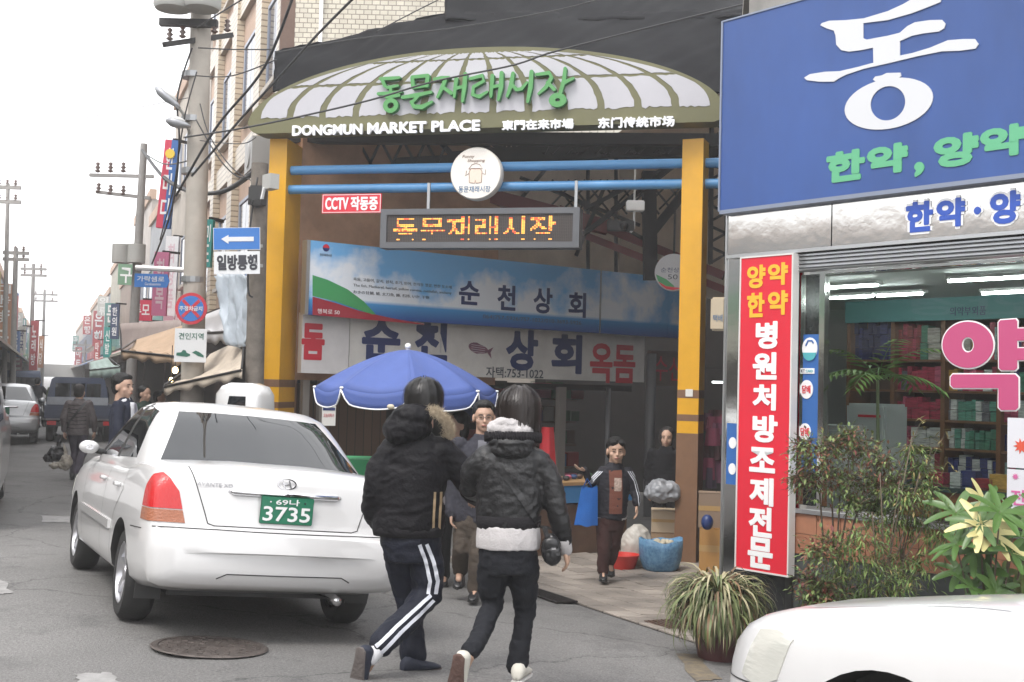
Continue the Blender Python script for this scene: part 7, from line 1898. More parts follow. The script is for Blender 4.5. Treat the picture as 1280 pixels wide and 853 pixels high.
# ================================================================== PEOPLE
M_SKIN = mat('skin', (.46, .29, .21), .5, var=.08, vscale=6, bump=.05, bscale=80)
M_SKIN2 = mat('skin_pale', (.50, .32, .23), .5, var=.08, vscale=6)
M_HAIR = mat('black_hair', (.005, .0045, .0045), .5, bump=.5, bscale=28, stretch=(6, 6, .6), spec=.3)
M_HAIRB = mat('dark_brown_hair', (.012, .008, .007), .42, bump=.5, bscale=28, stretch=(6, 6, .6), spec=.5)
M_LIP = mat('lip', (.30, .10, .08), .5); M_EYE = mat('eye_dark', (.02, .015, .012), .2); M_BRW = mat('brow', (.02, .015, .012), .8)
def cloth(name, c, rough=.85, bs=90, **k): return mat(name, c, rough, bump=.25, bscale=bs, var=k.pop('var', .15), vscale=5, spec=.18, **k)
def rem(mb, name, m, parent, voxel, smooth=3, wr=0.0, wf=9.0, seed=0, aniso=(1, 1, 1)):
    o = mb.build(name, m, parent)
    mw = o.matrix_parent_inverse
    md = o.modifiers.new('r', 'REMESH'); md.mode = 'VOXEL'; md.voxel_size = voxel; md.use_smooth_shade = True
    if smooth: s_ = o.modifiers.new('s', 'SMOOTH'); s_.factor = .5; s_.iterations = smooth
    dg = bpy.context.evaluated_depsgraph_get(); dg.update()
    me = bpy.data.meshes.new_from_object(o.evaluated_get(dg), preserve_all_data_layers=False); o.modifiers.clear(); o.data = me
    if not me.materials: me.materials.append(m)
    if wr:
        out = []
        for v in me.vertices:
            p = v.co; n = v.normal
            a = noise.noise(Vector((p.x * wf * aniso[0] + seed, p.y * wf * aniso[1], p.z * wf * aniso[2])))
            b = abs(noise.noise(Vector((p.x * wf * 1.9 * aniso[0] + 5 + seed, p.y * wf * 1.9, p.z * wf * 2.6 * aniso[2]))))
            c = abs(noise.noise(Vector(((p.x + p.z * .5) * wf * 3.1 + 5 + seed, p.y * wf * 3.1, (p.z - p.x * .4) * wf * 3.4 * aniso[2]))))
            out.extend(p + n * (a * .8 + (.25 - b) * .9 + (.2 - c) * .45) * wr)
        me.vertices.foreach_set('co', [q for p in out for q in p]) if False else None
        flat = []
        for q in out: flat.append(q)
        me.vertices.foreach_set('co', flat)
        me.update()
    me.polygons.foreach_set('use_smooth', [True] * len(me.polygons))
    return o
V = Vector
def add_head(sk, c, yaw=0.0, tilt=0.0, s=1.0):
    """head centred at c (eye level), facing -y rotated by yaw; returns matrix"""
    M = Matrix.Translation(c) @ Matrix.Rotation(yaw, 4, 'Z') @ Matrix.Rotation(tilt, 4, 'X') @ Matrix.Scale(s, 4)
    h = MB()
    h.ell((0, .012, .028), (.080, .096, .098), 20, 14); h.ell((0, -.016, -.045), (.063, .068, .068), 18, 12); h.ell((0, -.046, -.088), (.030, .030, .026), 12, 8)
    h.ell((0, -.055, .035), (.056, .030, .030), 14, 8)
    for sg in (-1, 1): h.ell((sg * .042, -.045, -.028), (.026, .028, .026), 10, 8); h.ell((sg * .083, .012, -.008), (.012, .022, .034), 10, 8)
    h.tube([(0, -.078, .018), (0, -.094, -.012), (0, -.100, -.028)], [.009, .012, .015], 8, round_caps=True); h.ell((0, -.084, -.062), (.024, .012, .010), 10, 6)
    h.tube([(0, .02, -.05), (0, .03, -.15)], [.058, .064], 14)
    sk.add([M @ V(v) for v in h.v], h.f)
    return M
def face_bits(M, parent, glasses=False):
    def T(mb): mb.v = [tuple(M @ V(v)) for v in mb.v]; return mb
    for sg in (-1, 1):
        mb = MB(); mb.ell((sg * .031, -.0765, .002), (.0115, .005, .0040), 12, 7); T(mb).build('eye', M_EYE, parent, smooth=True)
        mb = MB(); mb.tube([(sg * .014, -.088, .022), (sg * .030, -.0875, .027), (sg * .048, -.076, .021)], .0035, 6); T(mb).build('eyebrow', M_BRW, parent, smooth=True)
    mb = MB(); mb.tube([(-.022, -.088, -.060), (0, -.097, -.059), (.022, -.088, -.060)], [.003, .006, .003], 6); T(mb).build('lips', M_LIP, parent, smooth=True)
    if glasses:
        mb = MB()
        for sg in (-1, 1):
            for k in range(14):
                a0, a1 = 2 * math.pi * k / 14, 2 * math.pi * (k + 1) / 14
                mb.bar((sg * .034 + .027 * math.cos(a0), -.099, .002 + .018 * math.sin(a0)), (sg * .034 + .027 * math.cos(a1), -.099, .002 + .018 * math.sin(a1)), .003)
            mb.bar((sg * .061, -.098, .006), (sg * .080, .0, .006), .003)
        mb.bar((-.007, -.1, .006), (.007, -.1, .006), .003); T(mb).build('glasses', mat('glasses_metal', (.12, .12, .12), .3, .9), parent)
def add_hand(mb, wrist, d, palm_n, curl=.5, s=1.0, side=1):
    """wrist point, direction of the hand, palm normal; five separate fingers"""
    d = V(d).normalized(); pn = V(palm_n); pn = (pn - d * pn.dot(d)).normalized(); r = d.cross(pn) * side; w = V(wrist)
    for t, a, b in ((.02, .024, .017), (.045, .036, .015), (.075, .039, .014)):
        pass
    for off in (-.025, -.009, .009, .025): mb.tube([w + d * .0 + r * off * .55, w + d * .045 * s + r * off * 1.05, w + d * .085 * s + r * off * 1.15], [.014 * s, .015 * s, .012 * s], 8, round_caps=True)
    for i, (off, ln) in enumerate(((-.031, .062), (-.010, .072), (.011, .068), (.031, .052))):
        p = w + d * .085 * s + r * off * s; dd = d.copy(); pts = [p]; a = curl * (.8 + .12 * i)
        for seg in (.42, .32, .26):
            dd = (dd * math.cos(a) + pn * math.sin(a)).normalized(); a = a * .9
            pn2 = pn
            p = p + dd * ln * seg * s; pts.append(p)
        mb.tube(pts, [.0098 * s, .0092 * s, .0085 * s, .007 * s], 8, round_caps=True)
    q = w + d * .02 * s - r * .026 * s
    mb.tube([q, q + d * .03 * s - r * .020 * s + pn * .012, q + d * .058 * s - r * .024 * s + pn * .02], [.013 * s, .011 * s, .008 * s], 8, round_caps=True)
def shoe(name, ankle, toe_dir, length, m_up, m_sole, parent, s=1.0, up=(0, 0, 1)):
    """ankle point, toe direction (may point down), up = instep direction"""
    t = V(toe_dir).normalized(); u = V(up); u = (u - t * u.dot(t)).normalized(); r = t.cross(u); a = V(ankle)
    sh = link(name, None, parent)
    B0 = a - u * .085 * s - t * .065 * s
    def ring(x, w, h0, h1, n=14):
        return [B0 + t * x + r * (w * math.copysign(abs(math.cos(q)) ** .8, math.cos(q))) + u * (h0 + (h1 - h0) * (.5 + .5 * math.sin(q))) for q in [2 * math.pi * k / n for k in range(n)]]
    L_ = length
    mb = MB(); mb.loft([ring(.0, .012, .02, .05), ring(.008, .030, .016, .085), ring(L_ * .12, .038, .014, .105), ring(L_ * .32, .038, .014, .105), ring(L_ * .48, .042, .014, .080), ring(L_ * .7, .047, .014, .060), ring(L_ * .88, .040, .014, .045), ring(L_ * .97, .024, .016, .034), ring(L_, .008, .018, .026)])
    mb.build('upper', m_up, sh, smooth=True)
    mb = MB(); mb.loft([ring(-.004, .014, -.004, .016), ring(.01, .034, -.006, .018), ring(L_ * .3, .037, -.004, .018), ring(L_ * .7, .050, -.006, .018), ring(L_ * .9, .042, -.004, .018), ring(L_ + .006, .012, .002, .018)])
    mb.build('sole', m_sole, sh, smooth='auto')
    return sh
def fig(name, label, px, Yd, skin=M_SKIN, base=None):
    p = P(px, 600, Yd); z = gz(p.x, p.y) if base is None else base
    return thing(name, label, 'person', (p.x, p.y, z))
def limbs(mb, pts, rad, n=14): mb.tube([V(p) for p in pts], rad, n, round_caps=True)
def bodymesh(root, J, skin, voxel, head_yaw, head_tilt=0, hs=1.0, hands=(), tr=(.13, .09)):
    mb = MB(); 
    mb.tube([J['pel'] + V((0, 0, -.05)), J['pel'] + V((0, 0, .1)), J['chest'], J['neck'] - V((0, 0, .06)), J['neck']], [(tr[0] * .95, tr[1]), (tr[0] * .85, tr[1]), (tr[0], tr[1]), (tr[0] * .8, tr[1] * .8), .05], 16)
    for s_ in 'LR':
        limbs(mb, [J['sh' + s_], J['el' + s_], J['wr' + s_]], [.034, .030, .024]); limbs(mb, [J['hip' + s_], J['kn' + s_], J['an' + s_]], [.058, .036, .030])
        ft = J['toe' + s_]; limbs(mb, [J['an' + s_] - V((0, 0, .01)), J['an' + s_] + (ft - J['an' + s_]) * .6], [.034, .028])
    for a in hands: add_hand(mb, *a)
    M = add_head(mb, J['head'], head_yaw, head_tilt, hs)
    mb.tube([J['neck'] - V((0, 0, .05)), J['head'] + V((0, 0, -.06))], [.052, .05], 12)
    o = rem(mb, 'body', skin, root, voxel, 2)
    return M
M_HST = mat('hair_highlight_tint', (.008, .007, .0065), .4, spec=.5); M_HSTB = mat('hair_highlight_tint_brown', (.017, .011, .009), .38, spec=.5)  # paler strand colours stand in for highlights on the hair
def strands(c, rx, ry, rz, m, root, n, seed, front=None, length=1.0):
    '''many thin hair ribbons that follow a rounded head from crown to tips'''
    rnd = random.Random(seed); mb = MB()
    for k in range(n):
        az = rnd.uniform(0, 2 * math.pi)
        if front is not None and abs((az - front + math.pi) % (2 * math.pi) - math.pi) < 1.0: continue
        p0 = rnd.uniform(.15, .9); L = []; w = rnd.uniform(.0012, .0024); sp = 1 + rnd.uniform(-.02, .03) + .07 * noise.noise(V((math.cos(az) * 2.5, math.sin(az) * 2.5, seed))) + (rnd.uniform(.02, .12) if rnd.random() < .16 else 0); a = az
        for i in range(8):
            ph = p0 + i * rnd.uniform(.19, .24) * length
            z = math.cos(min(ph, 1.75)) ; r = math.sin(min(ph, 1.6)); dz = max(0, ph - 1.75) * rz * .9
            p = c + V((math.cos(a) * r * rx * sp, math.sin(a) * r * ry * sp, z * rz * sp - dz)); a += rnd.uniform(-.03, .03)
            t = V((-math.sin(a), math.cos(a), 0)) * w; L += [p - t, p + t]
        mb.add(L, [(2 * i, 2 * i + 1, 2 * i + 3, 2 * i + 2) for i in range(7)])
    tag(mb.build('hair_strands', m, root, fix=False), kind='stuff')
def hair_cap(M, root, m=M_HAIR, extra=(), base=True, vox=.008, amp=.007):
    mb = MB(); h = MB()
    if base: h.ell((0, .034, .056), (.094, .099, .090), 20, 14); h.ell((0, .055, .0), (.084, .072, .09), 18, 12)
    for c, r in extra: h.ell(c, r, 16, 10)
    mb.v = [tuple(M @ V(v)) for v in h.v]; mb.f = h.f; mb.mi = [0] * len(h.f)
    o = rem(mb, 'hair', m, root, vox, 2)
    me = o.data; co = []
    for v in me.vertices:
        p = v.co; a = noise.noise(V((p.x * 70, p.y * 70, p.z * 9))) + .6 * noise.noise(V((p.x * 130, p.y * 130, p.z * 16))); co.extend(p + v.normal * a * amp)
    me.vertices.foreach_set('co', co); me.update(); return o

# ---------------------------------------------------------------- boy in the dark parka (seen from behind)
def vj(px0, py0, k):
    return lambda px, py, y=0.0: V(((px - px0) / k, y, (py0 - py) / k))
D1 = 6.81; k1 = 1450 / D1
r1 = fig('person', 'person in black fur hooded parka and white striped track trousers seen from behind', 515, D1)
base_py = 480 + 0; j = vj(515, 482.0 + (EYE - r1.location.z) * k1, k1)
J = dict(pel=j(512, 660), chest=j(515, 585), neck=j(520, 540), head=j(527, 503, .05), shL=j(484, 562), elL=j(471, 618, -.03), wrL=j(470, 655, .10), shR=j(556, 560), elR=j(592, 612, .06), wrR=j(598, 626, .30),
         hipL=j(497, 672), knL=j(512, 745, .14), anL=j(521, 817, .12), toeL=j(527, 832, .36), hipR=j(532, 672), knR=j(538, 742, .02), anR=j(483, 796, -.28), toeR=j(466, 836, -.22))
M1 = bodymesh(r1, J, M_SKIN, .0065, R(172), 0, 1.0, [(J['wrL'], (0, .6, -.5), (1, 0, 0), .8), (J['wrR'], (-.4, 1, -.1), (0, 0, -1), .8)])
hair_cap(M1, r1, M_HAIR, [((0, .03, .045), (.102, .108, .094)), ((0, .06, -.02), (.10, .07, .075))]); strands(M1 @ V((0, .03, .04)), .113, .118, .106, M_HST, r1, 1000, 3)
M_PARKA = cloth('black_parka', (.0065, .006, .008), .6, 60); M_RIB = cloth('black_rib', (.014, .013, .015), .9)
mb = MB()
mb.tube([j(512, 668), j(512, 655), j(513, 620), j(516, 590), j(519, 565), j(521, 548), j(522, 538)], [(.200, .135), (.212, .15), (.205, .15), (.205, .145), (.185, .13), (.12, .10), (.085, .08)], 22)
limbs(mb, [J['shL'] + V((.03, 0, -.01)), j(474, 590, -.02), J['elL'], j(466, 640, .02), J['wrL'] + V((0, .0, 0))], [.085, .080, .072, .066, .055])
limbs(mb, [J['shR'] + V((-.03, 0, -.01)), j(572, 582, .03), J['elR'], J['wrR']], [.088, .085, .078, .055])
# rows of quilting and gathered body
rem(mb, 'parka', M_PARKA, r1, .011, 4, .015, 5, 1, (1, 1, 1.5))
mb = MB(); mb.ell(j(510, 533, -.06), (.135, .12, .095), 20, 12); mb.ell(j(515, 519, -.075), (.125, .105, .07), 20, 10); mb.ell(j(500, 538, -.07), (.10, .10, .08), 18, 10); rem(mb, 'hood', M_PARKA, r1, .010, 3, .016, 11, 4)
mb = MB(); mb.tube([j(512, 668.5), j(512, 662), j(512, 656)], [(.203, .140), (.210, .146), (.208, .146)], 24); mb.build('hem_band', M_RIB, r1, smooth=True)
# fur trim: many fine hairs along the hood rim
rnd = random.Random(12); mb = MB()
rim = [j(536, 512, -.10), j(548, 517, -.09), j(556, 527, -.05), j(560, 538, 0.0), j(556, 548, .02)]
for k in range(2600):
    u = rnd.random() * (len(rim) - 1); i = int(u); p = rim[i].lerp(rim[i + 1], u - i) + V((rnd.gauss(0, .012), rnd.gauss(0, .02), rnd.gauss(0, .012)))
    d = V((rnd.gauss(.5, .7), rnd.gauss(-.3, .7), rnd.gauss(.3, .7))).normalized() * rnd.uniform(.025, .045); s_ = d.cross(V((0, 1, .3))).normalized() * .0013
    mb.add([p - s_, p + s_, p + d], [(0, 1, 2)])
tag(mb.build('fur_trim', mat('cream_fur', (.52, .43, .31), .9, var=.3, vscale=30), r1, fix=False), kind='stuff')
part('hood_toggle', mat('beige_toggle', (.45, .4, .3), .6), r1, lambda m: m.ell(j(489, 509, -.15), (.022, .02, .016), 10, 7), smooth=True)
def on_surface(o, pts, direction, off): return project(bvh_of(o), pts, direction, off)
parka = [c for c in CHILD[r1.name] if c.name.startswith('parka')][0]
def ribbon(name, surf, pts, w, m, parent, direction=(0, 1, 0), off=.004, n=16, thick=.004):
    bv = bvh_of(surf); path = []
    for a, b in zip(pts, pts[1:]):
        for k in range(n): path.append(V(a).lerp(V(b), k / n))
    path.append(V(pts[-1])); d = V(direction).normalized(); L = []
    for i, p in enumerate(path):
        t = (path[min(i + 1, len(path) - 1)] - path[max(i - 1, 0)]).normalized(); s_ = t.cross(d).normalized()
        L.append([p + s_ * w / 2, p, p - s_ * w / 2])
    Q = project(bv, [q for r in L for q in r], direction, off); N_ = len(L); mb = MB(); fs = []
    for i in range(N_ - 1):
        a = i * 3; fs += [(a, a + 1, a + 4, a + 3), (a + 1, a + 2, a + 5, a + 4)]
    mb.add(Q, fs); o = mb.build(name, m, parent, smooth=True); return o
M_CRM = cloth('cream_stripe', (.45, .33, .20)); M_STRW = cloth('white_stripe', (.66, .68, .74), .7)
for dx in (0, 7): ribbon('side_stripe', parka, [j(545 + dx, 612), j(544 + dx, 662)], .013, M_CRM, r1)
# track trousers
M_TRK = cloth('navy_track_trousers', (.012, .014, .024), .65)
mb = MB()
mb.tube([j(513, 650), j(514, 676), j(515, 700)], [(.165, .125), (.175, .13), (.14, .11)], 20)
limbs(mb, [J['hipL'] + V((.01, 0, 0)), j(503, 705, .08), J['knL'], j(518, 785, .13), j(521, 820, .12)], [.105, .095, .080, .075, .078])
limbs(mb, [J['hipR'], j(536, 705, .02), J['knR'], j(512, 770, -.12), j(490, 790, -.25)], [.105, .100, .088, .078, .072])
trk = rem(mb, 'track_trousers', M_TRK, r1, .010, 3, .016, 6, 2, (1, 1, .8))
for dx in (-4, 5):
    ribbon('side_stripe', trk, [j(532 + dx * .9, 676), j(541 + dx, 700), j(546 + dx, 722), j(544 + dx, 738)], .020, M_STRW, r1)
    ribbon('side_stripe', trk, [j(545 + dx * .4, 742 + dx * .7), j(528 + dx * .5, 757 + dx * .8), j(508 + dx * .5, 774 + dx * .8), j(486 + dx * .5, 795 + dx)], .020, M_STRW, r1)
M_SNK = mat('navy_sneaker', (.012, .016, .032), .7, bump=.2); M_SOLE = mat('dark_rubber_sole', (.10, .085, .08), .8, bump=.5, bscale=60); M_SOLEW = mat('white_sole', (.45, .44, .42), .7)
part('sock', mat('white_sock', (.6, .6, .62), .9), r1, lambda m: limbs(m, [j(489, 792, -.27), j(478, 806, -.29)], [.045, .042]), smooth=True)
shoe('shoe', j(475, 802, -.30), (-.12, .22, -1), .27, M_SNK, M_SOLE, r1, 1.0, (.45, .75, .1))
shoe('shoe', j(519, 824, .06), (.85, .6, 0), .27, M_SNK, M_SOLE, r1)

# ---------------------------------------------------------------- girl in black jacket, white hood
D2 = 6.38; k2 = 1450 / D2
r2 = fig('person', 'long haired person with white hood in short black jacket seen from behind', 640, D2)
j = vj(640, 485.0 + (EYE - r2.location.z) * k2, k2)
J = dict(pel=j(636, 690), chest=j(638, 600), neck=j(642, 545), head=j(646, 514, .04), shL=j(600, 572), elL=j(586, 612, .10), wrL=j(596, 622, .28), shR=j(678, 574), elR=j(695, 630, -.02), wrR=j(708, 682, .03),
         hipL=j(620, 700), knL=j(619, 760, .08), anL=j(594, 803, -.22), toeL=j(583, 838, -.15), hipR=j(656, 700), knR=j(661, 765, .1), anR=j(653, 826, .10), toeR=j(661, 846, .3))
M2 = bodymesh(r2, J, M_SKIN2, .006, R(185), 0, .97, [(J['wrR'] , (.25, .15, -1), (-1, .2, 0), .45, .95, -1), (J['wrL'], (-.3, 1, .1), (0, 0, -1), .8)], (.11, .08))
hair_cap(M2, r2, M_HAIRB, [((0, .03, .04), (.104, .108, .095)), ((0, .055, -.05), (.114, .075, .10)), ((.085, .045, -.10), (.045, .05, .09)), ((-.075, .045, -.09), (.045, .05, .08)), ((-.065, .03, -.06), (.035, .05, .10)), ((.065, .03, -.06), (.035, .05, .10)), ((.02, .06, -.11), (.095, .06, .07))], True, .008, .007); strands(M2 @ V((0, .032, .03)), .116, .118, .108, M_HSTB, r2, 1400, 5, None, 1.25)
M_JKT = mat('black_quilt_jacket', (.0055, .0055, .0065), .45, bump=.3, bscale=45, var=.2, vscale=8); 
mb = MB()
mb.tube([j(637, 660), j(637, 640), j(638, 610), j(639, 585), j(641, 562), j(643, 548)], [(.165, .12), (.178, .13), (.185, .13), (.182, .125), (.155, .115), (.09, .09)], 22)
limbs(mb, [J['shL'] + V((.03, 0, -.01)), j(590, 592, .04), J['elL'], J['wrL']], [.075, .068, .062, .05])
limbs(mb, [J['shR'] + V((-.03, 0, -.01)), j(689, 602, -.01), J['elR'], j(703, 662, .0), j(707, 672, .01)], [.077, .070, .062, .053, .046])
jk = rem(mb, 'jacket', M_JKT, r2, .010, 3, .013, 7, 7, (1, 1, 1.3))
part('hem_band', M_RIB, r2, lambda m: m.tube([j(637, 661), j(637, 652), j(637, 643)], [(.170, .123), (.178, .131), (.180, .133)], 24), smooth=True)
mb = MB(); mb.ell(j(640, 552, -.05), (.135, .105, .045), 20, 10); mb.ell(j(640, 560, -.09), (.115, .06, .06), 18, 10); rem(mb, 'jacket_hood', M_JKT, r2, .009, 3, .014, 14, 3)
mb = MB(); 
for k in range(34):
    a = math.pi * (-.05 + 1.1 * k / 33); c_ = j(640, 546, -.02) + V((.150 * math.cos(a), -.115 * math.sin(a), .008 * math.sin(a)))
    mb.tube([c_ + V((0, 0, -.028)), c_ + V((0, -.006, 0)), c_ + V((0, 0, .026))], [.007, .010, .007], 6)
tag(mb.build('ribbed_collar', M_RIB, r2, smooth=True), None)
M_WHD = cloth('white_hoodie', (.46, .44, .44), .9)
mb = MB(); mb.ell(j(638, 537, -.04), (.125, .10, .055), 20, 10); mb.ell(j(636, 529, -.055), (.095, .075, .040), 18, 10); mb.ell(j(622, 536, -.05), (.07, .07, .045), 14, 8); rem(mb, 'white_hood', M_WHD, r2, .008, 3, .014, 14, 3)
mb = MB(); mb.tube([j(637, 684), j(637, 672), j(637, 655)], [(.176, .136), (.180, .138), (.172, .128)], 26); rem(mb, 'white_shirt', M_WHD, r2, .009, 2, .006, 13, 5, (1, 1, .3))
part('shirt_cuff', M_WHD, r2, lambda m: limbs(m, [j(706, 674, .01), j(709, 685, .03)], [.044, .038]), smooth=True)
M_JN = cloth('black_jeans', (.014, .015, .019), .8, 120)
mb = MB()
mb.tube([j(637, 668), j(637, 690), j(638, 715)], [(.145, .11), (.165, .125), (.13, .11)], 20)
limbs(mb, [J['hipL'], j(619, 730, .04), J['knL'], j(608, 785, -.08), j(596, 800, -.2)], [.086, .078, .060, .052, .054])
limbs(mb, [J['hipR'], j(659, 732, .05), J['knR'], j(657, 800, .1), j(653, 832, .10)], [.086, .080, .060, .052, .062])
rem(mb, 'jeans', M_JN, r2, .010, 3, .013, 9, 8, (1, 1, 1.1))
M_CNV = mat('white_canvas_shoe', (.55, .53, .47), .8, bump=.15); 
shoe('shoe', j(589, 810, -.25), (-.10, .28, -1), .25, M_CNV, mat('brown_sole', (.09, .05, .04), .8, bump=.5, bscale=60), r2, .97, (.35, .8, .1))
shoe('shoe', j(655, 832, .06), (.25, 1, 0), .25, M_CNV, M_SOLEW, r2, .97)
M_BAG = mat('black_leather', (.015, .015, .016), .3, bump=.25, bscale=25)
ribbon('bag_strap', jk, [j(609, 562), j(632, 592), j(658, 628), j(680, 662)], .032, M_BAG, r2, off=.012)
bag = thing('shoulder_bag', 'small black shoulder bag at the right hip of the white hooded person', 'bag', r2.location + j(690, 682, -.06))
mb = MB(); mb.ell((0, 0, 0), (.055, .045, .085), 16, 10); mb.ell((0.01, -.01, -.02), (.05, .05, .07), 14, 9); rem(mb, 'pouch', M_BAG, bag, .007, 2, .008, 20, 1)
part('flap', M_BAG, bag, lambda m: m.ell((0, -.035, .03), (.045, .02, .04), 14, 8), smooth=True)
part('buckle', M_CHR, bag, lambda m: m.bar((.0, -.058, .01), (.025, -.054, .01), .012)); part('strap_end', M_BAG, bag, lambda m: m.bar((-.02, -.02, .06), (-.04, -.03, .12), .02))

# ---------------------------------------------------------------- man with glasses walking towards the camera
D3 = 10.2; k3 = 1450 / D3
r3 = fig('person', 'man with glasses in dark jacket and brown trousers walking between the couple', 597, D3)
j = vj(597, 484 + (EYE - r3.location.z) * k3, k3)
J = dict(pel=j(592, 640), chest=j(597, 585), neck=j(602, 545), head=j(603, 522, -.02), shL=j(570, 556), elL=j(563, 600, .02), wrL=j(566, 640, -.05), shR=j(630, 556), elR=j(634, 600, .02), wrR=j(630, 640, -.1),
         hipL=j(582, 650), knL=j(579, 685, -.04), anL=j(577, 716, .12), toeL=j(577, 728, -.08), hipR=j(604, 650), knR=j(600, 690, -.12), anR=j(598, 733, -.1), toeR=j(596, 744, -.3))
M3 = bodymesh(r3, J, M_SKIN, .007, R(5), 0, 1.1, [(J['wrL'], (0, -.1, -1), (1, 0, 0), .5), (J['wrR'], (0, -.1, -1), (-1, 0, 0), .5)])
face_bits(M3, r3, True); hair_cap(M3, r3, M_HAIR, [((0, -.03, .098), (.06, .05, .03))], True, .009, .004)
M_DJ = cloth('charcoal_jacket', (.035, .035, .045), .8)
mb = MB(); mb.tube([j(594, 652), j(595, 620), j(598, 590), j(600, 564), j(602, 552), j(603, 543)], [(.185, .13), (.18, .13), (.20, .135), (.19, .12), (.11, .10), (.075, .078)], 20)
limbs(mb, [J['shL'] + V((.02, 0, 0)), J['elL'], J['wrL']], [.075, .062, .05]); limbs(mb, [J['shR'] - V((.02, 0, 0)), J['elR'], J['wrR']], [.075, .062, .05]); j3 = rem(mb, 'jacket', M_DJ, r3, .012, 3, .014, 8, 2)
ribbon('shirt_front', j3, [j(602, 550, 0), j(601, 580, 0), j(599, 600, 0)], .07, cloth('grey_shirt', (.16, .16, .18)), r3, (0, 1, 0), .006)
M_BT = cloth('brown_trousers', (.075, .06, .048), .85)
mb = MB(); mb.tube([j(592, 636), j(592, 655), j(593, 668)], [(.155, .12), (.165, .125), (.13, .11)], 18); limbs(mb, [J['hipL'], J['knL'], J['anL'] + V((0, 0, .02))], [.095, .08, .07]); limbs(mb, [J['hipR'], J['knR'], J['anR'] + V((0, 0, .02))], [.095, .08, .07]); rem(mb, 'trousers', M_BT, r3, .012, 3, .012, 8, 5)
M_BSH = mat('black_shoe', (.02, .02, .022), .3)
shoe('shoe', J['anL'], (-.05, -1, -.25), .27, M_BSH, M_BPL, r3); shoe('shoe', J['anR'], (-.1, -1, .05), .27, M_BSH, M_BPL, r3)

# ---------------------------------------------------------------- woman in track top with blue bag
D4 = 12.5; k4 = 1450 / D4
r4 = fig('person', 'woman in black track top with white sleeve stripes raising one open palm', 764, D4)
j = vj(764, 488.3 + (EYE - r4.location.z) * k4, k4)
J = dict(pel=j(763, 640), chest=j(767, 603), neck=j(768, 582), head=j(769, 564, -.02), shL=j(750, 590), elL=j(738, 606, -.04), wrL=j(730, 588, -.14), shR=j(787, 590), elR=j(793, 612, .0), wrR=j(795, 630, -.06),
         hipL=j(756, 650), knL=j(756, 682, -.05), anL=j(756, 713, -.05), toeL=j(755, 722, -.25), hipR=j(772, 650), knR=j(769, 682, .05), anR=j(766, 706, .16), toeR=j(768, 718, .0))
M4 = bodymesh(r4, J, M_SKIN2, .006, R(3), 0, 1.12, [(J['wrL'], (-.75, -.35, .25), (.3, .1, 1), .30, .95, 1), (J['wrR'], (.1, -.2, -1), (-1, 0, 0), .4, .95)], (.11, .085))
face_bits(M4, r4); hair_cap(M4, r4, M_HAIR, [((-.03, -.045, .085), (.05, .04, .035)), ((.045, -.03, .08), (.04, .05, .035)), ((0, .05, -.03), (.09, .06, .06))], True, .008, .006)
M_TT = cloth('black_track_top', (.016, .016, .022), .6)
mb = MB(); mb.tube([j(765, 648), j(766, 630), j(767, 606), j(768, 591), j(768, 584), j(769, 578)], [(.165, .125), (.165, .125), (.175, .125), (.165, .11), (.10, .09), (.068, .07)], 20)
limbs(mb, [J['shL'] + V((.02, 0, 0)), J['elL'], J['wrL']], [.062, .052, .042]); limbs(mb, [J['shR'] - V((.02, 0, 0)), J['elR'], J['wrR'] + V((0, 0, .02))], [.062, .052, .042]); tt = rem(mb, 'track_top', M_TT, r4, .010, 3, .012, 9, 6)
for sg, pts in ((1, [j(786, 588), j(794, 600), j(799, 618), j(800, 630)]), (-1, [j(750, 589), j(743, 596), j(736, 604)])):
    for dx in (-2.2, 0.2, 2.6): ribbon('sleeve_stripe', tt, [p + V((dx / k4, 0, 0)) for p in pts], .008, M_STRW, r4, (0, 1, 0), .005)
ribbon('blouse_front', tt, [j(768, 587), j(769, 610), j(769, 640)], .135, cloth('brown_blouse', (.17, .065, .045)), r4, (0, 1, 0), .006)
ribbon('blouse_print', tt, [j(771, 596), j(771, 612)], .075, mat('pale_print', (.5, .38, .32), .8, var=.5, vscale=40), r4, (0, 1, 0), .010)
ribbon('shirt_hem', tt, [j(746, 646), j(756, 649)], .03, M_WHD, r4, (0, 1, 0), .008); ribbon('shirt_hem', tt, [j(777, 648), j(788, 645)], .03, M_WHD, r4, (0, 1, 0), .008)
M_MT = cloth('maroon_trousers', (.050, .022, .020), .85)
mb = MB(); mb.tube([j(764, 636), j(764, 652), j(764, 662)], [(.14, .11), (.15, .115), (.12, .10)], 18); limbs(mb, [J['hipL'], J['knL'], J['anL'] + V((0, 0, .02))], [.088, .075, .062]); limbs(mb, [J['hipR'], J['knR'], J['anR'] + V((0, 0, .02))], [.088, .075, .062]); rem(mb, 'trousers', M_MT, r4, .011, 3, .010, 9, 1)
shoe('shoe', J['anL'], (-.05, -1, 0), .24, M_BSH, M_BPL, r4, .9); shoe('shoe', J['anR'], (.05, -1, -.3), .24, M_BSH, M_BPL, r4, .9)
bb = thing('shopping_bag', 'bright blue cloth bag hanging from the raised forearm of the woman in track top', 'bag', r4.location + j(733, 632, -.10))
mb = MB(); mb.grid(lambda u, v: ((u - .5) * (.17 + .08 * v) + (.03 * (1 - v)), -.02 - .03 * math.sin(math.pi * u) * (.4 + v), .20 - v * .40 + .01 * math.sin(u * 9)), 12, 12); mb.grid(lambda u, v: ((u - .5) * (.17 + .08 * v) + (.03 * (1 - v)), .02 + .03 * math.sin(math.pi * u) * (.4 + v), .20 - v * .40 + .01 * math.sin(u * 9)), 12, 12)
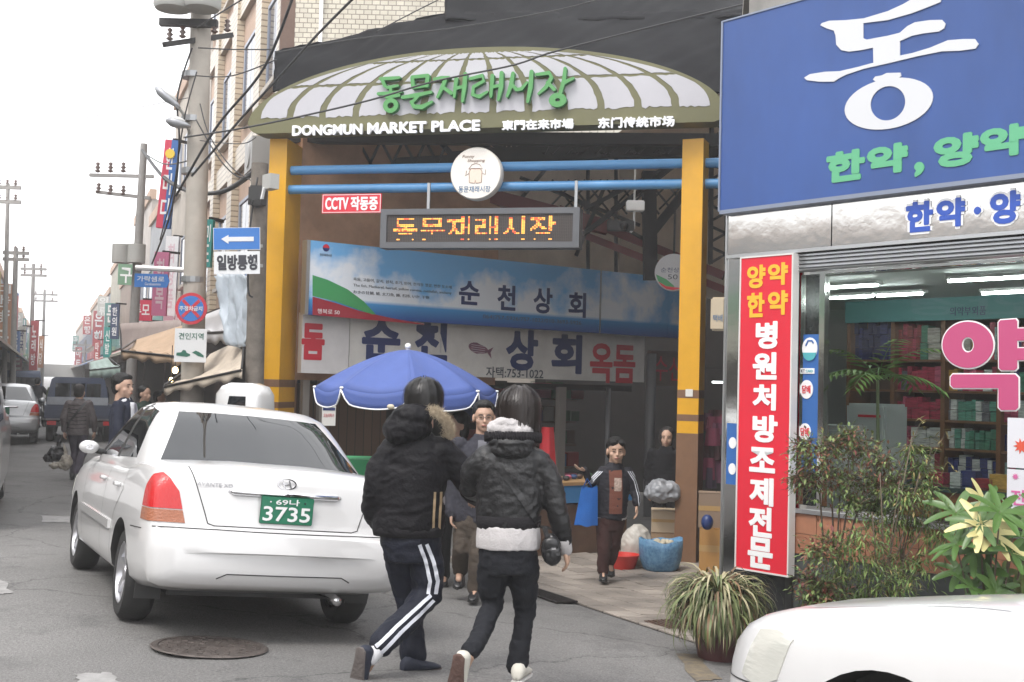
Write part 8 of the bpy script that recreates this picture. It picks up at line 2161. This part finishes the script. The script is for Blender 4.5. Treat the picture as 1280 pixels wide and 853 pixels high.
mb.build('pouch', cloth('blue_bag_cloth', (.02, .115, .40), .8), bb, smooth=True); part('strap', mat('blue_bag_strap', (.02, .10, .36), .8), bb, lambda m: m.tube([(-.04, -.02, .19), (.0, -.03, .30), (.06, -.01, .19)], .009, 8), smooth=True)
part('gusset', cloth('blue_bag_cloth', (0, 0, 0)), bb, lambda m: m.loft([[(-.085 + .03, -.02, .2), (.085 + .03, -.02, .2), (.085 + .03, .02, .2), (-.085 + .03, .02, .2)], [(-.124, -.02, -.2), (.124, -.02, -.2), (.124, .02, -.2), (-.124, .02, -.2)]], caps=True))

# ---------------------------------------------------------------- simple helper for farther people
def walker(label, px, Yd, H, face, top_m, leg_m, hair_m=M_HAIR, skin=M_SKIN, yh=486, hips=.0, vox=.012, tr=(.17, .12), step=.12, arms=((-.24, .03), (.24, -.03)), hairx=(), facebits=False, name='person', hlen=False, bend=0.0):
    r = fig(name, label, px, Yd, skin); s = H / 1.7
    v = lambda x, y, z: V((x * s, y * s, z * s))
    fy = -1 if abs(face) < R(90) else 1
    J = dict(pel=v(0, 0, .92), chest=v(0, 0, 1.22), neck=v(0, 0, 1.44), head=v(0, .02 * fy, 1.565), shL=v(-.18, 0, 1.37), elL=v(arms[0][0], arms[0][1], 1.10), wrL=v(arms[0][0], arms[0][1] + fy * .08, .86), shR=v(.18, 0, 1.37), elR=v(arms[1][0], arms[1][1], 1.10), wrR=v(arms[1][0], arms[1][1] + fy * .08, .86),
             hipL=v(-.09, 0, .88), knL=v(-.09, fy * step, .48), anL=v(-.08, fy * step * .3, .09), toeL=v(-.08, fy * (step * .3 + .18), .03), hipR=v(.09, 0, .88), knR=v(.09, fy * .02, .48), anR=v(.08, -fy * step * 1.5, .12), toeR=v(.08, -fy * (step * 1.5 - .15), .03))
    if abs(abs(face) - R(90)) < R(30):      # seen from the side: shoulders one behind the other
        for q in ('shL', 'shR', 'elL', 'elR', 'wrL', 'wrR', 'hipL', 'hipR', 'knL', 'knR', 'anL', 'anR', 'toeL', 'toeR'):
            p = J[q]; J[q] = V((p.y * -1 if face > 0 else p.y, p.x, p.z)) if False else V((-p.y * fy * (1 if face > 0 else -1), p.x, p.z))
        tr = (tr[1], tr[0])
    M = bodymesh(r, J, skin, vox, face, 0, s * 1.08, [(J['wrL'], (0, 0, -1), (1, 0, 0), .5), (J['wrR'], (0, 0, -1), (-1, 0, 0), .5)], (tr[0] * .8, tr[1] * .8))
    if facebits: face_bits(M, r)
    hair_cap(M, r, hair_m, hairx, True, .012, .005)
    mb = MB(); P_ = J['pel']
    mb.tube([P_ + v(0, 0, -.12), P_ + v(0, 0, .1), J['chest'], J['neck'] - v(0, 0, .08), J['neck'] - v(0, 0, .03), J['neck'] + v(0, 0, .02)], [(tr[0] * 1.05, tr[1] * 1.05), (tr[0], tr[1]), (tr[0] * 1.08, tr[1]), (tr[0] * 1.0, tr[1] * .9), (.105, .09), (.072, .074)], 18)
    for q in 'LR': limbs(mb, [J['sh' + q] * .97 + J['chest'] * .03, J['el' + q], J['wr' + q] + v(0, 0, .02)], [.068, .058, .045])
    rem(mb, 'jacket', top_m, r, .014, 3, .012, 8, px)
    mb = MB(); mb.tube([P_ + v(0, 0, -.10), P_ + v(0, 0, .03)], [(tr[0] * .92, tr[1] * .92)] * 2, 16)
    for q in 'LR': limbs(mb, [J['hip' + q], J['kn' + q], J['an' + q] + v(0, 0, .02)], [.09, .07, .055])
    rem(mb, 'trousers', leg_m, r, .014, 2, .008, 8, px)
    for q in 'LR': shoe('shoe', J['an' + q], (J['toe' + q] - J['an' + q]) * 1 + v(0, 0, .06), .25 * s, M_BSH, M_BPL, r, s)
    return r, J, M, s
M_QJ = mat('grey_quilted_jacket', (.105, .088, .09), .65, bump=.9, bscale=14, var=.25, vscale=18)
M_GP = cloth('mauve_grey_trousers', (.075, .065, .085))
r5, J5, M5, s5 = walker('woman in grey quilted jacket walking away up the street carrying a black bag', 95, 19.2, 1.56, R(178), M_QJ, M_GP, M_HAIRB, hairx=[((0, .10, .06), (.035, .035, .035))], tr=(.17, .13), arms=((-.26, -.03), (.26, .03)), step=.14)
j5k = [c for c in CHILD[r5.name] if c.name.startswith('jacket')][0]
ribbon('bag_strap', j5k, [V((.13, 0, 1.27)), V((-.02, 0, 1.05)), V((-.16, 0, .88))], .035, M_BAG, r5, (0, 1, 0), .01)
# quilt seams
for zz in [.86 + .062 * k for k in range(7)]: ribbon('quilt_seam', j5k, [V((-.15, 0, zz)), V((0, 0, zz - .015)), V((.15, 0, zz))], .010, M_RIB, r5, (0, 1, 0), .003, 8)
o = thing('carrier_bag', 'black plastic bag bulging in the left hand of the woman in grey quilted jacket', 'bag', r5.location + V((-.33, -.02, .42)))
mb = MB(); mb.ell((0, 0, 0), (.15, .11, .13), 16, 10); mb.ell((-.1, 0, -.06), (.12, .1, .08), 14, 8); mb.tube([(.02, 0, .1), (.06, 0, .30)], [.04, .015], 8); rem(mb, 'bag_body', mat('black_polythene', (.02, .02, .022), .3), o, .012, 2, .03, 14, 2)
o = thing('carrier_bag', 'tan and white carrier bag close beside the legs of the grey quilted woman', 'bag', r5.location + V((-.10, -.2, .30)))
mb = MB(); mb.ell((0, 0, 0), (.10, .08, .13), 14, 10); mb.ell((-.16, 0, -.06), (.13, .08, .05), 14, 8); mb.tube([(0, 0, .1), (-.1, .1, .3)], [.03, .012], 8); rem(mb, 'bag_body', mat('tan_polythene', (.40, .36, .30), .5, var=.4, vscale=9), o, .012, 2, .03, 14, 5)
M_SUIT = cloth('navy_suit', (.016, .019, .034), .75)
r6, J6, M6, s6 = walker('man in navy suit with white collar standing beside the white sedan', 151, 12.7, 1.76, R(70), M_SUIT, M_SUIT, facebits=True, hairx=[((0, -.03, .095), (.06, .05, .035))], tr=(.20, .13), step=.05)
j6 = [c for c in CHILD[r6.name] if c.name.startswith('jacket')][0]
part('shirt_collar', mat('white_shirt', (.65, .65, .68), .7), r6, lambda m: m.tube([J6['neck'] + V((.02, -.02, -.05)), J6['neck'] + V((.012, -.01, .005))], [.078, .062], 16), smooth=True)
ribbon('shirt_front', j6, [J6['neck'] + V((.10, 0, -.04)), J6['neck'] + V((.11, 0, -.22)), J6['neck'] + V((.12, 0, -.34))], .07, mat('white_shirt', (0, 0, 0)), r6, (-.35, 1, 0), .012)
ribbon('tie', j6, [J6['neck'] + V((.115, 0, -.05)), J6['neck'] + V((.125, 0, -.34))], .028, mat('grey_tie', (.2, .2, .24), .5), r6, (-.35, 1, 0), .018)
r7, J7, M7, s7 = walker('woman in black coat standing in the dim doorway left of the right pillar', 832, 14.9, 1.62, R(-12), cloth('black_coat', (.012, .012, .014)), M_RIB, M_HAIRB, M_SKIN2, facebits=True, hairx=[((-.05, .0, .0), (.05, .06, .09)), ((.05, .02, .0), (.045, .06, .09))], tr=(.18, .13), step=.02)
r8, J8, M8, s8 = walker('person with black shoulder length hair behind the parka wearer under the umbrella', 569, 11.2, 1.66, R(-60), cloth('pale_top', (.28, .26, .27)), M_RIB, M_HAIR, M_SKIN, facebits=True, hairx=[((0, .05, -.04), (.09, .07, .10)), ((-.05, .03, -.07), (.05, .05, .09))], tr=(.16, .12), step=.04)
walker('distant person in dull green top walking on the street', 65, 33, 1.65, R(178), cloth('olive_top', (.10, .13, .08)), M_RIB, step=.1)
walker('distant dark figure seen between the truck and the awnings', 122, 40, 1.65, R(178), cloth('dark_top', (.03, .03, .04)), M_RIB, step=.05)
rr, *_ = walker('small red clad person under the tan awning', 196, 20, 1.5, R(90), cloth('red_top', (.4, .03, .05)), M_RIB, step=.05)
rr2, *_ = walker('person in dark clothes just behind the suited man near the awning', 178, 18.2, 1.6, R(60), cloth('dark_green_top', (.03, .05, .04)), M_RIB, step=.05)
# motorcyclist
r9, J9, M9, s9 = walker('distant motorcycle rider in dark jacket in the street', 42, 38, 1.62, R(178), cloth('rider_jacket', (.02, .022, .03)), M_RIB, step=.02, arms=((-.28, .25), (.28, .25)))
p = V(r9.location); mo = thing('motorcycle', 'small motorcycle under the distant rider', 'motorcycle', p + V((0, .1, 0)))
for y in (-.55, .62): 
    w_ = link('wheel', None, mo, loc=(0, y, .28)); part('tyre', M_TYRE, w_, lambda m: m.lathe([(.20, -.04), (.28, -.03), (.28, .03), (.20, .04)], 24, axis='x')); part('rim', M_RIM, w_, lambda m: m.lathe([(.02, -.03), (.2, -.02), (.2, .02), (.02, .03)], 16, axis='x'))
part('frame', M_BPL, mo, lambda m: (m.bar((0, -.5, .3), (0, .3, .5), .08), m.bar((0, .62, .28), (0, .4, .95), .05), m.box(-.12, .12, -.2, .25, .25, .5)))
part('seat', M_BPL, mo, lambda m: m.box(-.13, .13, -.6, .1, .70, .80), bevel=.03); part('tail_lamp', mat('tail_lamp_red', (0, 0, 0)), mo, lambda m: m.box(-.06, .06, -.66, -.6, .55, .68)); part('handlebar', M_CHR, mo, lambda m: m.tube([(-.34, .36, .98), (0, .42, .95), (.34, .36, .98)], .02, 8)); part('box', M_BPL, mo, lambda m: m.box(-.1, .1, -.55, -.2, .4, .7))
# ================================================================== UMBRELLA, GOODS
D_ = 11.0; c = P(509, 468, D_); gzc = gz(c.x, c.y)
um = thing('market_umbrella', 'large blue market umbrella with white piped scalloped edge over a stall', 'umbrella', (c.x, c.y, gzc))
zt = P(507, 437, D_).z - gzc; zr = P(507, 486, D_).z - gzc; Rr_ = (P(620, 486, D_) - P(393, 486, D_)).length / 2
M_UMB = mat('umbrella_blue', (.05, .088, .28), .7, bump=.1, bscale=60, var=.12, vscale=3)
NP = 8; a00 = R(8)
for k in range(NP):
    a0, a1 = a00 + 2 * math.pi * k / NP, a00 + 2 * math.pi * (k + 1) / NP
    def cp(u, v):
        r = Rr_ * v; x = math.cos(a0) * (1 - u) + math.cos(a1) * u; y = math.sin(a0) * (1 - u) + math.sin(a1) * u
        sag = .05 * math.sin(math.pi * u) * v
        z = zt - (zt - zr) * (v ** 1.55) - sag
        return (x * r, y * r, z)
    q = MB(); q.grid(cp, 10, 10)
    def sc(u, v):
        x, y, z = cp(u, 1); w = .135 * (1 - (1 - min(1, 6 * min(u, 1 - u))) ** 2 * .85)
        return (x * (1 + .01 * v), y * (1 + .01 * v), z - v * w)
    q.grid(sc, 16, 3); g_ = q.build('panel', M_UMB, um, smooth=True)
    md = g_.modifiers.new('s', 'SOLIDIFY'); md.thickness = .004
    part('piping', M_WHT, um, lambda m: m.tube([V(sc(u / 16, 1.02)) for u in range(17)], .007, 6), smooth=True)
    part('rib', M_SILV, um, lambda m: m.bar((0, 0, zt - .03), (math.cos(a0) * Rr_ * .98, math.sin(a0) * Rr_ * .98, zr - .02), .012))
    part('tip', M_WHT, um, lambda m: m.ell((math.cos(a0) * Rr_, math.sin(a0) * Rr_, zr - .005), (.02, .02, .012), 8, 6))
part('pole', M_SILV, um, lambda m: m.tube([(0, 0, 0), (0, 0, zt + .04)], .02, 12), smooth=True); part('finial', M_WHT, um, lambda m: m.ell((0, 0, zt + .03), (.03, .03, .03), 10, 7), smooth=True)
part('base', M_CONC, um, lambda m: m.lathe([(.001, 0), (.25, 0), (.25, .06), (.04, .09), (.001, .09)], 24))
# stall table under the umbrella with green cover
c = P(470, 600, 11.6); st = thing('stall_table', 'stall table with bright green cover under the blue umbrella', 'table', (c.x, c.y, gz(c.x, c.y)))
zt2 = P(458, 573, 11.6).z - gz(c.x, c.y)
part('cover', mat('green_cover', (.02, .22, .08), .7), st, lambda m: m.box(-.45, .75, -.3, .35, zt2 - .3, zt2), bevel=.01); part('leg', M_DARK, st, lambda m: m.box(-.4, -.36, -.25, -.2, 0, zt2 - .3)); part('leg', M_DARK, st, lambda m: m.box(.66, .7, -.25, -.2, 0, zt2 - .3))
# notice board hanging by the left posts
o = thing('notice_board', 'pale notice sheet hung beside the wooden panel left of the umbrella', 'notice', P(411, 520, 15.3), R(20))
part('sheet', mat('paper', (0, 0, 0)), o, lambda m: m.box(-.09, .09, 0, .01, -.13, .13)); part('heading', M_NAVY, o, lambda m: m.box(-.08, .08, -.004, -.001, .07, .11)); text('lettering', '오늘의특가', -.07, .07, -.02, .03, -.001, M_RINK, o)
# display tables with blue cloth in front of the fish shop
def on_ground(px, py, Yd): p = P(px, py, Yd); return V((p.x, p.y, gz(p.x, p.y)))
g = on_ground(705, 650, 15.0); tb_ = thing('display_table', 'wooden display table with blue skirt in front of the dark shop', 'table', g, R(35))
h = P(705, 600, 15.0).z - g.z
part('top', mat('pine_board', (.36, .22, .10), .6, var=.2), tb_, lambda m: m.box(-.9, .9, -.35, .5, h - .04, h)); part('skirt', mat('blue_skirt', (.03, .16, .36), .6), tb_, lambda m: m.box(-.88, .88, -.34, -.32, h - .26, h - .045)); part('crate_row', mat('crate_brown', (.11, .06, .035), .7, var=.4), tb_, lambda m: m.box(-.8, .8, -.3, .4, 0, h - .28))
rnd = random.Random(3)
for k in range(14): mb = MB(); x = -.8 + k * .12; mb.ell((x, rnd.uniform(-.2, .2), h + .035), (.05, .05, .035), 8, 6); mb.build('produce', rnd.choice(gm), tb_, smooth=True)
# red garment / sack hanging in the shop
o = thing('red_garment', 'red cloth hanging in the dark shop right of the white hooded person', 'garment', P(684, 560, 15.8)); mb = MB(); mb.grid(lambda u, v: ((u - .5) * (.16 + .10 * v), .04 * math.sin(u * 8), .28 - .55 * v), 8, 8); mb.build('cloth', mat('red_cloth', (.45, .02, .03), .8), o, smooth=True)
# bags and boxes round the right pillar
def sack(label, px, py, Yd, r, m, seed, cat='sack', name='sack', amp=.026):
    g = on_ground(px, py, Yd); o = thing(name, label, cat, g)
    mb = MB(); mb.ell((0, 0, r[2] * .85), (r[0], r[1], r[2]), 20, 12); mb.ell((0, 0, r[2] * .45), (r[0] * 1.05, r[1], r[2] * .5), 18, 8); q = rem(mb, 'sack_body', m, o, .012, 4, amp * .8, 6, seed, (1, 1, .6)); return o, g
M_BSK = mat('blue_woven_sack', (.13, .27, .40), .5, var=.4, vscale=30, bump=.3, bscale=60, col2=(.05, .14, .28))
g = on_ground(826, 694, 13.5); o = thing('sack', 'large open blue woven sack of produce at the foot of the right yellow pillar', 'sack', g)
def f(mb):
    rings = []
    for i, (r_, z_) in enumerate(((.02, .0), (.15, .0), (.20, .05), (.235, .16), (.25, .28), (.24, .37), (.225, .375), (.215, .30), (.15, .29), (.01, .30))):
        rg = []
        for k in range(36):
            t = 2 * math.pi * k / 36; q = 1 + (.05 * noise.noise(V((math.cos(t) * 2, math.sin(t) * 2, z_ * 7))) + .05 * abs(noise.noise(V((t * 4, z_ * 3, 2))))) * (1.6 if z_ > .02 else 0)
            h_ = (.018 * math.sin(t * 2 + 1) + .012 * math.sin(t * 5)) * (1 if i in (5, 6) else .3 if i == 4 else 0)
            rg.append((r_ * q * math.cos(t), r_ * q * .85 * math.sin(t), z_ + h_))
        rings.append(rg)
    mb.loft(rings)
part('sack_body', M_BSK, o, f, smooth=True)
rnd = random.Random(5)
for k in range(26):
    a_ = rnd.uniform(0, 6.28); q_ = rnd.uniform(0, .16); part('produce', mat('garlic', (.45, .40, .30), .7), o, lambda m: m.ell((q_ * math.cos(a_), q_ * .8 * math.sin(a_), .31 + rnd.uniform(0, .04)), (.035, .035, .03), 8, 6), smooth=True)
o, g = sack('white plastic sack standing between the striped top woman and the blue sack', 796, 676, 13.9, (.19, .16, .27), mat('white_poly_sack', (.50, .47, .42), .45, var=.2), 7)
sack('grey translucent plastic bag lying on the cardboard boxes', 826, 640, 14.3, (.22, .18, .13), mat('grey_poly', (.30, .31, .33), .35, var=.35), 9, 'bag', 'plastic_bag', .06)[0].location.z = P(828, 612, 14.3).z - .12
g = on_ground(779, 693, 13.6); o = thing('basin', 'red plastic basin on the paving behind the striped top woman', 'basin', g)
part('bowl', mat('red_plastic', (.55, .03, .02), .35), o, lambda m: m.lathe([(.001, 0), (.13, 0), (.19, .17), (.20, .17), (.20, .18), (.18, .18), (.12, .02), (.001, .02)], 28), smooth='auto')
M_CARD = mat('cardboard', (.33, .22, .13), .8, var=.12, vscale=4); M_TAPE = mat('parcel_tape', (.40, .25, .10), .35)
def carton(label, px, py, Yd, w, d, h, rz, z0=None, mark=True, m=M_CARD):
    g = on_ground(px, py, Yd); 
    if z0 is not None: g.z = z0
    o = thing('cardboard_box', label, 'box', g, rz, 'cardboard boxes by the right pillar'); part('side_walls', m, o, lambda q: q.box(-w, w, -d, d, 0, h - .006)); part('lid_flap', m, o, lambda q: q.box(-w - .004, -.004, -d - .004, d + .004, h - .005, h + .002)); part('lid_flap', m, o, lambda q: q.box(.004, w + .004, -d - .004, d + .004, h - .005, h + .002)); part('tape', M_TAPE, o, lambda q: q.box(-w - .002, w + .002, -d - .0035, -d, h * .48, h * .62)); return o, g.z + h
b1, zt_ = carton('brown slatted carton under the paler one left of the right pillar', 841, 676, 14.6, .27, .2, .34, R(-8), mark=False)
for k in range(5):
    part('handle_hole', M_BLK, b1, lambda q: q.box(-.22 + k * .09, -.18 + k * .09, -.203, -.2005, .08, .11)); part('handle_hole', M_BLK, b1, lambda q: q.box(-.22 + k * .09, -.18 + k * .09, -.203, -.2005, .22, .25))
carton('pale taped carton stacked left of the right pillar', 841, 676, 14.6, .27, .2, .26, R(-6), zt_ + .005, m=mat('pale_cardboard', (.46, .36, .25), .8))
b3, z3 = carton('orange brown carton leaning low right of the right pillar', 894, 690, 13.6, .17, .15, .52, R(-15), m=mat('orange_cardboard', (.38, .20, .06), .8))
carton('grey brown open carton standing above the orange one right of the pillar', 894, 690, 13.6, .20, .12, .40, R(-10), z3 + .005, m=mat('grey_cardboard', (.24, .17, .12), .8))
o = thing('blue_ball', 'small dark blue plastic bundle squeezed right of the right pillar', 'bundle', P(884, 653, 13.3)); mb = MB(); mb.ell((0, 0, 0), (.07, .07, .09), 14, 9); mb.build('bundle_body', mat('navy_poly', (.01, .03, .13), .4), o, smooth=True)
# grey column right of doorway + orange hanger lights in the shop kept dim
# ================================================================== AIR
mh_ = bpy.data.materials.new('haze_air'); mh_.use_nodes = True; nt = mh_.node_tree; nt.nodes.remove(nt.nodes['Principled BSDF'])
pv = nt.nodes.new('ShaderNodeVolumePrincipled'); pv.inputs['Density'].default_value = 0.0023; pv.inputs['Color'].default_value = (.99, .99, .99, 1); pv.inputs['Anisotropy'].default_value = .2
nt.links.new(pv.outputs[0], nt.nodes['Material Output'].inputs['Volume'])
mb = MB(); mb.box(-420, 320, -70, 720, -2.5, 18.5); hz = mb.build('haze', mh_); tag(hz, kind='stuff')
scn.cycles.volume_bounces = 1
